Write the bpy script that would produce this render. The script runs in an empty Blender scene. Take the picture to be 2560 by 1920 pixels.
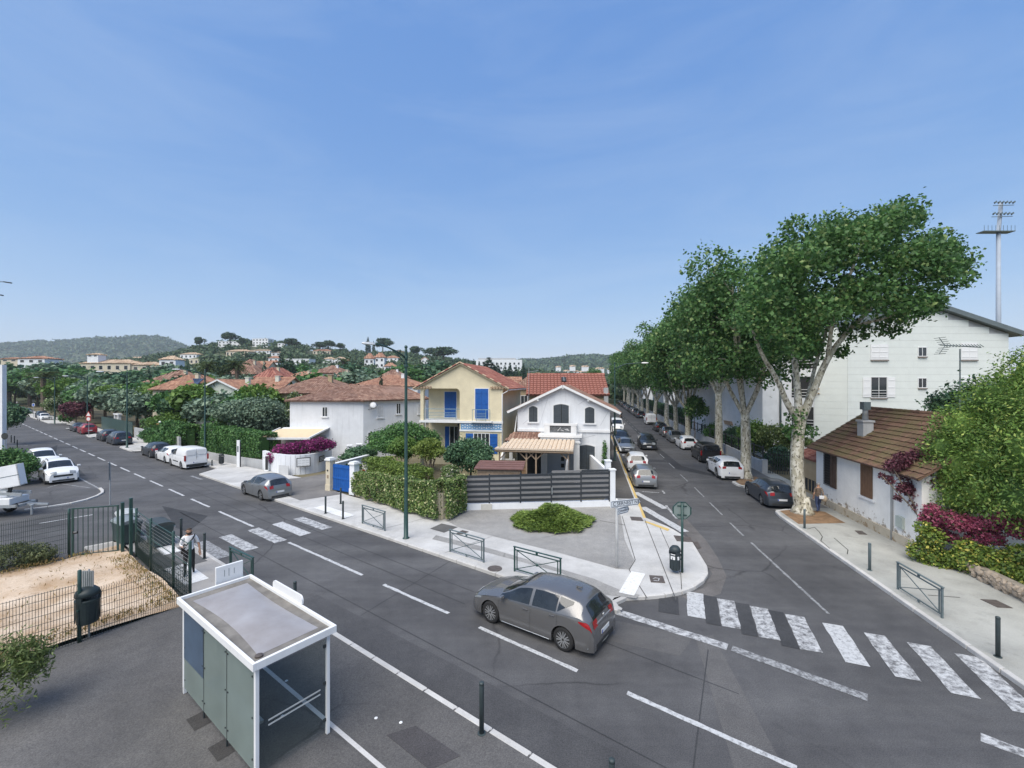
import bpy, bmesh, math, random
import numpy as np
from mathutils import Vector, Matrix
from mathutils.geometry import tessellate_polygon
R = math.radians
SC = bpy.context.scene
COL = SC.collection
# -- camera
FPX, HC = 1100.0, 7.25            # focal length in photo pixels, eye height in metres
cam = bpy.data.cameras.new('camera')
cam.sensor_width = 36.0
cam.lens = FPX / 2560.0 * 36.0
cam.clip_start, cam.clip_end = 0.1, 20000.0
cam_ob = bpy.data.objects.new('camera', cam)
cam_ob.location = (0, 0, HC)
cam_ob.rotation_euler = (R(90), 0, 0)
COL.objects.link(cam_ob)
SC.camera = cam_ob
# -- sky and sun
SUN_AZ, SUN_EL = 207.0, 57.0      # compass from +Y clockwise, elevation
world = bpy.data.worlds.new('World')
SC.world = world
world.use_nodes = True
wn = world.node_tree
for n in list(wn.nodes):
 wn.nodes.remove(n)
sky = wn.nodes.new('ShaderNodeTexSky')
sky.sky_type = 'NISHITA'
sky.sun_disc = False
sky.sun_elevation = R(SUN_EL)
sky.sun_rotation = R(SUN_AZ)
sky.altitude = 0.0
sky.air_density = 0.6
sky.dust_density = 0.3
sky.ozone_density = 3.0
wbg = wn.nodes.new('ShaderNodeBackground')
wbg.inputs['Strength'].default_value = 0.10
wout = wn.nodes.new('ShaderNodeOutputWorld')
# soften the clear-air contrast between zenith and horizon, the same way over the whole dome
sep = wn.nodes.new('ShaderNodeSeparateColor'); com = wn.nodes.new('ShaderNodeCombineColor')
wn.links.new(sky.outputs[0], sep.inputs[0])
for i, (pw_, kk_) in enumerate(((0.80, 1.12), (0.53, 1.50), (0.24, 2.70))):
 a = wn.nodes.new('ShaderNodeMath'); a.operation = 'POWER'; a.inputs[1].default_value = pw_
 b = wn.nodes.new('ShaderNodeMath'); b.operation = 'MULTIPLY'; b.inputs[1].default_value = kk_
 wn.links.new(sep.outputs[i], a.inputs[0]); wn.links.new(a.outputs[0], b.inputs[0]); wn.links.new(b.outputs[0], com.inputs[i])
# thin high cloud veils
tc = wn.nodes.new('ShaderNodeTexCoord'); vm = wn.nodes.new('ShaderNodeMapping'); vm.inputs['Scale'].default_value = (1.0, 1.4, 5.0); vm.inputs['Rotation'].default_value = (0, R(14), R(20))
cn = wn.nodes.new('ShaderNodeTexNoise'); cn.inputs['Scale'].default_value = 1.6; cn.inputs['Detail'].default_value = 7; cn.inputs['Roughness'].default_value = .62; cn.inputs['Distortion'].default_value = .7
wn.links.new(tc.outputs['Generated'], vm.inputs[0]); wn.links.new(vm.outputs[0], cn.inputs['Vector'])
cr = wn.nodes.new('ShaderNodeMapRange'); cr.inputs[1].default_value = .42; cr.inputs[2].default_value = .80; cr.inputs[3].default_value = 0.0; cr.inputs[4].default_value = .17
wn.links.new(cn.outputs[0], cr.inputs[0])
cx = wn.nodes.new('ShaderNodeMix'); cx.data_type = 'RGBA'; cx.inputs[7].default_value = (3.2, 3.7, 4.3, 1)
wn.links.new(cr.outputs[0], cx.inputs[0]); wn.links.new(com.outputs[0], cx.inputs[6])
wn.links.new(cx.outputs[2], wbg.inputs['Color'])
wn.links.new(wbg.outputs[0], wout.inputs['Surface'])
sun = bpy.data.lights.new('sun', 'SUN')
sun.energy = 2.2
sun.angle = R(58)
sun.color = (1.0, 0.935, 0.82)
sun_ob = bpy.data.objects.new('sun', sun)
sd = Vector((math.sin(R(SUN_AZ)) * math.cos(R(SUN_EL)), math.cos(R(SUN_AZ)) * math.cos(R(SUN_EL)), math.sin(R(SUN_EL))))
sun_ob.rotation_euler = (-sd).to_track_quat('-Z', 'Y').to_euler()
sun_ob.location = sd * 100
COL.objects.link(sun_ob)
SC.view_settings.view_transform = 'Standard'
SC.view_settings.look = 'None'
SC.view_settings.gamma = 1.0
SC.view_settings.exposure = 1.16
SC.view_settings.use_curve_mapping = False
SC.render.engine = 'CYCLES'
SC.cycles.use_denoising = True
SC.cycles.max_bounces = 7
SC.cycles.diffuse_bounces = 3
SC.cycles.glossy_bounces = 3
SC.cycles.transmission_bounces = 5
SC.cycles.transparent_max_bounces = 8
SC.cycles.volume_bounces = 1
SC.cycles.caustics_reflective = False
SC.cycles.caustics_refractive = False
SC.cycles.sample_clamp_indirect = 6.0
# -- layout frames
DL = Vector((-0.7963, 0.6049)); NL = Vector((0.6049, 0.7963))     # left street: along, across
DR = Vector((0.1746, 0.9846)); NR = Vector((0.9846, -0.1746))     # right street: along, across
ROT_L = math.atan2(DL.y, DL.x)
ROT_R = math.atan2(DR.y, DR.x)
def gp(px, py, z=0.0):
 Y = FPX * (HC - z) / (py - 960.0)
 return ((px - 1280.0) * Y / FPX, Y)
def at(px, py, Y):
 return Vector(((px - 1280.0) * Y / FPX, Y, HC - (py - 960.0) * Y / FPX))
def SN(s, n):
 return (s * DL.x + n * NL.x, s * DL.y + n * NL.y)
def TN(t, n):
 return (t * DR.x + n * NR.x, t * DR.y + n * NR.y)
# -- materials
MATS = {}
def nodes_of(name):
 m = bpy.data.materials.new(name)
 m.use_nodes = True
 nt = m.node_tree
 b = nt.nodes['Principled BSDF']
 return m, nt, b
def nd(nt, kind, **kw):
 n = nt.nodes.new(kind)
 for k, v in kw.items():
  if k in n.inputs:
   n.inputs[k].default_value = v
  else:
   setattr(n, k, v)
 return n
def mixc(nt, fac, a, b, mode='MIX'):
 m = nt.nodes.new('ShaderNodeMix')
 m.data_type = 'RGBA'
 m.blend_type = mode
 for sock, val in ((m.inputs[0], fac), (m.inputs[6], a), (m.inputs[7], b)):
  if hasattr(val, 'is_output'):
   nt.links.new(val, sock)
  elif isinstance(val, (int, float)):
   sock.default_value = val
  else:
   sock.default_value = (*val[:3], 1)
 return m.outputs[2]
def ramp(nt, src, p0, p1, c0=(0, 0, 0), c1=(1, 1, 1)):
 r = nt.nodes.new('ShaderNodeValToRGB')
 r.color_ramp.elements[0].position = p0
 r.color_ramp.elements[1].position = p1
 r.color_ramp.elements[0].color = (*c0, 1)
 r.color_ramp.elements[1].color = (*c1, 1)
 nt.links.new(src, r.inputs[0])
 return r.outputs[0]
def coords(nt, space='Object', scale=(1, 1, 1)):
 if space == 'World':
  g = nt.nodes.new('ShaderNodeNewGeometry'); o = g.outputs['Position']
 else:
  g = nt.nodes.new('ShaderNodeTexCoord'); o = g.outputs[space]
 mp = nt.nodes.new('ShaderNodeMapping')
 mp.inputs['Scale'].default_value = scale
 nt.links.new(o, mp.inputs[0])
 return mp.outputs[0]
def noise(nt, vec, scale, detail=4, rough=0.6):
 n = nd(nt, 'ShaderNodeTexNoise', Scale=scale, Detail=detail, Roughness=rough)
 nt.links.new(vec, n.inputs['Vector'])
 return n.outputs[0]
def bump(nt, b, h, strength=0.3, dist=0.01):
 n = nd(nt, 'ShaderNodeBump', Strength=strength, Distance=dist)
 nt.links.new(h, n.inputs['Height'])
 nt.links.new(n.outputs[0], b.inputs['Normal'])
def pm(name, col, rough=0.7, var=0.15, scale=2.0, metal=0.0, spec=0.4, bmp=0.0, bscale=40.0,
 streak=0.0, island=0.0, coat=0.0, space='Object', tint=None):
 """plain surface: base colour with soft unevenness, optional rain streaks, per-piece variation and fine relief"""
 if name in MATS:
  return MATS[name]
 m, nt, b = nodes_of(name)
 v = coords(nt, space)
 c = None
 lo = tuple(x * (1 - var) for x in col); hi = tuple(min(1, x * (1 + var * 0.7)) for x in col)
 if tint:
  lo = tuple(x * t for x, t in zip(lo, tint))
 f = ramp(nt, noise(nt, v, scale, 6), 0.3, 0.7)
 c = mixc(nt, f, lo, hi)
 if streak:
  vs = coords(nt, space, (3.0, 3.0, 0.12))
  fs = ramp(nt, noise(nt, vs, 2.0, 5), 0.5, 0.75)
  k = nt.nodes.new('ShaderNodeMath'); k.operation = 'MULTIPLY'; k.inputs[1].default_value = streak
  nt.links.new(fs, k.inputs[0])
  c = mixc(nt, k.outputs[0], c, tuple(x * 0.45 for x in col))
 if island:
  g = nt.nodes.new('ShaderNodeNewGeometry')
  c2 = mixc(nt, g.outputs['Random Per Island'], tuple(1 - island for _ in range(3)), tuple(1 + island * 0.6 for _ in range(3)))
  c = mixc(nt, 1.0, c, c2, 'MULTIPLY')
 nt.links.new(c, b.inputs['Base Color'])
 b.inputs['Roughness'].default_value = rough
 b.inputs['Metallic'].default_value = metal
 b.inputs['Specular IOR Level'].default_value = spec
 if coat:
  b.inputs['Coat Weight'].default_value = coat
  b.inputs['Coat Roughness'].default_value = 0.06
 if bmp:
  bump(nt, b, noise(nt, v, bscale, 5), bmp)
 MATS[name] = m
 return m
def asphalt(name, col, tint=(1, 1, 1), crack=True, patch=0.25, track=False):
 m, nt, b = nodes_of(name)
 v = coords(nt, 'World')
 big = ramp(nt, noise(nt, v, 0.22, 5, 0.62), 0.32, 0.68)
 c = mixc(nt, big, tuple(x * (1 - patch) for x in col), tuple(x * (1 + patch) for x in col))
 mid = ramp(nt, noise(nt, v, 1.7, 6, 0.7), 0.35, 0.7)
 c = mixc(nt, 0.5, c, mixc(nt, mid, (0.72, 0.72, 0.74), (1.18, 1.17, 1.15)), 'MULTIPLY')
 fine = ramp(nt, noise(nt, v, 38.0, 3, 0.8), 0.3, 0.72)
 c = mixc(nt, 0.85, c, mixc(nt, fine, (0.5, 0.5, 0.52), (1.5, 1.48, 1.45)), 'MULTIPLY')
 sp_ = ramp(nt, noise(nt, v, 0.95, 8, 0.72), 0.60, 0.72)      # oil and tar stains
 k0 = nt.nodes.new('ShaderNodeMath'); k0.operation = 'MULTIPLY'; k0.inputs[1].default_value = 0.45
 nt.links.new(sp_, k0.inputs[0])
 c = mixc(nt, k0.outputs[0], c, tuple(x * 0.5 for x in col))
 if track:   # long wear bands along the left street
  vs = nt.nodes.new('ShaderNodeMapping'); vs.inputs['Rotation'].default_value = (0, 0, -ROT_L)
  vs.inputs['Scale'].default_value = (0.05, 0.9, 1)
  g = nt.nodes.new('ShaderNodeNewGeometry'); nt.links.new(g.outputs['Position'], vs.inputs[0])
  ft = ramp(nt, noise(nt, vs.outputs[0], 1.0, 4, 0.6), 0.35, 0.65)
  c = mixc(nt, 0.55, c, mixc(nt, ft, (0.7, 0.7, 0.72), (1.2, 1.2, 1.18)), 'MULTIPLY')
 if crack:
  wv = nd(nt, 'ShaderNodeTexNoise', Scale=0.7, Detail=5.0); nt.links.new(v, wv.inputs['Vector'])
  vv = mixc(nt, 0.55, v, wv.outputs['Color'], 'ADD')
  vo = nd(nt, 'ShaderNodeTexVoronoi', Scale=0.16); vo.feature = 'DISTANCE_TO_EDGE'
  nt.links.new(vv, vo.inputs['Vector'])
  e = ramp(nt, vo.outputs[0], 0.0, 0.007, (1, 1, 1), (0, 0, 0))
  gate = ramp(nt, noise(nt, v, 0.13, 2), 0.48, 0.58)
  k = nt.nodes.new('ShaderNodeMath'); k.operation = 'MULTIPLY'
  nt.links.new(e, k.inputs[0]); nt.links.new(gate, k.inputs[1])
  k2 = nt.nodes.new('ShaderNodeMath'); k2.operation = 'MULTIPLY'; k2.inputs[1].default_value = 0.6
  nt.links.new(k.outputs[0], k2.inputs[0])
  c = mixc(nt, k2.outputs[0], c, (0.02, 0.02, 0.022))
 if tint != (1, 1, 1):
  c = mixc(nt, 1.0, c, tint, 'MULTIPLY')
 nt.links.new(c, b.inputs['Base Color'])
 b.inputs['Roughness'].default_value = 0.85
 b.inputs['Specular IOR Level'].default_value = 0.25
 bump(nt, b, noise(nt, v, 60.0, 3, 0.8), 0.35, 0.008)
 MATS[name] = m
 return m
def concrete(name, col, var=0.2, stain=0.5):
 m, nt, b = nodes_of(name)
 v = coords(nt, 'World')
 c = mixc(nt, ramp(nt, noise(nt, v, 0.5, 6, 0.65), 0.3, 0.7), tuple(x * (1 - var) for x in col), tuple(x * (1 + var) for x in col))
 st = ramp(nt, noise(nt, v, 1.3, 7, 0.75), 0.52, 0.75)
 k = nt.nodes.new('ShaderNodeMath'); k.operation = 'MULTIPLY'; k.inputs[1].default_value = stain
 nt.links.new(st, k.inputs[0])
 c = mixc(nt, k.outputs[0], c, tuple(x * 0.5 for x in col))
 fine = ramp(nt, noise(nt, v, 45.0, 3, 0.8), 0.3, 0.7)
 c = mixc(nt, 0.4, c, mixc(nt, fine, (0.7, 0.7, 0.7), (1.3, 1.3, 1.3)), 'MULTIPLY')
 nt.links.new(c, b.inputs['Base Color'])
 b.inputs['Roughness'].default_value = 0.85
 b.inputs['Specular IOR Level'].default_value = 0.25
 bump(nt, b, noise(nt, v, 50.0, 3, 0.8), 0.25, 0.006)
 MATS[name] = m
 return m
def paint(name, col, under, wear=0.5, scale=6.0):
 """road paint, worn through to the surface below in patches"""
 m, nt, b = nodes_of(name)
 v = coords(nt, 'World')
 f = ramp(nt, noise(nt, v, scale, 8, 0.8), wear - 0.09, wear + 0.09)
 c = mixc(nt, f, under, col)
 fine = ramp(nt, noise(nt, v, 55.0, 3, 0.8), 0.3, 0.7)
 c = mixc(nt, 0.5, c, mixc(nt, fine, (0.65, 0.65, 0.66), (1.2, 1.2, 1.2)), 'MULTIPLY')
 nt.links.new(c, b.inputs['Base Color'])
 b.inputs['Roughness'].default_value = 0.75
 MATS[name] = m
 return m
def leafmat(name, dark, light, trans=0.25, third=None, rough=0.55):
 m, nt, b = nodes_of(name)
 g = nt.nodes.new('ShaderNodeNewGeometry')
 r = nt.nodes.new('ShaderNodeValToRGB')
 r.color_ramp.elements[0].color = (*dark, 1); r.color_ramp.elements[0].position = 0.0
 r.color_ramp.elements[1].color = (*light, 1); r.color_ramp.elements[1].position = 0.85 if third else 1.0
 if third:
  e = r.color_ramp.elements.new(0.93); e.color = (*third, 1)
 nt.links.new(g.outputs['Random Per Island'], r.inputs[0])
 v = coords(nt, 'World')
 cl = ramp(nt, noise(nt, v, 0.55, 3), 0.3, 0.7)
 c = mixc(nt, 1.0, r.outputs[0], mixc(nt, cl, (0.72, 0.76, 0.74), (1.25, 1.2, 1.1)), 'MULTIPLY')
 nt.links.new(c, b.inputs['Base Color'])
 b.inputs['Roughness'].default_value = rough
 b.inputs['Specular IOR Level'].default_value = 0.35
 tr = nt.nodes.new('ShaderNodeBsdfTranslucent')
 nt.links.new(c, tr.inputs['Color'])
 mx = nt.nodes.new('ShaderNodeMixShader'); mx.inputs[0].default_value = trans
 out = nt.nodes['Material Output']
 nt.links.new(b.outputs[0], mx.inputs[1]); nt.links.new(tr.outputs[0], mx.inputs[2])
 nt.links.new(mx.outputs[0], out.inputs['Surface'])
 MATS[name] = m
 return m
def glassmat(name, col, rough=0.05, spec=0.6):
 """window or car glass seen from outside: dark interior behind a glossy pane"""
 m, nt, b = nodes_of(name)
 v = coords(nt, 'Object')
 c = mixc(nt, ramp(nt, noise(nt, v, 1.2, 3), 0.35, 0.65), tuple(x * 0.6 for x in col), tuple(x * 1.5 for x in col))
 nt.links.new(c, b.inputs['Base Color'])
 b.inputs['Roughness'].default_value = rough
 b.inputs['Specular IOR Level'].default_value = spec
 MATS[name] = m
 return m
def clearpane(name, col, alpha, rough=0.08):
 """see-through pane: part of the light passes straight on"""
 m, nt, b = nodes_of(name)
 v = coords(nt, 'Object')
 c = mixc(nt, ramp(nt, noise(nt, v, 0.8, 4), 0.3, 0.7), tuple(x * 0.85 for x in col), tuple(x * 1.1 for x in col))
 nt.links.new(c, b.inputs['Base Color'])
 b.inputs['Roughness'].default_value = rough
 tp = nt.nodes.new('ShaderNodeBsdfTransparent')
 tp.inputs[0].default_value = (0.9, 0.93, 0.92, 1)
 mx = nt.nodes.new('ShaderNodeMixShader')
 mx.inputs[0].default_value = alpha
 out = nt.nodes['Material Output']
 nt.links.new(tp.outputs[0], mx.inputs[1]); nt.links.new(b.outputs[0], mx.inputs[2])
 nt.links.new(mx.outputs[0], out.inputs['Surface'])
 MATS[name] = m
 return m
# -- mesh helpers
def V(*a):
 return Vector(a)
class MB:
 def __init__(self):
  self.v, self.f, self.m = [], [], []
  self.cur = 0
 def add(self, vs, fs):
  o = len(self.v)
  self.v.extend([tuple(p) for p in vs])
  for f in fs:
   self.f.append([i + o for i in f]); self.m.append(self.cur)
 def poly(self, pts):
  self.add(pts, [list(range(len(pts)))])
 def obox(self, o, u, v, w):
  o, u, v, w = Vector(o), Vector(u), Vector(v), Vector(w)
  p = [o, o + u, o + u + v, o + v, o + w, o + u + w, o + u + v + w, o + v + w]
  self.add(p, [(0, 3, 2, 1), (4, 5, 6, 7), (0, 1, 5, 4), (1, 2, 6, 5), (2, 3, 7, 6), (3, 0, 4, 7)])
 def box(self, c, s, rz=0.0):
  ca, sa = math.cos(rz), math.sin(rz)
  u, v, w = Vector((ca * s[0], sa * s[0], 0)), Vector((-sa * s[1], ca * s[1], 0)), Vector((0, 0, s[2]))
  self.obox(Vector(c) - u / 2 - v / 2 - w / 2, u, v, w)
 def bar(self, a, b, wid, hei=None, up=(0, 0, 1)):
  a, b = Vector(a), Vector(b)
  hei = wid if hei is None else hei
  d = b - a
  side = d.cross(Vector(up))
  if side.length < 1e-6:
   side = d.cross(Vector((0, 1, 0)))
  side.normalize(); top = side.cross(d).normalized()
  self.obox(a - side * wid / 2 - top * hei / 2, d, side * wid, top * hei)
 def tube(self, pts, rad, n=8, cap=True):
  pts = [Vector(p) for p in pts]
  if not hasattr(rad, '__len__'):
   rad = [rad] * len(pts)
  o = len(self.v)
  ref = None
  for i, p in enumerate(pts):
   d = (pts[min(i + 1, len(pts) - 1)] - pts[max(i - 1, 0)])
   d = d.normalized() if d.length > 1e-9 else Vector((0, 0, 1))
   if ref is None:
    ref = Vector((1, 0, 0)) if abs(d.x) < 0.9 else Vector((0, 1, 0))
   x = (ref - d * ref.dot(d)).normalized(); y = d.cross(x); ref = x
   for k in range(n):
    a = 2 * math.pi * k / n
    self.v.append(tuple(p + (x * math.cos(a) + y * math.sin(a)) * rad[i]))
  for i in range(len(pts) - 1):
   for k in range(n):
    a, b = o + i * n + k, o + i * n + (k + 1) % n
    self.f.append([a, b, b + n, a + n]); self.m.append(self.cur)
  if cap:
   self.f.append([o + k for k in range(n)][::-1]); self.m.append(self.cur)
   e = o + (len(pts) - 1) * n
   self.f.append([e + k for k in range(n)]); self.m.append(self.cur)
 def lathe(self, prof, n=16, c=(0, 0, 0), axis='z'):
  o = len(self.v)
  for r, h in prof:
   for k in range(n):
    a = 2 * math.pi * k / n
    if axis == 'z':
     p = (c[0] + r * math.cos(a), c[1] + r * math.sin(a), c[2] + h)
    elif axis == 'y':
     p = (c[0] + r * math.cos(a), c[1] + h, c[2] + r * math.sin(a))
    else:
     p = (c[0] + h, c[1] + r * math.cos(a), c[2] + r * math.sin(a))
    self.v.append(p)
  for i in range(len(prof) - 1):
   for k in range(n):
    a, b = o + i * n + k, o + i * n + (k + 1) % n
    self.f.append([a, b, b + n, a + n]); self.m.append(self.cur)
  if prof[0][0] > 1e-6:
   self.f.append([o + k for k in range(n)][::-1]); self.m.append(self.cur)
  if prof[-1][0] > 1e-6:
   e = o + (len(prof) - 1) * n
   self.f.append([e + k for k in range(n)]); self.m.append(self.cur)
 def sheet(self, poly, z):
  pts = [Vector((p[0], p[1], z if len(p) < 3 else p[2])) for p in poly]
  tris = tessellate_polygon([pts])
  o = len(self.v)
  self.v.extend([tuple(p) for p in pts])
  for t in tris:
   a, b, c = pts[t[0]], pts[t[1]], pts[t[2]]
   if (b - a).cross(c - a).z < 0:
    t = (t[0], t[2], t[1])
   self.f.append([i + o for i in t]); self.m.append(self.cur)
 def prism(self, poly, z0, z1):
  self.sheet(poly, z1)
  self.sheet(poly, z0)
  n = len(poly)
  for i in range(n):
   a, b = poly[i], poly[(i + 1) % n]
   self.poly([(a[0], a[1], z0), (b[0], b[1], z0), (b[0], b[1], z1), (a[0], a[1], z1)])
 def mesh(self, name, smooth=False):
  me = bpy.data.meshes.new(name)
  me.from_pydata(self.v, [], self.f)
  if any(self.m):
   me.polygons.foreach_set('material_index', self.m)
  if smooth:
   me.polygons.foreach_set('use_smooth', [True] * len(me.polygons))
  me.update()
  return me
 def build(self, name, mat, parent=None, smooth=False, fix=False):
  me = self.mesh(name, smooth)
  if fix:
   bm = bmesh.new(); bm.from_mesh(me)
   bmesh.ops.recalc_face_normals(bm, faces=bm.faces)
   bm.to_mesh(me); bm.free()
  for m in (mat if isinstance(mat, (list, tuple)) else [mat]):
   me.materials.append(m)
  return put(name, me, parent)
def put(name, me, parent=None, loc=None, rot=None, scale=None):
 o = bpy.data.objects.new(name, me)
 COL.objects.link(o)
 if parent is not None:
  o.parent = parent
 if loc is not None:
  o.location = loc
 if rot is not None:
  o.rotation_euler = rot
 if scale is not None:
  o.scale = scale if hasattr(scale, '__len__') else (scale,) * 3
 return o
def tag(o, label=None, cat=None, group=None, kind=None):
 if label: o['label'] = label
 if cat: o['category'] = cat
 if group: o['group'] = group
 if kind: o['kind'] = kind
 return o
def thing(name, label, cat, loc=(0, 0, 0), rz=0.0, group=None):
 o = bpy.data.objects.new(name, None)
 o.empty_display_size = 0.2
 COL.objects.link(o)
 o.location = loc if len(loc) == 3 else (loc[0], loc[1], 0)
 o.rotation_euler = (0, 0, rz)
 return tag(o, label, cat, group, 'thing')
def copy_tree(src, parent=None):
 c = src.copy(); COL.objects.link(c)
 c.parent = parent
 for ch in list(src.children):
  copy_tree(ch, c)
 return c
def bev(o, w=0.01, seg=2):
 m = o.modifiers.new('bevel', 'BEVEL'); m.width = w; m.segments = seg; m.limit_method = 'ANGLE'
 return o
def np_mesh(name, verts, faces4, mats, smooth=False):
 """fast mesh from numpy arrays of quads"""
 me = bpy.data.meshes.new(name)
 nv, nf = len(verts), len(faces4)
 me.vertices.add(nv); me.vertices.foreach_set('co', np.asarray(verts, np.float32).ravel())
 me.loops.add(nf * 4); me.loops.foreach_set('vertex_index', np.asarray(faces4, np.int32).ravel())
 me.polygons.add(nf)
 me.polygons.foreach_set('loop_start', np.arange(0, nf * 4, 4, dtype=np.int32))
 if smooth:
  me.polygons.foreach_set('use_smooth', np.ones(nf, bool))
 me.update(calc_edges=True)
 for m in (mats if isinstance(mats, (list, tuple)) else [mats]):
  me.materials.append(m)
 return me
# -- foliage
def leaf_mesh(name, P, N, size, aspect, mat, rng, up=0.0):
 n = len(P)
 rnd = rng.normal(size=(n, 3)); rnd[:, 2] += up
 t = rnd - N * np.sum(rnd * N, 1, keepdims=True)
 t /= np.linalg.norm(t, axis=1, keepdims=True) + 1e-9
 b = np.cross(N, t)
 s = size[:, None]
 fold = N * s * 0.18
 vs = np.stack([P - t * s, P - b * s * aspect + fold, P + t * s, P + b * s * aspect + fold], 1).reshape(-1, 3)
 fs = np.arange(n * 4).reshape(n, 4)
 return np_mesh(name, vs, fs, mat)
def blob_points(rng, blobs, n, inner=0.55, rand=0.7, down=0.15):
 """points through a crown made of ellipsoids (x,y,z,rx,ry,rz); few deep inside other ellipsoids"""
 B = np.array(blobs, float)
 vol = (B[:, 3] * B[:, 4] + B[:, 4] * B[:, 5] + B[:, 3] * B[:, 5])
 idx = rng.choice(len(B), size=int(n * 1.7), p=vol / vol.sum())
 d = rng.normal(size=(len(idx), 3)); d /= np.linalg.norm(d, axis=1, keepdims=True)
 r = inner + (1 - inner) * np.sqrt(rng.random(len(idx)))
 r *= 1 + 0.13 * rng.normal(size=len(idx)) * (r > 0.85)
 keep0 = (d[:, 2] > -0.75) | (rng.random(len(idx)) < 0.5)
 P = B[idx, :3] + d * B[idx, 3:6] * r[:, None]
 ok = keep0.copy()
 for k in range(len(B)):
  q = np.sum(((P - B[k, :3]) / B[k, 3:6]) ** 2, 1)
  ok &= ~((q < inner * inner * 0.8) & (idx != k))
 P, d = P[ok][:n], d[ok][:n]
 N = d * (1 - rand) + rng.normal(size=P.shape) * rand * 0.7
 N[:, 2] += 0.25
 N /= np.linalg.norm(N, axis=1, keepdims=True)
 return P, N
def crown_mesh(name, blobs, n, size, mat, seed, inner=0.55, rand=0.7, aspect=0.62, svar=0.3, up=0.0):
 rng = np.random.default_rng(seed)
 P, N = blob_points(rng, blobs, n, inner, rand)
 s = size * (1 + svar * rng.normal(size=len(P)).clip(-2, 2))
 return leaf_mesh(name, P, N, np.abs(s), aspect, mat, rng, up)
def bumpy(rng, c, r, k, rs, flat=0.8):
 """a lumpy crown: one core ellipsoid with k smaller ones over its surface"""
 out = [(c[0], c[1], c[2], r[0] * 0.8, r[1] * 0.8, r[2] * 0.8)]
 for _ in range(k):
  d = rng.normal(size=3); d /= np.linalg.norm(d)
  d[2] = abs(d[2]) * 0.9 - 0.25
  q = rs * (0.7 + 0.6 * rng.random())
  out.append((c[0] + d[0] * r[0] * 0.75, c[1] + d[1] * r[1] * 0.75, c[2] + d[2] * r[2] * 0.75, q * r[0], q * r[1], q * r[2] * flat))
 return out
# == materials in use
ASPH = asphalt('asphalt_road', (0.097, 0.098, 0.102), track=True)
ASPH_P = asphalt('asphalt_platform', (0.112, 0.110, 0.109), patch=0.22)
ASPH_D = asphalt('asphalt_repair', (0.052, 0.054, 0.058), crack=False)
ASPH_L = asphalt('asphalt_corner', (0.30, 0.297, 0.288), patch=0.15)
CONC = concrete('concrete_pavement', (0.47, 0.465, 0.455))
CONC_L = concrete('concrete_light', (0.55, 0.54, 0.53), stain=0.4)
CONC_W = concrete('concrete_walk_warm', (0.36, 0.345, 0.33), stain=0.35)
KERB = concrete('kerb_concrete', (0.50, 0.49, 0.475), stain=0.5)
KERB_Y = paint('kerb_yellow', (0.62, 0.44, 0.14), (0.36, 0.34, 0.31), 0.40, 5)
PAINT = paint('road_paint', (0.50, 0.51, 0.52), (0.11, 0.11, 0.115), 0.42, 9)
PAINT_W = paint('road_paint_worn', (0.52, 0.53, 0.54), (0.11, 0.11, 0.115), 0.49, 5)
PAINT_F = paint('road_paint_faded', (0.36, 0.37, 0.38), (0.10, 0.10, 0.105), 0.50, 8)
TACT = paint('tactile_white', (0.72, 0.72, 0.71), (0.30, 0.30, 0.29), 0.38, 8)
IRON = pm('cast_iron', (0.10, 0.085, 0.078), 0.65, 0.3, 6, bmp=0.4, bscale=60)
MET_GREEN = pm('green_paint_metal', (0.022, 0.062, 0.056), 0.42, 0.25, 3, spec=0.5)
MET_GREY = pm('grey_green_metal', (0.115, 0.15, 0.16), 0.5, 0.2, 4, spec=0.5)
MET_DARK = pm('dark_metal', (0.035, 0.042, 0.045), 0.5, 0.25, 4)
BOLL = pm('bollard_paint', (0.042, 0.058, 0.062), 0.5, 0.25, 4)
GALV = pm('galvanised_steel', (0.42, 0.45, 0.47), 0.45, 0.15, 5, metal=0.5)
WHITE_MET = pm('white_lacquer', (0.78, 0.79, 0.80), 0.4, 0.06, 2, spec=0.5, streak=0.12)
WHITE_PL = pm('white_plastic', (0.74, 0.75, 0.76), 0.45, 0.06, 3)
BLACK = pm('black_rubber', (0.018, 0.018, 0.019), 0.8, 0.3, 5)
BLACK_PL = pm('black_plastic', (0.028, 0.03, 0.032), 0.55, 0.2, 4)
EARTH = pm('garden_earth', (0.16, 0.14, 0.085), 0.95, 0.35, 0.4, space='World', bmp=0.3, bscale=4)
LAND = pm('far_land', (0.075, 0.09, 0.045), 0.95, 0.4, 0.02, space='World')
SOIL = pm('tree_pit_soil', (0.24, 0.15, 0.085), 0.95, 0.4, 3, space='World', bmp=0.5, bscale=15)
def sand_mat():
 m, nt, b = nodes_of('lot_sand')
 v = coords(nt, 'World')
 c = mixc(nt, ramp(nt, noise(nt, v, 0.8, 6, 0.7), 0.35, 0.62), (0.40, 0.27, 0.16), (0.70, 0.58, 0.46))
 dk = ramp(nt, noise(nt, v, 3.2, 8, 0.8), 0.52, 0.68)
 c = mixc(nt, dk, c, (0.26, 0.155, 0.075))
 fine = ramp(nt, noise(nt, v, 30.0, 4, 0.85), 0.3, 0.7)
 c = mixc(nt, 0.5, c, mixc(nt, fine, (0.6, 0.58, 0.55), (1.25, 1.25, 1.25)), 'MULTIPLY')
 nt.links.new(c, b.inputs['Base Color'])
 b.inputs['Roughness'].default_value = 0.95
 bump(nt, b, noise(nt, v, 9.0, 8, 0.8), 0.6, 0.05)
 MATS['lot_sand'] = m
 return m
SAND = sand_mat()
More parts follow.
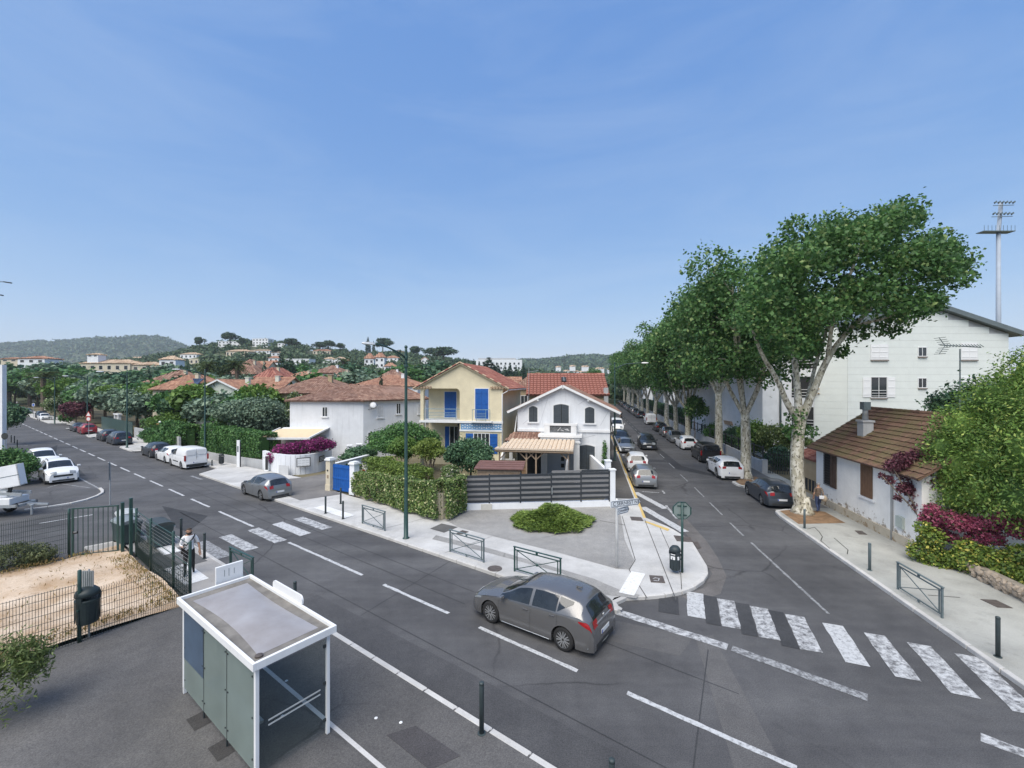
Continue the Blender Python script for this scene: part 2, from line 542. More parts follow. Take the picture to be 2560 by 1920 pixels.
# == terrain
def sstep(a, b, x):
 t = np.clip((x - a) / (b - a), 0, 1)
 return t * t * (3 - 2 * t)
HX = [-900, -300, 0, 200, 350, 450, 520, 600, 700, 780, 900, 1000, 1080, 1150, 1220, 1300, 1400, 1600, 3000]
HY = [918, 916, 916, 916, 902, 884, 868, 860, 864, 878, 886, 888, 896, 908, 922, 932, 944, 950, 954]
YP = 520.0
def zter(X, Y):
 """height of the hill behind the town"""
 X = np.asarray(X, float); Y = np.asarray(Y, float)
 u = 1280 + FPX * X / np.maximum(Y, 1)
 pk = HC + (960 - np.interp(u, HX, HY)) * YP / FPX
 rise = np.clip((Y - 150) / (YP - 150), 0, 1) ** 1.15
 lump = 2.0 * np.sin(X * 0.021 + 1.3) * np.sin(Y * 0.017) * sstep(200, 330, Y) * sstep(700, 480, Y)
 return pk * rise * (1 - 0.85 * sstep(560, 1200, Y)) + lump
def grid_sheet(name, fn, us, ys, mat):
 U, Yg = np.meshgrid(us, ys)
 X = (U - 1280) * Yg / FPX
 Z = fn(X, Yg)
 vs = np.stack([X, Yg, Z], -1).reshape(-1, 3)
 w = len(us)
 i = np.arange(len(ys) - 1)[:, None] * w + np.arange(w - 1)[None]
 fs = np.stack([i, i + 1, i + w + 1, i + w], -1).reshape(-1, 4)
 return put(name, np_mesh(name, vs, fs, mat, True))
g = MB(); g.poly([(-9000, -3000, -0.06), (9000, -3000, -0.06), (9000, 9000, -0.06), (-9000, 9000, -0.06)])
tag(g.build('ground', LAND), kind='structure')
tag(grid_sheet('hill', lambda X, Y: zter(X, Y) - 0.3 + 0.25 * sstep(150, 170, Y), np.linspace(-700, 3000, 130), np.linspace(150, 1250, 90), LAND), kind='structure')
FXL = [-900, -400, -100, 0, 60, 130, 200, 260, 300, 340, 380, 420, 450, 500, 560, 700, 900]
FYL = [878, 874, 869, 865, 862, 858, 851, 848, 850, 847, 846, 852, 864, 882, 906, 930, 945]
FXR = [900, 1100, 1180, 1250, 1330, 1400, 1450, 1490, 1540, 1600, 1700, 1900, 2200, 2600, 3200]
FYR = [945, 935, 928, 912, 906, 900, 894, 890, 893, 900, 908, 918, 927, 932, 936]
def far_hill(X, Y, fx, fy, yp, depth):
 u = 1280 + FPX * X / Y
 pk = (960 - np.interp(u, fx, fy)) * yp / FPX
 lump = 9 * np.sin(X * 0.011 + Y * 0.004) + 6 * np.sin(X * 0.023 - Y * 0.013)
 r = sstep(yp - depth, yp, Y) * (1 - 0.6 * sstep(yp, yp + 500, Y))
 return (pk + lump * 0.5) * r - 0.05
FARL = lambda X, Y: far_hill(X, Y, FXL, FYL, 2200.0, 1000.0)
FARR = lambda X, Y: far_hill(X, Y, FXR, FYR, 1900.0, 1000.0)
tag(grid_sheet('hill', FARL, np.linspace(-900, 900, 90), np.linspace(1205, 2700, 40), LAND), kind='structure')
tag(grid_sheet('hill', FARR, np.linspace(900, 3200, 90), np.linspace(905, 2400, 40), LAND), kind='structure')
# == roads
def isect(p, d, q, e):
 # p + a d = q + b e
 det = d[0] * (-e[1]) + e[0] * d[1]
 a = ((q[0] - p[0]) * (-e[1]) + e[0] * (q[1] - p[1])) / det
 return (p[0] + a * d[0], p[1] + a * d[1])
P3 = isect(SN(0, 17.5), DL, TN(0, 0.5), DR)
road_poly = [SN(330, -40), SN(330, 17.5), P3, TN(300, 0.5), TN(300, 14.6), TN(-14, 14.6), SN(-30, -12), SN(-10, -40)]
g = MB(); g.sheet(road_poly, 0.0)
road = tag(g.build('road', ASPH), kind='structure')
def strip(parent, name, a, b, w, mat, z=0.006):
 a, b = Vector(a), Vector(b)
 d = (b - a).normalized(); n = Vector((-d.y, d.x)) * w / 2
 if 'stripe' in name or 'line' in name or 'dash' in name:     # painted by hand: edges a little ragged
  k = max(2, int((b - a).length / .22)); rj = random.Random(int(a.x * 91 + a.y * 37)); j = lambda: rj.uniform(-.014, .014)
  lo = [a.lerp(b, i / k) - n + d * j() + n.normalized() * j() for i in range(k + 1)]; hi = [a.lerp(b, i / k) + n + d * j() + n.normalized() * j() for i in range(k + 1)]
  m = MB(); m.sheet(lo + hi[::-1], z)
  return m.build(name, mat, parent)
 m = MB(); m.sheet([a - n, b - n, b + n, a + n], z)
 return m.build(name, mat, parent)
def patch(parent, name, pts, mat, z):
 m = MB(); m.sheet(pts, z)
 return m.build(name, mat, parent)
# centre dashes of the left street
ds = [(28.4, 24.0), (20.3, 14.6), (13.3, 10.0), (8.7, 5.4), (4.1, 0.75), (-0.6, -4.0)]
s0 = 34.2 - 4.33
while s0 < 170:
 ds.append((s0 + 3.0, s0)); s0 += 4.33
for a, b in ds:
 strip(road, 'lane_dash', SN(a, 9.85), SN(b, 9.85), 0.13, PAINT, 0.008)
# zebra on the left street
for n, mt in ((7.4, PAINT_F), (8.45, PAINT_W), (9.68, PAINT_W), (10.85, PAINT), (11.95, PAINT_W)):
 strip(road, 'crossing_stripe', SN(20.7, n), SN(23.6, n), 0.55, mt, 0.012)
# zebra on the right street
for k in range(8):
 a = Vector((6.35, 15.28)) + Vector((0.853, -0.522)) * 0.97 * k
 ln = 1.75 + 0.07 * k
 strip(road, 'crossing_stripe', a, a + Vector((-0.36, -0.933)) * ln, 0.52, PAINT_W if k not in (0, 4) else PAINT, 0.012)
 if k in (1, 2, 3):
  strip(road, 'old_stripe', a - Vector((0.853, -0.522)) * 0.5, a - Vector((0.853, -0.522)) * 0.5 + Vector((-0.36, -0.933)) * (ln + 0.1), 0.42, ASPH_D, 0.010)
strip(road, 'repair_patch', (5.35, 15.05), (4.95, 13.9), 0.62, ASPH_D, 0.010)
# worn edge line across the mouth of the right street
strip(road, 'edge_line', SN(6.3, 13.15), SN(2.6, 13.25), 0.34, PAINT_W, 0.010)
strip(road, 'edge_line', SN(2.5, 13.25), SN(-0.4, 13.05), 0.30, PAINT_F, 0.010)
strip(road, 'edge_line', SN(-2.2, 13.0), SN(-6.0, 12.6), 0.30, PAINT_W, 0.010)
# centre line of the right street
for a, b in ((32.6, 29.9), (28.6, 26.0), (24.6, 22.6)):
 strip(road, 'lane_dash', TN(a, 7.2), TN(b, 7.2), 0.09, PAINT_F, 0.008)
strip(road, 'lane_dash', TN(21.7, 7.25), TN(15.4, 7.4), 0.10, PAINT_F, 0.008)
t0 = 34.5
while t0 < 130:
 strip(road, 'lane_dash', TN(t0, 7.15), TN(t0 + 2.6, 7.12), 0.09, PAINT_F, 0.008); t0 += 5.2
# long repair trench of the right street
patch(road, 'repair_patch', [TN(41.0, 7.05), TN(41.0, 8.0), TN(56, 7.55), TN(130, 7.35), TN(130, 6.75), TN(56, 6.85)], ASPH_D, 0.004)
patch(road, 'repair_patch', [TN(40.9, 7.05), TN(39.4, 7.2), TN(36.6, 9.6), TN(37.4, 9.8), TN(40.9, 8.0)], ASPH_D, 0.004)
patch(road, 'repair_patch', [TN(44.0, 4.9), TN(44.0, 7.0), TN(42.6, 7.0), TN(42.6, 4.9)], ASPH_D, 0.004)
# parking hatch by the yellow kerb
strip(road, 'hatch_stripe', gp(1588, 1231), gp(1664, 1272), 0.42, PAINT, 0.010)
strip(road, 'hatch_stripe', gp(1606, 1268), gp(1712, 1330), 0.46, PAINT, 0.010)
strip(road, 'bay_line', gp(1665, 1264), gp(1692, 1297), 0.14, PAINT_W, 0.010)
strip(road, 'bay_line', gp(1604, 1229), gp(1648, 1232), 0.12, PAINT_W, 0.010)
strip(road, 'bay_line', TN(31.2, 4.85), TN(30.4, 4.85), 0.12, PAINT_W, 0.010)
# side road on the near side of the left street
strip(road, 'side_line', gp(98, 1309), gp(232, 1287), 0.13, PAINT, 0.010)
strip(road, 'bay_line', gp(195, 1193), gp(255, 1226), 0.12, PAINT_F, 0.010)
strip(road, 'bay_line', gp(152, 1210), gp(225, 1220), 0.10, PAINT_F, 0.010)
strip(road, 'bay_line', gp(152, 1210), gp(118, 1220), 0.10, PAINT_F, 0.010)
strip(road, 'side_line', gp(20, 1115), gp(70, 1114), 0.15, PAINT_W, 0.010)
strip(road, 'gutter_line', gp(478, 1190), gp(505, 1199), 0.2, PAINT_F, 0.010)
for q in ([gp(405, 1265), gp(450, 1275), gp(520, 1290), gp(470, 1330), gp(440, 1320)], [gp(122, 1122), gp(144, 1112), gp(140, 1132), gp(125, 1136)],
  [gp(128, 1137), gp(160, 1140), gp(190, 1165), gp(215, 1190), gp(190, 1190)]):
 patch(road, 'repair_patch', q, ASPH_D, 0.004)
LITE = asphalt('asphalt_lighter', (0.112, 0.111, 0.112), patch=.2)
patch(road, 'repair_patch', [gp(1738, 1592), gp(1782, 1588), gp(1965, 1930), gp(1838, 1930)], LITE, 0.003)
patch(road, 'repair_patch', [(8.3, 20.2), (7.9, 18.2), (7.65, 16.8), (6.8, 15.65), (5.8, 15.0), (6.0, 14.6), (7.2, 15.2), (8.1, 16.6), (8.6, 18.4), (9.0, 20.4), (9.4, 24), (8.6, 23)], asphalt('asphalt_dusty', (0.128, 0.122, 0.119), patch=.35), 0.003)
patch(road, 'repair_patch', [gp(1450, 1535), gp(1735, 1590), gp(1700, 1640), gp(1420, 1580)], LITE, 0.003)
for a_, b_, n_ in ((-6, 30, 8.35), (2, 60, 11.4), (10, 45, 10.6)):
 strip(road, 'seam', SN(a_, n_), SN(b_, n_ + .1), .035, ASPH_D, .004)
for s_ in (2.2, 12.1, 26.5, 33):
 strip(road, 'seam', SN(s_, 8.1), SN(s_ + .8, 12.8), .03, ASPH_D, .0045)
# darker gutter band at the near kerb
patch(road, 'gutter_band', [SN(-8, 7.0), SN(14.5, 7.0), SN(14.5, 8.0), SN(8, 8.15), SN(-8, 8.05)], asphalt('asphalt_gutter', (0.076, 0.077, 0.081), patch=0.2), 0.005)
# == pavements and kerbs
KERB_STONE = MB()
KERB_STONE.box((0.5, 0, 0), (0.985, 0.16, 0.26))
ks_me = KERB_STONE.mesh('kerb_stone')
_bm = bmesh.new(); _bm.from_mesh(ks_me)
bmesh.ops.bevel(_bm, geom=[e for e in _bm.edges], offset=0.018, segments=1, affect='EDGES')
_bm.to_mesh(ks_me); _bm.free()
ks_me.materials.append(KERB)
ks_y = ks_me.copy(); ks_y.materials.clear(); ks_y.materials.append(KERB_Y)
def smooth_path(pts, it=2):
 pts = [Vector(p) for p in pts]
 for _ in range(it):
  q = [pts[0]]
  for a, b in zip(pts, pts[1:]):
   q += [a * 0.75 + b * 0.25, a * 0.25 + b * 0.75]
  q.append(pts[-1]); pts = q
 return pts
def kerb(parent, path, me=None, step=1.0, top=0.125, rng=random.Random(3)):
 """single kerb stones set end to end along a path"""
 pts = [Vector(p) for p in path]
 L = [0]
 for a, b in zip(pts, pts[1:]):
  L.append(L[-1] + (b - a).length)
 n = max(1, round(L[-1] / step)); st = L[-1] / n
 def pos(d):
  for i in range(len(L) - 1):
   if d <= L[i + 1] + 1e-9:
    return pts[i].lerp(pts[i + 1], (d - L[i]) / max(1e-9, L[i + 1] - L[i]))
  return pts[-1]
 for k in range(n):
  a, b = pos(k * st), pos((k + 1) * st)
  d = b - a
  put('kerb_stone', me or ks_me, parent, (a.x, a.y, top - 0.13 + rng.uniform(-0.006, 0.006)), (0, 0, math.atan2(d.y, d.x)), (d.length, 1, 1))
# far side of the left street and the corner
tip = smooth_path([SN(8.5, 12.9), SN(5.2, 13.05), (3.1, 14.75), (4.6, 14.85), (5.7, 15.1), (6.7, 15.75), (7.5, 16.8), (7.75, 18.2), (8.1, 20.0)])
left_near = [SN(41.0, 12.9), SN(25, 12.88), SN(8.5, 12.9)]
left_far = [SN(200, 12.9), SN(116, 12.9), SN(115, 14.7), SN(101, 14.7), SN(100, 12.9), SN(99, 12.9), SN(98.5, 14.7), SN(85.5, 14.7), SN(85, 12.9), SN(81, 12.9), SN(80, 14.7), SN(67, 14.7), SN(66, 12.9), SN(60, 12.9), SN(59, 14.7), SN(42.5, 14.7)]
right_near = [(8.1, 20.0), (7.8, 21.85), TN(24.3, 2.86), TN(62, 2.85)]
right_far = [TN(62, 2.85), TN(300, 2.85)]
inner = [TN(300, 0.6), TN(40, 1.15), (6.2, 25.9), (-2.7, 24.9), (-3.7, 23.0), SN(25.6, 16.1), SN(27.0, 16.2), SN(27.0, 20), SN(33, 20), SN(33.0, 17.0), SN(44, 16.2), SN(200, 16.0)]
pav = MB(); pav.sheet([tuple(p) for p in left_far + left_near + tip + right_near + right_far + inner], 0.12)
pavement = tag(pav.build('pavement', CONC), kind='structure')
kerb(pavement, left_near); kerb(pavement, tip, step=0.7)
kerb(pavement, right_near[:3], step=0.8); kerb(pavement, [TN(24.3, 2.86), TN(62, 2.85)], ks_y)
kerb(pavement, left_far, step=2.2)
kerb(pavement, right_far, step=6.0)
# darker tarmac infill of the corner, light strips left around it
patch(pavement, 'tarmac_infill', [(-3.4, 22.9), gp(1151, 1320, .12), gp(1270, 1350, .12), gp(1390, 1380, .12), gp(1541, 1422, .12), gp(1573, 1424, .12), gp(1585, 1400, .12), gp(1562, 1350, .12), gp(1552, 1290, .12), (6.0, 25.8), (-2.6, 24.8)], ASPH_L, 0.126)
patch(pavement, 'tarmac_infill', [gp(1080, 1348, .12), gp(1213, 1380, .12), gp(1400, 1431, .12), gp(1513, 1487, .12), gp(1590, 1496, .12), gp(1600, 1488, .12), gp(1552, 1476, .12), gp(1484, 1447, .12), gp(1220, 1370, .12), gp(1090, 1338, .12)], ASPH_L, 0.126)
patch(pavement, 'tarmac_infill', [gp(1075, 1322, .12), gp(1104, 1309, .12), gp(1145, 1318, .12), gp(1110, 1332, .12)], asphalt('asphalt_infill_dark', (0.12, 0.12, 0.118), crack=False), 0.130)
patch(pavement, 'driveway', [SN(26.6, 13.6), SN(34.5, 13.9), SN(33.0, 17.0), SN(33, 19.9), SN(27.1, 19.9), SN(27.0, 16.2), SN(26.0, 16.0)], asphalt('asphalt_driveway', (0.17, 0.165, 0.16), crack=True), 0.126)
patch(pavement, 'tarmac_walk', [TN(28.2, 1.5), TN(28.2, 2.7), TN(62, 2.7), TN(62, 1.2)], asphalt('asphalt_walk', (0.11, 0.105, 0.10)), 0.126)
JOINT = pm('joint_dark', (0.10, 0.10, 0.098), 0.9, 0.3, 3, space='World')
for a, b, w in (((1612, 1300), (1690, 1500), 0.03), ((1650, 1320), (1702, 1436), 0.025), ((1702, 1436), (1704, 1474), 0.025), ((1555, 1290), (1588, 1400), 0.03), ((1588, 1400), (1573, 1425), 0.03), ((1573, 1425), (1618, 1496), 0.03), ((1500, 1302), (1562, 1313), 0.06)):
 strip(pavement, 'joint', gp(a[0], a[1], .12), gp(b[0], b[1], .12), w, JOINT, 0.131)
for a, b in ((44, 40), (36, 31), (23, 19), (18.2, 17.4), (13.5, 12.9)):
 strip(pavement, 'joint', SN(a, 13.1), SN((a + b) / 2, 15.8), 0.02, JOINT, 0.126)
strip(pavement, 'tactile_slab', SN(24.4, 13.55), SN(21.2, 13.55), 0.62, TACT, 0.135)
strip(pavement, 'tactile_slab', gp(1596, 1432, .12), gp(1566, 1486, .12), 0.52, TACT, 0.135)
patch(pavement, 'yellow_paint', [gp(1611, 1305, .12), gp(1616, 1303, .12), gp(1674, 1323, .12), gp(1670, 1328, .12)], KERB_Y, 0.131)
# near side: bus stop platform, then a concrete walk up to the side road
near_kerb = [SN(-14, 6.95), SN(23.0, 6.95)] + [tuple(p) for p in smooth_path([SN(23.0, 6.95), SN(25.6, 6.95), SN(26.3, 6.0), SN(26.5, 4.0)], 2)][1:]
plat = MB(); plat.sheet([SN(-14, -14)] + near_kerb[:1] + [SN(13.2, 6.95), SN(13.2, 5.2), SN(17.0, 5.1), SN(17.0, -14)], 0.12)
platform = tag(plat.build('platform', ASPH_P), kind='structure')
walk = MB(); walk.sheet([SN(13.2, 6.95)] + near_kerb[1:] + [SN(26.5, 4.0), SN(25.4, 4.0), SN(25.4, 5.15), SN(17.0, 5.15), SN(13.2, 5.2)], 0.12)
walkway = tag(walk.build('pavement', CONC_W), kind='structure')
kerb(platform, near_kerb, ks_me)
strip(platform, 'edging', SN(-14, 5.06), SN(13.2, 5.04), 0.09, CONC_L, 0.126)
patch(walkway, 'tarmac_patch', [SN(20.5, 5.3), SN(23.2, 5.3), SN(23.2, 6.7), SN(20.5, 6.7)], asphalt('asphalt_walk_patch', (0.12, 0.12, 0.12)), 0.124)
strip(walkway, 'tactile_slab', SN(20.9, 5.75), SN(18.6, 5.75), 0.75, TACT, 0.131)
strip(walkway, 'tactile_slab', SN(25.3, 6.2), SN(22.6, 6.1), 0.6, TACT, 0.131)
# traffic island kerb by the parked cars
isl = smooth_path([gp(250, 1222), gp(258, 1228), gp(254, 1237), gp(215, 1252), gp(160, 1264), gp(60, 1277)], 2)
kerb(road, isl, ks_me, 1.0, 0.09)
# sandy lot
rng_s = np.random.default_rng(5)
us = np.linspace(17.15, 25.35, 30); vs_ = np.linspace(-22, 5.0, 60)
Sg, Ng = np.meshgrid(us, vs_)
Zs = 0.13 + 0.10 * np.sin(Sg * 1.1 + Ng * 0.4) * np.sin(Ng * 0.8) + 0.05 * rng_s.random(Sg.shape)
Zs *= np.clip((Sg - 17.0) / 0.8, 0.75, 1)
vv = np.stack([Sg * DL.x + Ng * NL.x, Sg * DL.y + Ng * NL.y, Zs], -1).reshape(-1, 3)
ii = np.arange(59)[:, None] * 30 + np.arange(29)[None]
tag(put('sand', np_mesh('sand', vv, np.stack([ii, ii + 30, ii + 31, ii + 1], -1).reshape(-1, 4), SAND, True)), kind='structure')
# right side of the right street
rk_near = [TN(4, 10.2), TN(26.0, 10.2), TN(27.2, 10.35), TN(27.6, 11.9), TN(32.6, 11.9), TN(33.0, 10.4), TN(34.6, 10.3), TN(35.0, 11.9), TN(56, 11.9)]
rpav = MB(); rpav.sheet(rk_near + [TN(300, 11.9), TN(300, 14.55), TN(4, 14.55)], 0.12)
pav_r = tag(rpav.build('pavement', concrete('concrete_old', (0.36, 0.36, 0.335), stain=0.6)), kind='structure')
kerb(pav_r, rk_near[:2]); kerb(pav_r, rk_near[1:], ks_me, 0.9); kerb(pav_r, [TN(56, 11.9), TN(300, 11.9)], ks_me, 6.0)
patch(pav_r, 'tree_pit', [TN(24.6, 10.45), TN(27.0, 10.5), TN(27.6, 11.9), TN(27.2, 12.9), TN(25.2, 12.9)], SOIL, 0.127)
patch(pav_r, 'tree_pit', [TN(33.4, 10.5), TN(34.6, 10.5), TN(36.8, 12.0), TN(36.6, 12.6), TN(34.4, 12.5), TN(33.2, 11.9)], SOIL, 0.127)
patch(pav_r, 'tarmac_walk', [TN(28, 12.3), TN(28, 13.5), TN(70, 13.5), TN(70, 12.3)], asphalt('asphalt_walk_grey', (0.15, 0.15, 0.148)), 0.126)
CRK = pm('crack_dark', (0.06, 0.06, 0.055), 0.95, 0.3, 4, space='World')
for pts in ([(2018, 1323), (2036, 1318), (2048, 1330), (2056, 1342), (2052, 1352), (2075, 1372)], [(2085, 1345), (2120, 1375), (2118, 1386)], [(2320, 1488), (2400, 1494)]):
 for a, b in zip(pts, pts[1:]):
  strip(pav_r, 'crack', gp(a[0], a[1], .12), gp(b[0], b[1], .12), 0.035, CRK, 0.126)
# garden soil beside and behind the houses
g = MB(); g.sheet([SN(300, 16.2), SN(33, 17.2), (-12.2, 29.6), SN(25.7, 16.3), (-3.4, 23.5), (-2.4, 25.1), (5.6, 25.9), TN(40, 1.0), TN(300, 0.4), (0, 420), (-380, 420)], 0.05)
tag(g.build('garden', EARTH), kind='structure')
g = MB(); g.sheet([TN(2, 14.0), TN(300, 14.0), (200, 300), (200, -10)], 0.06)
tag(g.build('garden', EARTH), kind='structure')
g = MB(); g.sheet([SN(62, 4.6), SN(300, 4.6), SN(300, -60), SN(62, -60)], 0.05)
tag(g.build('garden', EARTH), kind='structure')
g = MB(); g.sheet([SN(47, 4.2), SN(70, 4.2), SN(70, -20), SN(52, -20)], 0.03)
tag(g.build('garden', EARTH), kind='structure')
# manhole covers and drains
def cover(pts, label, z=0.14, mat=None):
 m = MB(); m.prism([gp(p[0], p[1], .12) for p in pts], z - 0.02, z)
 return tag(m.build('manhole_cover', mat or IRON), label, 'manhole cover')
cv = cover([(1623, 1439), (1657, 1441), (1663, 1458), (1627, 1456)], 'brown iron cover with white paint scribble beside the white tactile slab')
for a, b in (((1632, 1447), (1640, 1444)), ((1640, 1445), (1648, 1446)), ((1634, 1451), (1644, 1452)), ((1648, 1446), (1646, 1452))):
 strip(cv, 'paint_mark', gp(a[0], a[1], .14), gp(b[0], b[1], .14), 0.035, PAINT, 0.143)
cover([(1575, 1292), (1603, 1294), (1609, 1303), (1579, 1301)], 'brown iron cover at the head of the yellow kerb')
cover([(1684, 1339), (1725, 1343), (1733, 1356), (1692, 1353)], 'long brown iron cover behind the stop sign pole')
cover([(1733, 1350), (1744, 1349), (1753, 1364), (1742, 1365)], 'iron drain grate in the gutter by the corner kerb', 0.03)
cover([(1139, 1335), (1156, 1326), (1172, 1330), (1155, 1336)], 'brown iron cover near the foot of the ivy hedge corner')
cover([(2137, 1327), (2155, 1328), (2168, 1337), (2148, 1336)], 'small iron cover in front of the shabby white cottage')
cover([(2451, 1499), (2490, 1501), (2532, 1521), (2494, 1519)], 'large brown iron cover below the yellow ivy')
m = MB(); c0 = gp(1237, 1422, .12); m.lathe([(0.28, 0), (0.28, 0.02), (0.22, 0.022)], 20, (c0[0], c0[1], 0.118))
tag(m.build('manhole_cover', IRON), 'round iron cover on the kerb behind the grey hatchback', 'manhole cover')
m = MB(); m.prism([gp(966, 1838, .12), gp(1040, 1815, .12), gp(1151, 1890, .12), gp(1075, 1925, .12)], 0.10, 0.127)
tag(m.build('manhole_cover', asphalt('plate_tar', (0.075, 0.072, 0.075), crack=False)), 'large faint cover plate on the bus stop tarmac', 'manhole cover')
# == street furniture
def bollard(loc, label, h=1.05, group='bollards along the kerbs', mat=None, r=0.05, z=0.12):
 t = thing('bollard', label, 'bollard', (loc[0], loc[1], z), 0, group)
 m = MB(); m.lathe([(r, 0), (r, h - 0.06), (r * 0.98, h - 0.05)], 12)
 m.build('post', mat or BOLL, t, True)
 m = MB(); m.lathe([(r * 1.04, h - 0.055), (r * 1.04, h - 0.015), (r * 0.8, h), (0.001, h + 0.004)], 12)
 m.build('cap', mat or BOLL, t, True)
 m = MB(); m.lathe([(r * 1.7, 0), (r * 1.7, 0.012), (r, 0.016)], 12)
 m.build('base_plate', mat or BOLL, t)
 return t
for p, lb in (((-0.62, 8.98), 'black bollard on the near kerb right of the bus shelter'),
   ((1.62, 7.14), 'black bollard cut by the bottom edge of the picture'),
   ((-6.69, 13.56), 'black bollard behind the shelter roof with only its top showing'),
   ((-15.0, 19.95), 'black bollard just beyond the walking man'),
   ((-12.56, 17.97), 'black bollard beside the worn crossing stripe near the walking man'),
   ((-10.27, 24.24), 'first slim bollard at the white slab across the street'),
   ((-8.93, 23.25), 'second slim bollard at the white slab across the street'),
   ((-10.2, 26.2), 'slim bollard standing back towards the blue gate'),
   ((14.46, 21.75), 'grey bollard at the tree pit of the big plane tree'),
   ((13.69, 16.84), 'grey bollard between tree pit and grey barrier'),
   ((12.7, 11.5), 'black bollard at the end of the right zebra crossing')):
 bollard(p, lb, 1.05 if p[1] < 20 else 0.95, mat=MET_GREY if 'grey' in lb else BOLL)
for px, py, lb in ((0, 1115, 'bollard cut by the left picture edge at the side street'), (28, 1106, 'stubby bollard first in the row under the dark left tree'),
    (36, 1108, 'stubby bollard second in the row under the dark left tree'), (43, 1119, 'taller black bollard at the end of the left row')):
 bollard(gp(px, py), lb, 0.9, z=0.0)
def barrier(p0, p1, label, mat, h=0.93, knob=False):
 p0, p1 = Vector(p0), Vector(p1)
 d = p1 - p0; L = d.length
 t = thing('pedestrian_barrier', label, 'barrier', (p0.x, p0.y, 0.12), math.atan2(d.y, d.x), 'pedestrian barriers')
 for x in (0, L):
  m = MB(); m.box((x, 0, h / 2), (0.05, 0.05, h)); m.build('post', mat, t)
 for x in (0.11, L - 0.11):
  m = MB(); m.box((x, 0, h / 2 + 0.01), (0.032, 0.032, h - 0.2)); m.build('upright', mat, t)
 m = MB(); m.box((L / 2, 0, h + 0.012), (L + 0.1, 0.075, 0.028)); bev(m.build('top_rail', mat, t), 0.006)
 for z in (h - 0.1, 0.1):
  m = MB(); m.box((L / 2, 0, z), (L - 0.05, 0.034, 0.034)); m.build('rail', mat, t)
 for a, b in (((0.12, 0, 0.13), (L - 0.12, 0, h - 0.13)), ((0.12, 0.02, h - 0.13), (L - 0.12, 0.02, 0.13))):
  m = MB(); m.bar(a, b, 0.022); m.build('diagonal', mat, t)
 for z in (h - 0.045, 0.055):
  m = MB(); m.box((L / 2, 0, z), (0.09, 0.02, 0.07)); m.build('emblem', mat, t)
 if knob:
  m = MB(); m.lathe([(0.001, -0.03), (0.05, -0.02), (0.06, 0), (0.05, 0.02), (0.001, 0.03)], 10, (L / 2, 0.01, h / 2), 'y')
  m.build('boss', mat, t, True)
 return t
barrier((-7.65, 22.5), (-6.17, 21.35), 'grey green barrier between slim bollards and tall lamp post', MET_GREY)
barrier((-2.63, 18.7), (-1.13, 17.57), 'grey green barrier right of the tall lamp post foot', MET_GREY)
barrier((0.1, 16.75), (1.72, 15.62), 'dark green barrier behind the grey hatchback roof', MET_GREEN, knob=True)
barrier((-10.7, 16.7), (-9.25, 15.7), 'dark green barrier beyond the bus shelter on the near kerb', MET_GREEN)
barrier((13.4, 15.28), (13.1, 13.4), 'blue grey barrier on the pavement by the yellow ivy', MET_GREY)
# -- street lamps
def lamp(p, label, h, arm_dir, arm=2.05, z=0.12, mat=MET_GREEN, head_len=0.62):
 t = thing('street_lamp', label, 'street lamp', (p[0], p[1], z), math.atan2(arm_dir[1], arm_dir[0]), 'street lamps')
 m = MB(); m.lathe([(0.16, 0), (0.16, 0.02), (0.105, 0.05), (0.10, 1.2), (0.085, 1.25), (0.06, h - 0.1), (0.055, h)], 14)
 m.build('pole', mat, t, True)
 m = MB(); m.lathe([(0.05, h), (0.075, h + 0.03), (0.075, h + 0.09), (0.03, h + 0.14), (0.001, h + 0.145)], 12); m.build('finial', mat, t, True)
 m = MB(); zz = h - 0.45
 pts = [(0, 0, zz), (0.5, 0, zz + 0.26), (1.05, 0, zz + 0.44), (arm - 0.55, 0, zz + 0.52), (arm - 0.3, 0, zz + 0.52)]
 m.tube(pts, [0.045, 0.042, 0.04, 0.036, 0.03], 8); m.build('arm', mat, t, True)
 m = MB(); m.tube([(0, 0, zz - 0.38), (0.22, 0, zz - 0.12), (0.42, 0, zz + 0.1), (0.75, 0, zz + 0.33)], 0.022, 6); m.build('brace', mat, t, True)
 for q in (zz, zz - 0.38):
  m = MB(); m.lathe([(0.085, q - 0.07), (0.09, q - 0.06), (0.09, q + 0.06), (0.085, q + 0.07)], 12); m.build('collar', mat, t, True)
 m = MB(); hx = arm - 0.35
 for k, (x, w, a, b) in enumerate(((0, 0.05, 0.03, -0.03), (0.12, 0.1, 0.06, -0.04), (0.35, 0.12, 0.06, -0.045), (0.55, 0.09, 0.04, -0.03), (head_len, 0.04, 0.01, -0.01))):
  m.v += [(hx + x, -w, zz + 0.53 + b), (hx + x, w, zz + 0.53 + b), (hx + x, w * 0.7, zz + 0.53 + a), (hx + x, -w * 0.7, zz + 0.53 + a)]
 for k in range(4):
  for j in range(4):
   a, b = k * 4 + j, k * 4 + (j + 1) % 4
   m.f.append([a, b, b + 4, a + 4]); m.m.append(0)
 m.f += [[3, 2, 1, 0], [16, 17, 18, 19]]; m.m += [0, 0]
 hd = m.build('lamp_head', WHITE_PL, t)
 m = MB(); m.box((hx + 0.33, 0, zz + 0.478), (0.36, 0.16, 0.012)); m.build('lens', GALV, hd)
 return t
toroad = -NL
lamp((-4.9, 20.34), 'tall dark green lamp post in front of the ivy hedge', 8.78, toroad)
lamp(SN(48.7, 15.7), 'green lamp post beside the parked white van', 8.4, toroad, 2.3)
lamp(SN(64.1, 13.15), 'green lamp post behind the dark estate car', 8.4, toroad, 2.3)
lamp(SN(87.9, 13.6), 'green lamp post behind the red car', 8.2, toroad, 2.3)
lamp(SN(112, 13.1), 'farthest green lamp post of the left street', 8.2, toroad, 2.3)
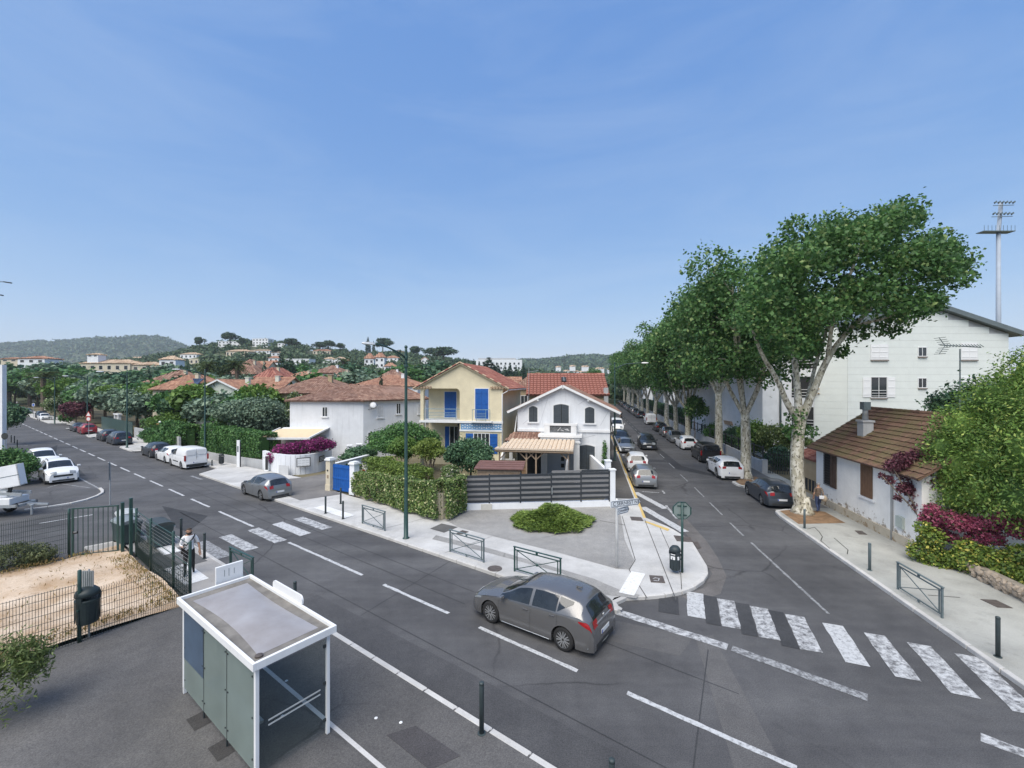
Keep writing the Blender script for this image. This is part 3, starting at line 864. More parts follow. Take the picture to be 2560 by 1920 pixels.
lamp((9.58, 41.0), 'green lamp post at the corner of the white gabled house', 9.0, NR, 2.75)
# twin lamp mast at the left edge
t = thing('lamp_mast', 'tall twin lamp mast cut by the left picture edge', 'street lamp', (-47.3, 39.0, 0), 0)
m = MB(); m.lathe([(0.16, 0), (0.09, 17.2), (0.18, 17.4), (0.18, 17.5)], 12); m.build('pole', GALV, t, True)
for z, l in ((16.35, 2.9), (15.25, 2.15)):
 m = MB(); m.tube([(0, 0, z), (l - 0.5, 0, z - 0.05)], 0.03, 6); a = m.build('arm', MET_DARK, t)
 m = MB(); m.bar((l - 0.6, 0, z - 0.05), (l, 0, z - 0.14), 0.22, 0.1); bev(m.build('lamp_head', MET_DARK, t), 0.03)
# -- litter bins
def litter_bin(parent, h, r, mat, z):
 m = MB(); m.lathe([(r * 0.55, z), (r * 0.86, z + 0.04), (r * 0.92, z + h * 0.25), (r, z + h * 0.62), (r * 1.04, z + h * 0.63), (r * 1.04, z + h * 0.68), (r * 0.99, z + h * 0.69)], 20)
 for v in range(8):
  a = v * math.pi / 4
  m.box((r * 0.95 * math.cos(a), r * 0.95 * math.sin(a), z + h * 0.33), (0.03, 0.03, h * 0.5), a)
 body = m.build('bin_body', mat, parent)
 m = MB(); m.lathe([(r * 0.99, z + h * 0.78), (r * 1.05, z + h * 0.79), (r * 0.95, z + h * 0.9), (r * 0.62, z + h * 0.985), (0.001, z + h)], 20)
 lid = m.build('lid', mat, parent, True)
 for k in range(3):
  a = 0.6 + k * 2 * math.pi / 3
  m = MB(); m.box((r * 0.96 * math.cos(a), r * 0.96 * math.sin(a), z + h * 0.735), (0.05, 0.14, h * 0.12), a); m.build('lid_post', mat, parent)
 return body
# stop sign seen from behind, with its bin
t = thing('stop_sign', 'stop sign seen from behind on dark green pole at the corner', 'road sign', (6.44, 16.65, 0.12))
m = MB(); m.lathe([(0.045, 0), (0.045, 2.62)], 12); m.build('pole', MET_GREEN, t, True)
oc = MB(); ocp = [(0.315 / math.cos(R(22.5)) * math.cos(R(22.5 + 45 * k)), 0.315 / math.cos(R(22.5)) * math.sin(R(22.5 + 45 * k))) for k in range(8)]
fa, ba = -0.085, -0.065
ang = R(-12)
def rotp(x, y, z):
 return (x * math.cos(ang) - y * math.sin(ang), x * math.sin(ang) + y * math.cos(ang), z)
for yy in (0.055, 0.08):
 oc.poly([rotp(x, yy, z + 2.33) for x, z in ocp])
for k in range(8):
 a, b = ocp[k], ocp[(k + 1) % 8]
 oc.poly([rotp(a[0], 0.055, a[1] + 2.33), rotp(b[0], 0.055, b[1] + 2.33), rotp(b[0], 0.08, b[1] + 2.33), rotp(a[0], 0.08, a[1] + 2.33)])
plate = oc.build('sign_plate', pm('sign_back_grey', (0.22, 0.27, 0.26), 0.45, 0.1, 3, metal=0.2), t)
rim = MB()
for k in range(8):
 a, b = ocp[k], ocp[(k + 1) % 8]
 rim.bar(rotp(a[0], 0.06, a[1] + 2.33), rotp(b[0], 0.06, b[1] + 2.33), 0.05, 0.02)
rim.build('sign_rim', MET_GREEN, plate)
for z in (2.5, 2.16):
 m = MB(); m.box(rotp(0, 0.045, z), (0.34, 0.03, 0.04), ang); m.build('bracket', MET_GREEN, t)
t = thing('litter_bin', 'dark litter bin with white stickers hanging on the stop sign pole', 'litter bin', (6.16, 16.62, 0.12))
litter_bin(t, 0.92, 0.2, pm('bin_dark', (0.03, 0.042, 0.048), 0.5, 0.2, 5), 0.1)
m = MB()
for a0, a1 in ((3.5, 4.35), (4.75, 5.15)):
 q = [(0.205 * math.cos(a), 0.205 * math.sin(a)) for a in np.linspace(a0, a1, 6)]
 for (x, y), (x2, y2) in zip(q, q[1:]):
  m.poly([(x, y, 0.55), (x2, y2, 0.55), (x2, y2, 0.76), (x, y, 0.76)])
m.build('sticker', WHITE_PL, t)
m = MB(); m.bar((0.15, 0.02, 0.5), (0.28, 0.03, 0.5), 0.04); m.build('bracket', MET_GREEN, t)
# direction sign post
def text(parent, body, loc, size, mat, rz, name='lettering'):
 c = bpy.data.curves.new(name, 'FONT'); c.body = body; c.size = size; c.extrude = 0.002
 c.align_x = 'LEFT'; c.align_y = 'CENTER'; c.space_character = 1.05
 o = bpy.data.objects.new(name, c); COL.objects.link(o)
 c.materials.append(mat)
 me = bpy.data.meshes.new_from_object(o)
 bpy.data.objects.remove(o); bpy.data.curves.remove(c)
 return put(name, me, parent, loc, (R(90), 0, rz))
INK = pm('sign_ink', (0.02, 0.025, 0.05), 0.5, 0.1, 3)
t = thing('direction_sign', 'white post with two white arrow signs at the corner', 'road sign', (4.07, 17.08, 0.12))
m = MB(); m.lathe([(0.06, 0), (0.057, 2.62), (0.03, 2.68), (0.001, 2.69)], 14)
m.build('pole', pm('white_post', (0.62, 0.62, 0.61), 0.5, 0.25, 1.5, streak=0.3), t, True)
def arrow(L, h, z, rz, x0, txt, size, grey=None):
 c, s = math.cos(rz), math.sin(rz)
 f = lambda x, y, zz: (c * x - s * y, s * x + c * y, zz)
 pts = [(x0, z - h / 2), (x0 + L - h * 0.35, z - h / 2), (x0 + L, z), (x0 + L - h * 0.35, z + h / 2), (x0, z + h / 2)]
 m = MB()
 for y in (-0.085, -0.065):
  m.poly([f(x, y, zz) for x, zz in pts])
 for a, b in zip(pts, pts[1:] + pts[:1]):
  m.poly([f(a[0], -0.085, a[1]), f(b[0], -0.085, b[1]), f(b[0], -0.065, b[1]), f(a[0], -0.065, a[1])])
 pl = m.build('sign_plate', pm('sign_white', (0.66, 0.70, 0.74), 0.4, 0.08, 3), t)
 m = MB(); k = 0.03
 ip = [(x0 + k, z - h / 2 + k), (x0 + L - h * 0.38, z - h / 2 + k), (x0 + L - k * 1.6, z), (x0 + L - h * 0.38, z + h / 2 - k), (x0 + k, z + h / 2 - k)]
 for a, b in zip(ip, ip[1:] + ip[:1]):
  m.bar(f(a[0], -0.088, a[1]), f(b[0], -0.088, b[1]), 0.004, 0.016, up=(0, 0, 1))
 m.build('border', INK, pl)
 for tx, xo, mt in txt:
  text(pl, tx, f(x0 + xo, -0.0885, z), size, mt, rz)
FADED = pm('sign_ink_faded', (0.42, 0.46, 0.52), 0.5, 0.1, 3)
arrow(1.36, 0.26, 2.5, R(21), -0.33, [('C', 0.09, INK), ('SERNE', 0.27, INK), ('ST', 0.83, INK), ('NE', 1.08, INK), ('I', 0.68, FADED)], 0.19)
arrow(0.72, 0.26, 2.2, R(36), -0.08, [('Cimetière', 0.07, INK)], 0.14)
# -- bus shelter
SH_ROT = math.atan2(DL.y, DL.x)          # local x runs along +s, local y along -n
o0 = SN(8.3, 5.0)
sh = thing('bus_shelter', 'white framed glass bus shelter with flat grey roof in the foreground', 'bus shelter', (o0[0], o0[1], 0.12), SH_ROT)
ZR = 2.06; LS, WS = 4.0, 1.6
for (x, y) in ((0.14, 0.12), (0.14, WS - 0.12), (LS - 0.14, WS - 0.12), (LS - 0.14, 0.12)):
 m = MB(); m.box((x, y, ZR / 2), (0.07, 0.07, ZR)); bev(m.build('post', WHITE_MET, sh), 0.008)
fr = MB()
fr.box((LS / 2, 0.03, ZR + 0.07), (LS, 0.06, 0.14)); fr.box((LS / 2, WS - 0.03, ZR + 0.07), (LS, 0.06, 0.14))
fr.box((0.03, WS / 2, ZR + 0.068), (0.06, WS - 0.12, 0.14)); fr.box((LS - 0.03, WS / 2, ZR + 0.068), (0.06, WS - 0.12, 0.14))
roof = bev(fr.build('roof_frame', WHITE_MET, sh), 0.006)
m = MB(); m.box((LS / 2, WS / 2, ZR + 0.045), (LS - 0.12, WS - 0.12, 0.05)); m.build('roof_tray', pm('roof_tray_dirt', (0.195, 0.182, 0.165), 0.85, 0.35, 3, bmp=0.2), roof)
# domed membrane of the roof
nx, ny = 24, 10
mem = MB(); base = len(mem.v)
for i in range(nx + 1):
 for j in range(ny + 1):
  u, w = i / nx, j / ny
  pinch = 0.10 * math.sin(math.pi * u)
  x = 0.32 + (LS - 0.64) * u
  y = 0.22 + pinch * 0.6 + (WS - 0.44 - 1.6 * pinch) * w
  z = ZR + 0.075 + 0.075 * (1 - (2 * w - 1) ** 2) * min(1, 7 * u * 1.0, 7 * (1 - u))
  mem.v.append((x, y, z))
for i in range(nx):
 for j in range(ny):
  a = i * (ny + 1) + j
  mem.f.append([a, a + ny + 1, a + ny + 2, a + 1]); mem.m.append(0)
mem.build('roof_membrane', pm('roof_membrane', (0.30, 0.295, 0.31), 0.5, 0.18, 1.2, spec=0.45, tint=(1, 0.95, 0.9)), roof, True)
m = MB(); m.lathe([(0.07, ZR + 0.07), (0.07, ZR + 0.10), (0.03, ZR + 0.115), (0.001, ZR + 0.116)], 14, (0.28, WS - 0.22, 0)); m.build('roof_drain', IRON, roof)
FROST = clearpane('frosted_glass', (0.27, 0.33, 0.31), 0.60, 0.28)
BLUEG = clearpane('blue_film_glass', (0.16, 0.22, 0.31), 0.86, 0.35)
CLEAR = clearpane('clear_glass', (0.10, 0.11, 0.11), 0.13, 0.04)
bw = (LS - 0.36) / 3
for k in range(3):
 x0, x1 = 0.18 + bw * k + 0.012, 0.18 + bw * (k + 1) - 0.012
 m = MB(); m.box(((x0 + x1) / 2, WS - 0.10, 0.15 + 0.93), (x1 - x0, 0.012, 1.86)); pane = m.build('glass_panel', FROST, sh)
 if k == 2:
  m = MB(); m.box(((x0 + x1) / 2, WS - 0.09, 1.42), (x1 - x0 - 0.02, 0.006, 1.15)); m.build('poster_back', pm('poster_blue', (0.075, 0.115, 0.175), 0.4, 0.25, 1.0), pane)
 for xx in (x0, x1):
  for z in (0.35, 1.1, 1.85):
   m = MB(); m.lathe([(0.018, 0), (0.018, 0.012), (0.001, 0.014)], 8, (xx + (0.05 if xx == x0 else -0.05), WS - 0.094, z), 'y'); m.build('clamp', MET_DARK, pane)
for x in (0.18 + bw, 0.18 + 2 * bw, 0.14, LS - 0.14):
 m = MB(); m.box((x, WS - 0.10, 0.075), (0.03, 0.03, 0.15)); m.build('foot', MET_DARK, sh)
 m = MB(); m.box((x, WS - 0.10, 1.08), (0.012, 0.02, 1.86)); m.build('mullion', MET_DARK, sh)
m = MB(); m.box((0.14, WS / 2, 1.05), (0.012, WS - 0.34, 1.8)); pane = m.build('glass_panel', CLEAR, sh)
ETCH = pm('etched_line', (0.50, 0.52, 0.52), 0.6, 0.1, 3)
for z in (0.88, 0.97):
 m = MB(); m.box((0.131, WS / 2 - 0.02, z), (0.004, 1.0, 0.03)); m.build('etched_band', ETCH, pane)
for z in (0.3, 1.05, 1.8):
 m = MB(); m.box((0.14, 0.185, z), (0.03, 0.05, 0.06)); m.build('clamp', MET_DARK, sh)
m = MB(); m.box((LS - 0.14, WS / 2, 1.05), (0.012, WS - 0.34, 1.8)); m.build('glass_panel', CLEAR, sh)
m = MB(); m.box((LS / 2, WS - 0.42, 0.45), (2.2, 0.3, 0.05)); bench = m.build('bench', GALV, sh)
for x in (LS / 2 - 0.9, LS / 2 + 0.9):
 m = MB(); m.box((x, WS - 0.42, 0.21), (0.05, 0.2, 0.42)); m.build('leg', GALV, bench)
# rounded name board standing on the street edge, white board at the far corner
m = MB()
def stadium(x0, x1, z0, z1, n=6):
 r = (z1 - z0) * 0.45; q = []
 for cx, cz, a0 in ((x1 - r, z0 + r, -90), (x1 - r, z1 - r, 0), (x0 + r, z1 - r, 90), (x0 + r, z0 + r, 180)):
  for k in range(n + 1):
   a = R(a0 + 90 * k / n); q.append((cx + r * math.cos(a), cz + r * math.sin(a)))
 return q
q = stadium(1.35, 2.75, ZR + 0.10, ZR + 0.34)
for y in (-0.01, 0.025):
 m.poly([(x, y, z) for x, z in q])
for a, b in zip(q, q[1:] + q[:1]):
 m.poly([(a[0], -0.01, a[1]), (b[0], -0.01, b[1]), (b[0], 0.025, b[1]), (a[0], 0.025, a[1])])
m.build('name_board', WHITE_PL, sh)
m = MB(); m.box((LS + 0.16, 0.45, 1.42), (0.06, 0.62, 2.3)); ip = bev(m.build('info_panel', WHITE_PL, sh), 0.01)
for k, (dy, hh) in enumerate(((-0.1, 0.14), (0.02, 0.19), (0.12, 0.16))):
 m = MB(); m.box((LS + 0.127, 0.45 + dy, 2.38), (0.004, 0.008, hh)); m.build('smudge', MET_GREY, ip)
GREY_TAR = asphalt('footing_tar', (0.055, 0.053, 0.052), crack=False)
for sx, w in ((8.3 + 0.18 + bw, 0.5), (8.3 + 0.18 + 2 * bw, 0.5)):
 patch(platform, 'footing_patch', [SN(sx - w / 2, 3.25), SN(sx + w / 2, 3.25), SN(sx + w / 2, 3.55), SN(sx - w / 2, 3.55)], GREY_TAR, 0.128)
for k, (px, py) in enumerate(((706, 1790), (716, 1702), (940, 1795), (1002, 1806))):
 m = MB(); c = gp(px, py, .12); m.lathe([(0.04, 0), (0.03, 0.008), (0.001, 0.01)], 6, (c[0], c[1], 0.122))
 tag(m.build('paper_scrap', WHITE_PL), 'scrap of white paper on the bus stop tarmac', 'litter', 'scraps of paper on the tarmac')
# -- green mesh fences of the sandy lot
def mesh_panel(parent, a, b, z0, z1, gap=0.055, hgap=0.2, r=0.006, fold=True):
 """welded wire panel: real wires, too fine to pick apart singly"""
 a, b = Vector(a), Vector(b)
 d = (b - a); L = d.length; d.normalize(); nrm = Vector((-d.y, d.x))
 rows = list(np.arange(z0, z1 + 0.001, hgap))
 def off(z):
  k = (z - z0) / (z1 - z0)
  return 0.05 if fold and (abs(k - 0.97) < 0.03 or abs(k - 0.5) < 0.05 or abs(k - 0.05) < 0.03) else 0.0
 m = MB()
 zs = [z0, z0 + 0.1, z0 + (z1 - z0) * 0.46, z0 + (z1 - z0) * 0.5, z0 + (z1 - z0) * 0.54, z1 - 0.1, z1 - 0.04, z1]
 n = int(L / gap)
 for k in range(n + 1):
  p = a + d * (L * k / n)
  m.tube([(p.x + nrm.x * off(z), p.y + nrm.y * off(z), z) for z in zs], r, 3, False)
 for z in rows:
  o = nrm * off(z)
  m.tube([(a.x + o.x, a.y + o.y, z), (b.x + o.x, b.y + o.y, z)], r * 1.3, 3, False)
 return tag(m.build('mesh_panel', pm('fence_wire', (0.014, 0.03, 0.028), 0.5, 0.2, 3), parent), kind='stuff')
def fence_posts(t, pts, h, z=0.1, r=0.033):
 for p in pts:
  m = MB(); m.lathe([(r, z), (r, z + h), (r * 0.6, z + h + 0.02), (0.001, z + h + 0.021)], 10, (p[0], p[1], 0)); m.build('post', MET_GREEN, t, True)
cor = SN(17.05, 5.08)
fr_pts = [cor, SN(16.85, 2.45), SN(16.95, -0.15), SN(17, -2.7)]
t = thing('mesh_fence', 'green wire mesh fence in front of the sandy lot, with the litter bin', 'fence')
fence_posts(t, fr_pts[1:], 2.0, r=0.045)
for a, b in zip(fr_pts, fr_pts[1:]):
 mesh_panel(t, a, b, 0.14, 1.75 if a != cor else 1.5)
sd_pts = [cor, SN(18.7, 5.08), SN(21.2, 5.05), SN(23.4, 5.1)]
t = thing('mesh_fence', 'green wire mesh fence along the pavement beside the walking man', 'fence')
fence_posts(t, sd_pts, 2.0, r=0.045)
for a, b in zip(sd_pts, sd_pts[1:]):
 mesh_panel(t, a, b, 0.14, 1.15)
 for z in (1.9, 1.2):
  m = MB(); m.tube([(a[0], a[1], z + 0.1), (b[0], b[1], z + 0.1)], 0.014, 5); m.build('rail', MET_GREEN, t)
 for k in range(5):
  m = MB(); m.tube([(a[0], a[1], 1.35 + 0.13 * k), (b[0], b[1], 1.35 + 0.13 * k)], 0.004, 3); m.build('wire', GALV, t)
bk_pts = [SN(25.5, 3.4), SN(25.4, 0.9), SN(25.4, -1.6)]
t = thing('mesh_fence', 'green wire mesh fence between sandy lot and side road', 'fence')
fence_posts(t, bk_pts, 2.0, r=0.045)
for a, b in zip(bk_pts, bk_pts[1:]):
 mesh_panel(t, a, b, 0.3, 2.0)
# gate
ga, gb = Vector(SN(25.45, 3.5)), Vector(SN(24.6, 4.75))
dg = (gb - ga); t = thing('metal_gate', 'green barred gate standing at the back of the sandy lot', 'gate', (ga.x, ga.y, 0.12), math.atan2(dg.y, dg.x))
Lg = dg.length
for x in (0, Lg):
 m = MB(); m.box((x, 0, 1.0), (0.07, 0.05, 2.0)); m.build('stile', MET_GREEN, t)
for z in (0.06, 1.97):
 m = MB(); m.box((Lg / 2, 0, z), (Lg, 0.04, 0.05)); m.build('rail', MET_GREEN, t)
nb = 9
for k in range(1, nb):
 m = MB(); m.box((Lg * k / nb, 0, 1.0), (0.022, 0.022, 1.9)); m.build('bar', MET_GREEN, t)
m = MB(); m.box((0.1, -0.04, 1.0), (0.16, 0.06, 0.1)); m.build('lock', BLACK_PL, t)
m = MB(); m.box((0.12, -0.085, 1.03), (0.1, 0.02, 0.03)); m.build('handle', GALV, t)
for s, n, h, lb in ((24.35, 4.85, 2.15, 'thick green gate post beside the barred gate'), (24.0, 5.05, 2.35, 'tallest green post behind the gate'), (23.75, 5.0, 1.95, 'green post between gate and pavement fence')):
 p = SN(s, n); m = MB(); m.box((p[0], p[1], 0.1 + h / 2), (0.11, 0.11, h), SH_ROT)
 tag(bev(m.build('gate_post', MET_GREEN), 0.01), lb, 'post', 'gate posts')
# bin and plate on the front fence
pb = SN(16.8, 2.45)
t = thing('litter_bin', 'dark green litter bin hanging on the mesh fence post', 'litter bin', (pb[0] - 0.02, pb[1] + 0.24, 0.12))
litter_bin(t, 1.02, 0.27, pm('bin_green', (0.022, 0.034, 0.036), 0.5, 0.2, 5), 0.42)
m = MB(); m.bar((0, -0.2, 0.9), (0, -0.3, 0.9), 0.05); m.build('bracket', MET_GREEN, t)
t = thing('notice_board', 'small grey notice board behind the fence litter bin', 'sign', (pb[0] - 0.05, pb[1] + 0.28, 0.12))
m = MB(); m.box((0, 0, 1.62), (0.32, 0.02, 0.5)); m.build('plate', pm('plate_grey', (0.28, 0.30, 0.31), 0.5, 0.2, 4), t)
for k in range(5):
 m = MB(); m.box((-0.12 + 0.06 * k, -0.014, 1.62), (0.012, 0.006, 0.48)); m.build('rib', MET_GREY, t)
m = MB(); m.box((0, 0.03, 0.95), (0.04, 0.03, 1.9)); m.build('pole', GALV, t)
# -- wheelie containers behind the gate
def container(p, rz, label, lid_mat, lid_open=False):
 t = thing('waste_container', label, 'bin', (p[0], p[1], 0.0), rz, 'waste containers')
 m = MB(); body = [(-0.6, -0.36), (0.6, -0.36), (0.6, 0.36), (-0.6, 0.36)]
 for (z0, k0), (z1, k1) in (((0.2, 0.86), (1.0, 1.0)),):
  lo = [(x * k0, y * k0, z0) for x, y in body]; hi = [(x * k1, y * k1, z1) for x, y in body]
  m.poly(lo[::-1]); m.poly(hi)
  for i in range(4):
   j = (i + 1) % 4; m.poly([lo[i], lo[j], hi[j], hi[i]])
 m.box((0, 0, 1.02), (1.26, 0.8, 0.06))
 m.build('tub', pm('container_green', (0.045, 0.07, 0.07), 0.55, 0.2, 4), t)
 m = MB()
 n = 8
 for i in range(n):
  a0, a1 = math.pi * i / n, math.pi * (i + 1) / n
  m.poly([(-0.62, -0.4 * math.cos(a0), 1.05 + 0.16 * math.sin(a0)), (0.62, -0.4 * math.cos(a0), 1.05 + 0.16 * math.sin(a0)), (0.62, -0.4 * math.cos(a1), 1.05 + 0.16 * math.sin(a1)), (-0.62, -0.4 * math.cos(a1), 1.05 + 0.16 * math.sin(a1))])
 for x in (-0.62, 0.62):
  m.poly([(x, -0.4 * math.cos(math.pi * i / n), 1.05 + 0.16 * math.sin(math.pi * i / n)) for i in range(n + 1)])
 m.build('lid', lid_mat, t)
 for x in (-0.5, 0.5):
  for y in (-0.28, 0.28):
   m = MB(); m.lathe([(0.03, -0.03), (0.1, -0.025), (0.1, 0.025), (0.03, 0.03)], 12, (x, y, 0.1), 'y'); m.build('wheel', BLACK, t)
 m = MB(); m.tube([(-0.5, -0.43, 0.92), (0.5, -0.43, 0.92)], 0.02, 6); m.build('handle', GALV, t)
GREYLID = pm('container_grey', (0.20, 0.23, 0.24), 0.5, 0.2, 3)
container(SN(25.9, 5.3), SH_ROT + 0.1, 'green waste container with grey lid just behind the gate', GREYLID)
container(SN(24.3, 6.1), SH_ROT, 'green waste container with dark lid beside the fence end', pm('container_dark_lid', (0.05, 0.06, 0.06), 0.5, 0.2, 3))
container(SN(27.3, 5.6), SH_ROT - 0.1, 'waste container with pale lid farthest behind the gate', pm('container_pale_lid', (0.42, 0.44, 0.44), 0.5, 0.2, 3))
# -- small signs up the left street
def round_sign(p, label, parts, h=2.3):
 t = thing('road_sign', label, 'road sign', (p[0], p[1], 0.0))
 m = MB(); m.lathe([(0.035, 0), (0.035, h)], 8); m.build('pole', GALV, t)
 for kind, z, mat in parts:
  m = MB()
  if kind == 'tri':
   q = [(-0.42, z - 0.3), (0.42, z - 0.3), (0, z + 0.42)]
  elif kind == 'rect':
   q = [(-0.3, z - 0.3), (0.3, z - 0.3), (0.3, z + 0.3), (-0.3, z + 0.3)]
  else:
   q = [(0.34 * math.cos(2 * math.pi * k / 16), z + 0.34 * math.sin(2 * math.pi * k / 16)) for k in range(16)]
  for y in (-0.06, -0.04):
   m.poly([(x, y, zz) for x, zz in q])
  for a, b in zip(q, q[1:] + q[:1]):
   m.poly([(a[0], -0.06, a[1]), (b[0], -0.06, b[1]), (b[0], -0.04, b[1]), (a[0], -0.04, a[1])])
  m.build('sign_plate', mat[0], t)
  if mat[1]:
   k = 0.72; m = MB(); cz = sum(b for a, b in q) / len(q)
   m.poly([(x * k, -0.064, cz + (zz - cz) * k) for x, zz in q]); m.build('sign_face', mat[1], t)
RED = pm('sign_red', (0.5, 0.035, 0.03), 0.45, 0.1, 3); BLUE = pm('sign_blue', (0.03, 0.10, 0.42), 0.45, 0.1, 3)
SWHITE = pm('sign_face_white', (0.72, 0.73, 0.73), 0.4, 0.05, 3)
round_sign(gp(222, 1092), 'warning triangle above round speed sign behind the red car', [('tri', 3.1, (RED, SWHITE)), ('disc', 2.45, (RED, SWHITE))], 3.4)
round_sign(gp(84, 1045), 'blue square crossing sign far up the left street', [('disc', 3.6, (MET_DARK, None)), ('rect', 2.8, (SWHITE, BLUE))], 3.9)
round_sign(gp(13, 1140), 'dark round sign seen from behind at the left edge', [('disc', 2.0, (MET_DARK, None))], 2.2)
p = gp(275, 1262)
t = thing('road_sign', 'tall white sign plate seen edge on behind the gate', 'road sign', (p[0], p[1], 0))
m = MB(); m.lathe([(0.035, 0), (0.035, 2.5)], 8); m.build('pole', GALV, t)
m = MB(); q = stadium(-0.16, 0.16, 1.5, 2.6)
for y in (-0.05, -0.03): m.poly([(x * 0.7, y - x * 0.9, z) for x, z in q])
m.build('sign_plate', pm('plate_white_grey', (0.5, 0.52, 0.53), 0.5, 0.1, 3), t)
# street ashtray bin and totem near the hedge
p = SN(46.2, 15.2); t = thing('litter_bin', 'dark litter bin at the lamp post beside the white van', 'litter bin', (p[0] + 2.0, p[1] - 1.3, 0.12))
litter_bin(t, 0.9, 0.2, MET_DARK, 0.1)
p = gp(530, 1168); bollard(p, 'short bollard near the bin by the white van', 0.5)
p = (-23.5, 37.8)
t = thing('sign_totem', 'slim white sign totem standing before the clipped hedge', 'sign', (p[0], p[1], 0.12))
m = MB(); m.box((0, 0, 1.15), (0.26, 0.1, 2.3)); bev(m.build('panel', WHITE_PL, t), 0.01)
m = MB(); m.box((0.155, 0.02, 1.05), (0.05, 0.08, 2.1)); m.build('edge', BLACK_PL, t)
m = MB(); m.box((-0.02, -0.056, 1.55), (0.12, 0.006, 0.5)); m.build('print', MET_GREY, t)
# == vehicles
def carpaint(name, col, metal=0.5, rough=0.32):
 if name in MATS: return MATS[name]
 m, nt, b = nodes_of(name)
 v = coords(nt, 'Object')
 dirt = ramp(nt, noise(nt, v, 2.5, 6, 0.7), 0.45, 0.8)
 k = nt.nodes.new('ShaderNodeMath'); k.operation = 'MULTIPLY'; k.inputs[1].default_value = 0.12
 nt.links.new(dirt, k.inputs[0])
 c = mixc(nt, k.outputs[0], col, (0.25, 0.23, 0.2))
 nt.links.new(c, b.inputs['Base Color'])
 b.inputs['Metallic'].default_value = metal
 b.inputs['Roughness'].default_value = rough
 b.inputs['Coat Weight'].default_value = 0.35
 b.inputs['Coat Roughness'].default_value = 0.05
 MATS[name] = m
 return m
C_GREY = carpaint('car_grey', (0.185, 0.184, 0.187), .55, .26); C_SILV = carpaint('car_silver', (0.26, 0.27, 0.28), 0.6)
C_WHITE = carpaint('car_white', (0.74, 0.75, 0.76), 0.0, 0.35); C_DARK = carpaint('car_dark', (0.028, 0.033, 0.04), 0.3)
C_BLUE = carpaint('car_slate', (0.05, 0.062, 0.08), 0.5); C_RED = carpaint('car_red', (0.26, 0.02, 0.028), 0.2)
C_BLACK = carpaint('car_black', (0.010, 0.011, 0.013), 0.0)
CGLASS = glassmat('car_glass', (0.018, 0.022, 0.026), 0.04, 0.7)
TAILL = pm('tail_light', (0.30, 0.012, 0.014), 0.2, 0.2, 8, spec=0.6); HEADL = pm('head_light', (0.22, 0.24, 0.26), 0.12, 0.3, 8, spec=0.8)
RIMM = pm('rim_alloy', (0.50, 0.51, 0.52), 0.3, 0.1, 5, metal=0.7); RIMD = pm('rim_dark', (0.06, 0.06, 0.065), 0.5, 0.2, 5)
PLATE = pm('number_plate', (0.70, 0.71, 0.72), 0.4, 0.05, 6); PLATEB = pm('plate_blue', (0.02, 0.06, 0.35), 0.4, 0.05, 6)
TYRE = pm('tyre', (0.02, 0.02, 0.021), 0.85, 0.25, 6)
def sm(xs, tab, k=0.06):
 x, y = [p[0] for p in tab], [p[1] for p in tab]
 if x[0] > x[-1]: x, y = x[::-1], y[::-1]
 o = np.linspace(-1, 1, 9) * k
 return np.mean([np.interp(np.asarray(xs, float) + d, x, y) for d in o], 0)
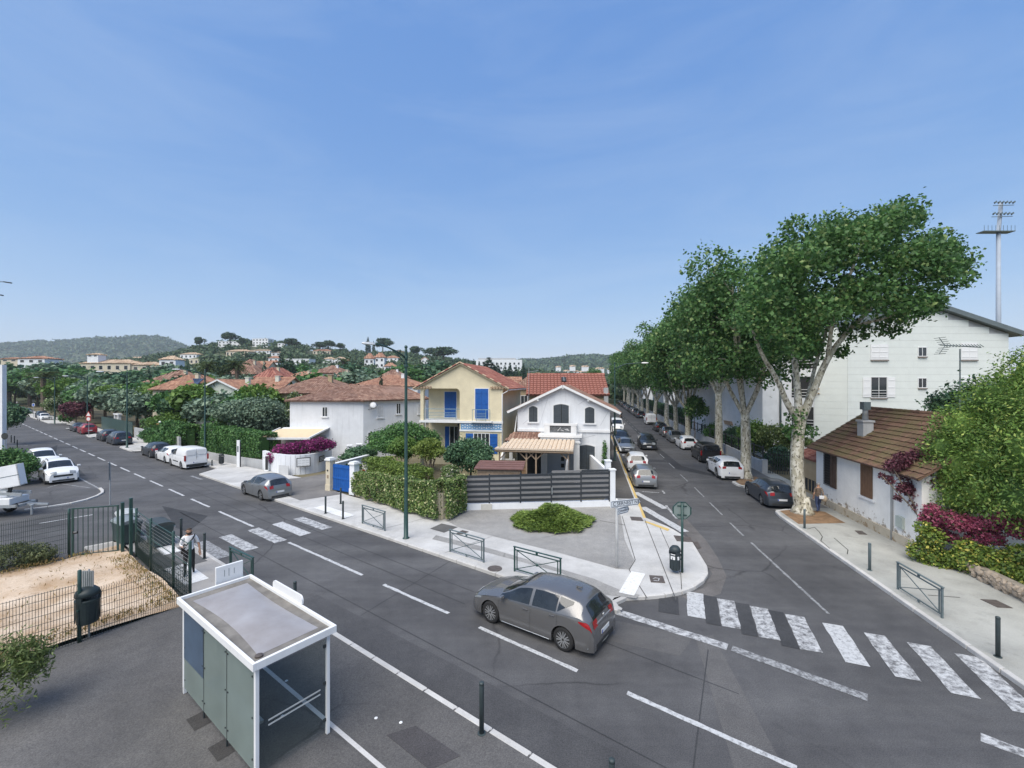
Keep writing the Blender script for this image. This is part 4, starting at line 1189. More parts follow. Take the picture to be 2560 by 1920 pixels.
CARS = {
'hatch': dict(L=4.33, W=1.76, wb=(1.33, -1.27), r=0.325,
top=[(2.165, .60), (2.10, .70), (1.95, .78), (1.5, .89), (1.05, .97), (.30, 1.34), (0, 1.42), (-.5, 1.465), (-1.1, 1.44), (-1.66, 1.36), (-1.78, 1.31), (-2.06, .97), (-2.12, .80), (-2.165, .58)],
belt=[(2.165, .54), (1.95, .68), (1.5, .80), (1.05, .88), (0, .92), (-1.2, .99), (-1.75, 1.03), (-2.06, .93), (-2.165, .56)],
roofw=[(2.165, .62), (1.5, .68), (1.05, .66), (.3, .58), (0, .56), (-1.2, .55), (-1.7, .54), (-2.06, .64), (-2.165, .66)],
win=[(.98, -.12), (-.22, -1.02), (-1.07, -1.50)], ws=(1.02, .22), rw=(-1.80, -2.06), rise=(-1.05, -1.55)),
'suv': dict(L=4.38, W=1.82, wb=(1.36, -1.30), r=0.35,
top=[(2.19, .70), (2.12, .84), (1.95, .93), (1.5, 1.02), (1.05, 1.09), (.35, 1.47), (0, 1.56), (-.6, 1.60), (-1.3, 1.57), (-1.75, 1.50), (-1.86, 1.44), (-2.10, 1.06), (-2.15, .85), (-2.19, .62)],
belt=[(2.19, .62), (1.95, .80), (1.5, .93), (1.05, 1.0), (0, 1.03), (-1.2, 1.09), (-1.8, 1.12), (-2.10, 1.02), (-2.19, .6)],
roofw=[(2.19, .64), (1.5, .70), (1.05, .68), (.3, .61), (0, .60), (-1.2, .59), (-1.8, .57), (-2.1, .66), (-2.19, .68)],
win=[(.98, -.12), (-.22, -1.05), (-1.1, -1.55)], ws=(1.02, .26), rw=(-1.88, -2.10), rise=(-1.1, -1.6)),
'mpv': dict(L=4.34, W=1.80, wb=(1.38, -1.30), r=0.325,
top=[(2.17, .66), (2.10, .78), (1.9, .88), (1.55, .98), (1.2, 1.06), (.45, 1.47), (.1, 1.57), (-.5, 1.61), (-1.3, 1.59), (-1.85, 1.53), (-1.95, 1.47), (-2.10, 1.05), (-2.14, .85), (-2.17, .6)],
belt=[(2.17, .58), (1.9, .76), (1.5, .88), (1.2, .95), (0, .98), (-1.2, 1.02), (-1.9, 1.05), (-2.10, .98), (-2.17, .58)],
roofw=[(2.17, .62), (1.5, .68), (1.2, .67), (.45, .60), (0, .59), (-1.2, .59), (-1.9, .58), (-2.1, .66), (-2.17, .68)],
win=[(1.1, -.05), (-.15, -.98), (-1.04, -1.72)], ws=(1.18, .38), rw=(-1.96, -2.10), rise=(-1.4, -1.9)),
'van': dict(L=4.38, W=1.81, wb=(1.40, -1.33), r=0.325,
top=[(2.19, .66), (2.10, .82), (1.9, .95), (1.5, 1.08), (1.25, 1.16), (.62, 1.62), (.3, 1.76), (-.3, 1.81), (-1.3, 1.81), (-1.98, 1.78), (-2.08, 1.70), (-2.13, 1.2), (-2.16, .85), (-2.19, .6)],
belt=[(2.19, .58), (1.9, .84), (1.5, .98), (1.25, 1.05), (0, 1.08), (-1.2, 1.10), (-2.0, 1.12), (-2.13, 1.05), (-2.19, .58)],
roofw=[(2.19, .62), (1.5, .70), (1.25, .70), (.6, .68), (0, .69), (-1.2, .70), (-2.0, .70), (-2.13, .76), (-2.19, .76)],
win=[(1.15, .05)], ws=(1.22, .50), rw=None, rise=(-9, -10)),
'sedan': dict(L=4.45, W=1.75, wb=(1.38, -1.28), r=0.315,
top=[(2.22, .58), (2.15, .68), (1.95, .76), (1.5, .86), (1.05, .93), (.30, 1.28), (0, 1.36), (-.5, 1.41), (-1.0, 1.36), (-1.55, 1.06), (-1.75, 1.0), (-2.12, .96), (-2.2, .8), (-2.22, .56)],
belt=[(2.22, .52), (1.95, .66), (1.5, .77), (1.05, .85), (0, .89), (-1.2, .92), (-1.8, .93), (-2.12, .88), (-2.22, .54)],
roofw=[(2.22, .62), (1.5, .66), (1.05, .64), (.3, .57), (0, .56), (-1.0, .55), (-1.55, .62), (-2.12, .66), (-2.22, .66)],
win=[(.98, -.10), (-.20, -1.28)], ws=(1.02, .22), rw=(-.95, -1.56), rise=(-.95, -1.35)),
}
class CarShape:
 def __init__(self, sp, sx=1.0, sz=1.0):
  self.sp = sp; self.L, self.W = sp['L'], sp['W']
  self.plan = [(self.L / 2, .78), (self.L / 2 - .12, .89), (self.L / 2 - .35, .965), (self.L / 2 - .8, 1.0), (-self.L / 2 + .7, 1.0), (-self.L / 2 + .25, .97), (-self.L / 2 + .08, .92), (-self.L / 2, .84)]
 def prm(self, x):
  sp = self.sp
  zt = float(sm([x], sp['top'], .035)[0]); zb = min(float(sm([x], sp['belt'], .05)[0]), zt - .03)
  w = float(sm([x], self.plan, .04)[0]) * self.W / 2
  rw = min(float(sm([x], sp['roofw'], .05)[0]) * self.W / 1.76, w * .96)
  gh = zt - zb
  ze = zb + gh * (.45 if gh < .12 else .45 + .42 * min(1, (gh - .12) / .25))
  lo = .19
  for xw in sp['wb']:
   Rr = sp['r'] + .055
   if abs(x - xw) < Rr:
    lo = max(lo, sp['r'] + math.sqrt(Rr * Rr - (x - xw) ** 2) * .97)
  return zt, zb, w, rw, ze, lo
 def side(self, x, q):      # lower body flank, q 0 (sill) .. 1 (belt)
  zt, zb, w, rw, ze, lo = self.prm(x)
  base = min(lo, zb - .02)
  z = base + (zb - base) * q
  k = (z - .19) / max(.1, zb - .19)
  y = w * (.955 + .045 * math.sin(math.pi * min(1, max(0, k * .9 + .12)))) - (.02 * w if q > .97 else 0)
  return y, z
 def glass(self, x, g):     # greenhouse, g 0 (belt) .. 1 (roof edge)
  zt, zb, w, rw, ze, lo = self.prm(x)
  y0 = w * .965
  return y0 + (rw - y0) * g + .03 * math.sin(math.pi * g) * min(1, (ze - zb) / .3), zb + (ze - zb) * g
 def top(self, x, h):       # roof and bonnet, h 0 (centre) .. 1 (edge)
  zt, zb, w, rw, ze, lo = self.prm(x)
  return rw * h, ze + (zt - ze) * (1 - abs(h) ** 3.0)
 def section(self, x):
  zt, zb, w, rw, ze, lo = self.prm(x)
  base = min(lo, zb - .02)
  pts = [(0, base), (self.side(x, 0)[0] * .90, base)]
  pts += [self.side(x, q) for q in (0, .18, .38, .58, .78, .93, .99)]
  pts += [self.glass(x, g) for g in (.0, .12, .4, .7, .92)]
  pts += [self.top(x, h) for h in (1.0, .9, .72, .45, .2, 0)]
  return pts
_carcache = {}
def car_parts(kind):
 if kind in _carcache: return _carcache[kind]
 sp = CARS[kind]; cs = CarShape(sp); L = sp['L']
 xs = set(np.linspace(-L / 2, L / 2, 70).round(4))
 for xw in sp['wb']:
  Rr = sp['r'] + .055
  for k in np.linspace(-1, 1, 17):
   xs.add(round(xw + Rr * math.sin(k * math.pi / 2), 4))
  xs.add(round(xw - Rr - .004, 4)); xs.add(round(xw + Rr + .004, 4))
 for p in sp['top']:
  xs.add(p[0])
 xs = sorted(xs)
 m = MB(); rows = []
 for x in xs:
  s = cs.section(x)
  full = [(y, z) for y, z in s] + [(-y, z) for y, z in s[-2:0:-1]]
  rows.append(len(m.v))
  for y, z in full:
   m.v.append((x, y, z))
  nn = len(full)
 for a, b in zip(rows, rows[1:]):
  for k in range(nn):
   m.f.append([a + k, a + (k + 1) % nn, b + (k + 1) % nn, b + k]); m.m.append(0)
 m.f.append([rows[0] + k for k in range(nn)]); m.m.append(0)
 m.f.append([rows[-1] + k for k in range(nn)][::-1]); m.m.append(0)
 body = m.mesh('body', True)
 bm = bmesh.new(); bm.from_mesh(body); bmesh.ops.recalc_face_normals(bm, faces=bm.faces); bm.to_mesh(body); bm.free()
 try:
  body.set_sharp_from_angle(angle=R(38))
 except Exception:
  pass
 out = {'body': body}
 OFF = .007
 def patch_grid(fn, us, ws_):
  mm = MB()
  for u in us:
   for w in ws_:
    mm.v.append(fn(u, w))
  nw = len(ws_)
  for i in range(len(us) - 1):
   for j in range(nw - 1):
    a = i * nw + j
    mm.f.append([a, a + nw, a + nw + 1, a + 1]); mm.m.append(0)
  return mm
 gl = []
 rs0, rs1 = sp['rise']
 def lowg(x):
  return .06 + (.75 * min(1, (rs0 - x) / (rs0 - rs1)) if x < rs0 else 0)
 for a, b in sp['win']:
  for sd in (1, -1):
   def fn(x, k, sd=sd):
    g0, g1 = lowg(x), .90
    y, z = cs.glass(x, g0 + (g1 - g0) * k)
    return (x, sd * (y + OFF), z + OFF * .3)
   gl.append(patch_grid(fn, np.linspace(a, b, 14), np.linspace(0, 1, 6)))
 out['side_window'] = [g_.mesh('side_window', True) for g_ in gl]
 def slope_patch(x0, x1, hmax):
  def fn(x, h):
   y, z = cs.top(x, abs(h) * 1.0)
   e = .01
   dz = (cs.top(x + e, h)[1] - cs.top(x - e, h)[1]) / (2 * e)
   ln = math.hypot(dz, 1)
   return (x - dz / ln * OFF * 1.3, math.copysign(y, h) if h else 0, z + OFF * 1.3 / ln)
  return patch_grid(fn, np.linspace(x0, x1, 14), np.linspace(-hmax, hmax, 11)).mesh('glass', True)
 out['windscreen'] = slope_patch(sp['ws'][0], sp['ws'][1], .93)
 if sp['rw']:
  out['rear_window'] = slope_patch(sp['rw'][0], sp['rw'][1], .88)
 def flank(x0, x1, z0, z1, sd, taper=0.0, n=8):
  def fn(x, k):
   kk = (x - x0) / (x1 - x0)
   zt, zb, w, rw, ze, lo = cs.prm(x); base = min(lo, zb - .02)
   zh = min(z1, zb - .012); zl = min(z0 + taper * kk * (z1 - z0), zh - .015)
   y, z = cs.side(x, (zl + (zh - zl) * k - base) / (zb - base))
   return (x, sd * (y + .009), z)
  return patch_grid(fn, np.linspace(x0, x1, n), np.linspace(0, 1, 4))
 def endpatch(x0, x1, h0, h1, sd):
  def fn(x, h):
   y, z = cs.top(x, h)
   return (x + (.012 if x > 0 else -.012), sd * y, z + .008)
  return patch_grid(fn, np.linspace(x0, x1, 6), np.linspace(h0, h1, 6))
 e = L / 2
 def join(a, b):
  o_ = len(a.v); a.v += b.v; a.f += [[i + o_ for i in f] for f in b.f]; a.m += b.m
  return a
 zl, zh = {'hatch': (.76, .95), 'suv': (.88, 1.05), 'mpv': (.78, 1.0), 'van': (.72, 1.12), 'sedan': (.72, .90)}[kind]
 xr = [x for x in np.linspace(-e, -e + .5, 120) if zl < cs.prm(x)[0] < zh + .01]
 out['tail_light'] = []
 for sd in (1, -1):
  p_ = flank(-e + .05, -e + (.42 if kind != 'van' else .12), zl, zh, sd, .8)
  if xr and kind != 'van':
   p_ = join(p_, endpatch(xr[0], xr[-1], .62, .99, sd))
  out['tail_light'].append(p_.mesh('tail_light', True))
 hz = {'hatch': (.56, .72), 'suv': (.68, .85), 'mpv': (.62, .82), 'van': (.68, .90), 'sedan': (.54, .70)}[kind]
 xf = [x for x in np.linspace(e - .5, e, 160) if hz[0] + .02 < cs.prm(x)[0] < hz[1] + .06]
 out['headlight'] = [join(flank(e - .03, e - .45, hz[0], hz[1], sd, .7), endpatch(xf[0], xf[-1], .5, .99, sd)).mesh('headlight', True) for sd in (1, -1)]
 # dark underbody box, added to block light through the wheel arches
 m = MB(); m.box((0, 0, .36), (L - .5, sp['W'] * .62, .34)); m.box((0, 0, .42), (sp['wb'][0] - sp['wb'][1] - .9, sp['W'] * .9, .3))
 out['underbody'] = m.mesh('underbody')
 for sd, nm in ((1, 'l'), (-1, 'r')):
  m = MB(); y0 = sd * (cs.glass(.85, 0)[0] + .02); z0 = cs.prm(.85)[1] + .06
  m.box((.80, y0 + sd * .10, z0), (.10, .20, .13)); out['mirror_' + nm] = m.mesh('mirror')
 _carcache[kind] = (out, cs)
 return _carcache[kind]
def wheel_meshes(r, spokes=5, alloy=True):
 key = ('wheel', r, spokes, alloy)
 if key in _carcache: return _carcache[key]
 m = MB(); w = .20
 m.lathe([(r * .66, -w * .46), (r * .86, -w * .5), (r * .96, -w * .42), (r, -w * .25), (r, w * .25), (r * .96, w * .42), (r * .86, w * .5), (r * .66, w * .46)], 28, axis='y')
 ty = m.mesh('tyre', True); ty.materials.append(TYRE)
 m = MB(); m.lathe([(r * .68, -w * .2), (r * .68, w * .46), (r * .63, w * .44), (r * .60, w * .1), (.001, w * .08)], 24, axis='y')
 dish = m.mesh('rim_dish', True); dish.materials.append(RIMD if alloy else RIMM)
 m = MB()
 m.lathe([(r * .16, w * .2), (r * .16, w * .40), (.001, w * .42)], 12, axis='y')
 m.lathe([(r * .60, w * .40), (r * .68, w * .47), (r * .69, w * .40), (r * .62, w * .34)], 24, axis='y')
 for k in range(spokes):
  a = 2 * math.pi * k / spokes
  for tw in ((-.12, .12) if alloy and spokes >= 5 else (0,)):
   p0 = Vector((r * .1 * math.cos(a + tw), w * .40, r * .1 * math.sin(a + tw)))
   p1 = Vector((r * .64 * math.cos(a + tw * 1.6), w * .40, r * .64 * math.sin(a + tw * 1.6)))
   m.bar(p0, p1, r * .085, .03, up=(0, 1, 0))
 rim = m.mesh('rim'); rim.materials.append(RIMM)
 _carcache[key] = (ty, dish, rim)
 return _carcache[key]
def with_mat(me, mat):
 c = me.copy(); c.materials.clear(); c.materials.append(mat)
 return c
def car(kind, pos, rz, label, paint_m, cat='car', name='car', sx=1.0, sy=1.0, sz=1.0, detail=True, group=None, z=0.0, extra=None, spokes=5, alloy=True, trim=False):
 out, cs = car_parts(kind); sp = CARS[kind]; L = sp['L']
 t = thing(name, label, cat, (pos[0], pos[1], z), rz, group)
 t.scale = (sx, sy, sz)
 body = put('body', with_mat(out['body'], paint_m), t)
 und = put('underbody', with_mat(out['underbody'], BLACK), t)
 for me in out['side_window']:
  put('side_window', with_mat(me, CGLASS), t)
 put('windscreen', with_mat(out['windscreen'], CGLASS), t)
 if 'rear_window' in out: put('rear_window', with_mat(out['rear_window'], CGLASS), t)
 for me in out['tail_light']: put('tail_light', with_mat(me, TAILL), t)
 for me in out['headlight']: put('headlight', with_mat(me, HEADL), t)
 ty, dish, rim = wheel_meshes(sp['r'], spokes, alloy)
 for xw in sp['wb']:
  for sd in (1, -1):
   w = bpy.data.objects.new('wheel', ty); COL.objects.link(w); w.parent = t
   w.location = (xw, sd * (sp['W'] / 2 - .115), sp['r']); w.rotation_euler = (0, 0, 0 if sd > 0 else math.pi)
   if detail:
    put('rim', rim, w); put('rim_dish', dish, w)
   else:
    put('rim', dish, w)
 for e, nm in ((-1, 'number_plate'), (1, 'number_plate')):
  zt = .62 if kind in ('hatch', 'sedan') and e < 0 else (.80 if kind in ('van', 'suv', 'mpv') and e < 0 else .42)
  m = MB(); m.box((e * (L / 2 + (.006 if e > 0 else .004)), 0, min(zt, .54) if e < 0 and kind in ('hatch', 'sedan') else (.58 if e < 0 else zt)), (.02, .5, .11)); pl = m.build('number_plate', PLATE, t)
  if detail:
   m = MB(); m.box((e * (L / 2 + .018), .225, min(zt, .54) if e < 0 and kind in ('hatch', 'sedan') else (.58 if e < 0 else zt)), (.004, .05, .10)); m.build('plate_band', PLATEB, pl)
 gz = {'hatch': .53, 'suv': .60, 'mpv': .56, 'van': .58, 'sedan': .51}[kind]
 m = MB(); m.box((L / 2 - .0, 0, gz), (.04, 1.0, .13)); m.build('grille', BLACK_PL, t)
 m = MB(); m.box((L / 2 - .01, 0, .27), (.05, 1.15, .11)); m.build('lower_intake', BLACK_PL, t)
 m = MB(); m.box((-L / 2 + .01, 0, .27), (.05, 1.1, .12)); m.build('rear_valance', BLACK_PL, t)
 for k in ('mirror_l', 'mirror_r'):
  bev(put('mirror', with_mat(out[k], paint_m), t), .03)
 if trim:      # dark plastic cladding along the sills and arches
  for sd in (1, -1):
   m = MB()
   xs = np.linspace(-L / 2 + .02, L / 2 - .02, 70)
   row = []
   for x in xs:
    y, z0 = cs.side(x, 0.0); y2, z2 = cs.side(x, .16)
    row.append(((x, sd * (y + .012), z0 - .01), (x, sd * (y2 + .014), z0 + .13)))
   for (a, b), (c, d) in zip(row, row[1:]):
    m.poly([a, c, d, b])
   m.build('cladding', BLACK_PL, t, True)
 if detail:
  wl = sp['win']
  for (a, b) in wl[:2]:
   for sd in (1, -1):
    xm = b + .12; y, z0 = cs.side(xm, .84)
    m = MB(); m.box((xm, sd * (y + .018), z0), (.17, .03, .032)); bev(m.build('door_handle', paint_m if not trim else BLACK_PL, t), .008)
  seams = [sp['ws'][0] - .02] + [b - .05 for a, b in wl[:2]]
  for x in seams:
   for sd in (1, -1):
    m = MB(); pr = None
    for q in np.linspace(.12, .99, 8):
     y, z0 = cs.side(x, q); p = (x, sd * (y + .0035), z0)
     if pr: m.poly([(pr[0] - .005, pr[1], pr[2]), (pr[0] + .005, pr[1], pr[2]), (p[0] + .005, p[1], p[2]), (p[0] - .005, p[1], p[2])])
     pr = p
    m.build('door_seam', BLACK_PL, t)
 if extra: extra(t, cs, sp, paint_m)
 return t
def roof_rails(t, cs, sp, pmt):
 for sd in (1, -1):
  m = MB(); m.tube([(x, sd * (cs.top(x, .9)[0]), cs.top(x, .9)[1] + (.07 if -1.2 < x < -.1 else .02)) for x in (.1, 0, -.3, -.8, -1.25, -1.4)], .02, 6); m.build('roof_rail', BLACK_PL, t)
def van_doors(t, cs, sp, pmt):
 e = sp['L'] / 2
 for sd in (1, -1):
  m = MB(); m.box((-e + .03, sd * .40, 1.42), (.02, .62, .42)); m.build('rear_window', with_mat and pmt, t)
 m = MB(); m.box((-e + .025, 0, 1.1), (.02, .012, 1.2)); m.build('door_seam', BLACK_PL, t)
 m = MB(); m.box((-e - .005, 0, .36), (.06, 1.5, .2)); m.build('bumper', BLACK_PL, t)
 for sd in (1, -1):
  m = MB(); m.box((-e + .05, sd * .83, .98), (.1, .12, .46)); m.build('rear_lamp', TAILL, t)
  m = MB(); m.box((0, sd * (sp['W'] / 2 - .005), .58), (1.4, .02, .09)); m.build('side_strip', BLACK_PL, t)
def van_window(t, cs, sp, pmt):
 e = sp['L'] / 2
 m = MB(); m.box((-e + .035, 0, 1.42), (.03, 1.2, .48)); m.build('rear_window', CGLASS, t)
 for sd in (1, -1):
  m = MB(); m.box((-e + .05, sd * .83, .98), (.1, .12, .46)); m.build('rear_lamp', TAILL, t)
  m = MB(); m.box((-.95, sd * (.80), 1.38), (1.3, .03, .36)); m.build('side_window', CGLASS, t)
def auris(t, cs, sp, pmt):
 m = MB(); m.box((-1.35, 0, 1.455), (.18, .05, .05)); m.build('roof_aerial', pmt, t)
 m = MB(); m.box((-2.12, 0, .83), (.03, .9, .025)); m.build('chrome_bar', RIMM, t)
 m = MB(); m.lathe([(.05, 0), (.05, .02), (.001, .022)], 14, (-2.13, 0, .90), 'x'); m.build('badge', RIMM, t)
 for sd in (1, -1):
  m = MB(); m.tube([(x, sd * (cs.side(x, 0)[0] + .004), cs.side(x, 0)[1] + .012) for x in np.linspace(-.82, .88, 8)], .010, 5); m.build('sill_strip', RIMM, t)
 m = MB(); m.tube([(-2.02, -.82, .30), (-2.15, -.5, .26), (-2.18, 0, .25), (-2.15, .5, .26), (-2.02, .82, .30)], .014, 6); m.build('bumper_strip', RIMM, t)
 # driver's arm and steering wheel show through the open window: seat backs inside
 for sd in (1, -1):
  m = MB(); m.box((-.25, sd * .36, 1.0), (.14, .44, .5)); bev(m.build('seat', BLACK, t), .05)
UPL, DNL = ROT_L, ROT_L + math.pi          # along the left street, back
UPR, DNR = ROT_R, ROT_R + math.pi
a = Vector(gp(1226, 1553)); b = Vector(gp(1416, 1627))
mid = (a + b) / 2; dirv = (a - b).normalized(); side = Vector((-dirv.y, dirv.x))
ctr = mid - side * (0.765) if side.y < 0 else mid + side * 0.765
ctr = mid + Vector((dirv.y, -dirv.x)) * 0.765 - dirv * 0.03
car('hatch', ctr, math.atan2(dirv.y, dirv.x), 'grey metallic hatchback driving through the crossing in the foreground', C_GREY, extra=auris, spokes=7, sx=.955)
car('hatch', SN(30.2, 13.15), UPL, 'silver grey hatchback stopped at the driveway by the blue gate', C_SILV, sx=.93, sz=1.0, sy=.96)
GL = 'cars parked along the left street'
car('van', SN(46.4, 13.65), UPL, 'white panel van last in the row parked on the left street', C_WHITE, 'van', 'panel_van', group=GL, extra=van_doors)
car('hatch', SN(50.9, 13.7), UPL, 'white hatchback parked just ahead of the white van', C_WHITE, group=GL, sx=.95)
car('hatch', SN(55.6, 13.7), UPL, 'dark hatchback parked ahead of the white hatchback', C_DARK, group=GL, sx=.95)
car('mpv', SN(70.4, 13.7), UPL, 'dark slate estate car parked beside the lamp post', C_BLUE, group=GL)
car('hatch', SN(76.0, 13.7), UPL, 'dark small car parked ahead of the slate estate', C_DARK, group=GL, sx=.92)
car('hatch', SN(88.8, 13.7), UPL, 'red hatchback parked on the left street', C_RED, group=GL, sx=.95, sz=1.05)
car('sedan', SN(94.4, 13.7), UPL, 'dark low car parked ahead of the red hatchback', C_DARK, group=GL, sz=.94)
car('sedan', SN(128.5, 13.6), DNL, 'white car facing the camera far up the left street', C_WHITE, group=GL, detail=False)
car('mpv', SN(134.5, 13.9), DNL, 'dark car parked behind the far white car', C_DARK, group=GL, detail=False)
car('hatch', SN(158, 13.8), DNL, 'silver car far up the left street under the trees', C_SILV, group=GL, detail=False)
car('hatch', SN(166, 13.4), DNL, 'pale car last but one up the left street', C_WHITE, group=GL, detail=False)
car('mpv', SN(228, 15.5), DNL, 'dark car at the far end of the left street', C_DARK, group=GL, detail=False)
car('suv', SN(47.4, 5.75), DNL, 'white off-road car with black bumper facing the camera by the side road', C_WHITE, trim=True, extra=roof_rails, sx=.95)
car('mpv', SN(55.8, 5.8), DNL, 'white people carrier parked behind the white off-road car', C_WHITE)
GRR = 'cars parked along the right street'
car('hatch', TN(33.4, 3.8), UPR, 'grey hatchback parked nearest on the yellow kerb', C_SILV, group=GRR, sx=.92, sy=.95)
car('hatch', TN(39.1, 3.85), UPR, 'white small car with dark wheel arches behind the grey hatchback', C_WHITE, group=GRR, sx=.92, sz=1.04, trim=True)
car('sedan', TN(49.4, 3.85), DNR, 'silver saloon facing the camera at the yellow kerb', C_SILV, group=GRR)
car('mpv', TN(55.2, 3.8), DNR, 'dark car hidden behind the silver saloon', C_DARK, group=GRR)
car('van', TN(68.2, 3.95), DNR, 'white delivery van facing the camera beside the gabled house', C_WHITE, 'van', 'delivery_van', group=GRR, sx=1.1, sy=1.08, sz=1.15)
car('mpv', TN(51.9, 6.35), DNR, 'black people carrier driving towards the camera on the right street', C_DARK)
car('hatch', TN(29.75, 10.95), UPR, 'dark grey hatchback parked nearest the big plane tree', C_BLUE, group=GRR, sx=.93)
car('suv', TN(37.5, 10.5), UPR, 'white crossover parked between the two nearest plane trees', C_WHITE, group=GRR, trim=True)
car('van', TN(44.8, 10.85), UPR, 'black minivan parked ahead of the white crossover', C_BLACK, 'van', 'minivan', group=GRR, extra=van_window, sz=.97)
car('hatch', TN(52.9, 10.75), UPR, 'white hatchback parked ahead of the black minivan', C_WHITE, group=GRR)
car('sedan', TN(58.3, 10.6), DNR, 'silver car facing the camera among the right parked row', C_SILV, group=GRR)
car('sedan', TN(64.2, 10.6), UPR, 'grey saloon parked ahead of the silver facing car', C_GREY, group=GRR)
car('hatch', TN(71.2, 10.6), UPR, 'dark car parked between the leaning plane trunks', C_DARK, group=GRR)
car('van', TN(83.0, 10.7), UPR, 'white van parked far up the right street', C_WHITE, 'van', 'panel_van', group=GRR, extra=van_doors, sz=1.1)
rc = random.Random(4)
for k in range(12):
 mt = rc.choice([C_DARK, C_BLUE, C_GREY, C_SILV, C_DARK])
 car(rc.choice(['hatch', 'mpv', 'sedan']), TN(98 + 5.7 * k, 10.6), UPR, ('second third fourth fifth sixth seventh eighth ninth tenth eleventh twelfth last'.split()[k] + ' car counted beyond the far white van in the right row'), mt, group='far parked cars under the plane trees', detail=False)
# car roof showing above the garden shrubs
car('hatch', (-10.9, 34.6), R(75), 'silver car parked in the garden behind the blue gate', C_SILV)
# -- ladder lift trailer at the left edge
p = SN(36.5, 2.1)
t = thing('lift_trailer', 'white furniture lift trailer with folded ladder cut by the left edge', 'trailer', (p[0], p[1], 0), R(8))
# local x to the right (drawbar), y away
m = MB(); m.box((-1.2, 0, .62), (4.4, .10, .14)); m.box((-1.2, 1.1, .62), (4.4, .10, .14)); m.box((.95, .55, .62), (.1, 1.2, .14)); m.build('chassis', GALV, t)
for yy in (-.25, 1.35):
 wh = MB(); wh.lathe([(.16, -.1), (.31, -.1), (.33, -.05), (.33, .05), (.31, .1), (.16, .1)], 22, (-.55, yy, .33), 'y'); w = wh.build('wheel', TYRE, t, True)
 wh = MB(); wh.lathe([(.17, -.11), (.13, -.06), (.001, -.05)], 16, (-.55, yy, .33), 'y'); wh.build('rim', GALV, w)
m = MB(); m.box((-.7, .55, .86), (2.6, 1.15, .34)); bev(m.build('body_panel', WHITE_MET, t), .02)
m = MB(); m.bar((.9, .5, .62), (2.0, .55, .55), .1); m.build('drawbar', GALV, t)
m = MB(); m.lathe([(.05, 0), (.05, .5), (.09, .5), (.09, .56)], 10, (1.35, .35, .05)); m.build('jack', GALV, t)
lad = MB(); lad.bar((-2.6, .2, 1.45), (1.0, .2, 1.2), .05, .16); lad.bar((-2.6, .75, 1.45), (1.0, .75, 1.2), .05, .16); rails = lad.build('ladder_rail', GALV, t)
for k in range(12):
 x = -2.4 + .28 * k
 m = MB(); m.bar((x, .2, 1.435 - .07 * (x + 2.4) / 1), (x, .75, 1.435 - .07 * (x + 2.4)), .03); m.build('rung', GALV, rails)
m = MB(); m.box((-.7, .2, 1.36), (1.9, .012, .09)); m.build('side_plate', WHITE_PL, rails)
bx = MB(); u = Vector((.95, .2, .18)); w_ = Vector((-.28, .1, 1.15)); dpt = Vector((-.1, .5, 0))
o = Vector((-.1, .1, 1.5))
bx.obox(o, u, dpt * .06, w_); bx.obox(o + dpt, u, dpt * .06, w_); bx.obox(o, u * .05, dpt, w_); bx.obox(o + u * .95, u * .05, dpt, w_); bx.obox(o, u, dpt, w_ * .04)
car_ = bx.build('load_basket', WHITE_MET, t)
m = MB(); m.obox(o + w_ * .5 - dpt * .012, u, dpt * .01, w_ * .03); m.build('fold_line', MET_GREY, car_)
m = MB(); m.obox(o + Vector((-.55, .3, .45)), Vector((.5, .1, .08)), Vector((0, .05, 0)), Vector((-.1, .03, .5))); m.build('side_flap', WHITE_MET, t)
m = MB(); m.bar((.2, .4, 1.1), (.3, .4, 1.6), .12); m.build('turntable', BLACK_PL, t)
# == houses
def stucco(name, col, var=0.06, streak=0.15, low=None, scale=1.2):
 """rendered wall: soft unevenness, rain streaks, optional blotched foot"""
 if name in MATS: return MATS[name]
 m, nt, b = nodes_of(name)
 v = coords(nt, 'Object')
 c = mixc(nt, ramp(nt, noise(nt, v, scale, 7, 0.65), 0.3, 0.7), tuple(x * (1 - var * 1.6) for x in col), tuple(min(.95, x * (1 + var)) for x in col))
 vs = coords(nt, 'Object', (2.2, 2.2, 0.16))
 k = nt.nodes.new('ShaderNodeMath'); k.operation = 'MULTIPLY'; k.inputs[1].default_value = streak
 nt.links.new(ramp(nt, noise(nt, vs, 2.0, 6, 0.7), 0.52, 0.78), k.inputs[0])
 c = mixc(nt, k.outputs[0], c, tuple(x * 0.42 for x in col))
 if low:      # plaster flaked off in patches below a height
  sp = nt.nodes.new('ShaderNodeSeparateXYZ'); nt.links.new(v, sp.inputs[0])
  mr = nd(nt, 'ShaderNodeMapRange'); mr.inputs[1].default_value = low[0]; mr.inputs[2].default_value = low[1]
  mr.inputs[3].default_value = 0.16; mr.inputs[4].default_value = -0.12
  nt.links.new(sp.outputs[2], mr.inputs[0])
  ad = nt.nodes.new('ShaderNodeMath'); ad.operation = 'ADD'
  nt.links.new(noise(nt, v, 2.6, 9, 0.75), ad.inputs[0]); nt.links.new(mr.outputs[0], ad.inputs[1])
  c = mixc(nt, ramp(nt, ad.outputs[0], 0.585, 0.615), c, low[2])
 nt.links.new(c, b.inputs['Base Color'])
 b.inputs['Roughness'].default_value = 0.85
 b.inputs['Specular IOR Level'].default_value = 0.25
 bump(nt, b, noise(nt, v, 30.0, 5, 0.7), 0.25, 0.01)
 MATS[name] = m
 return m
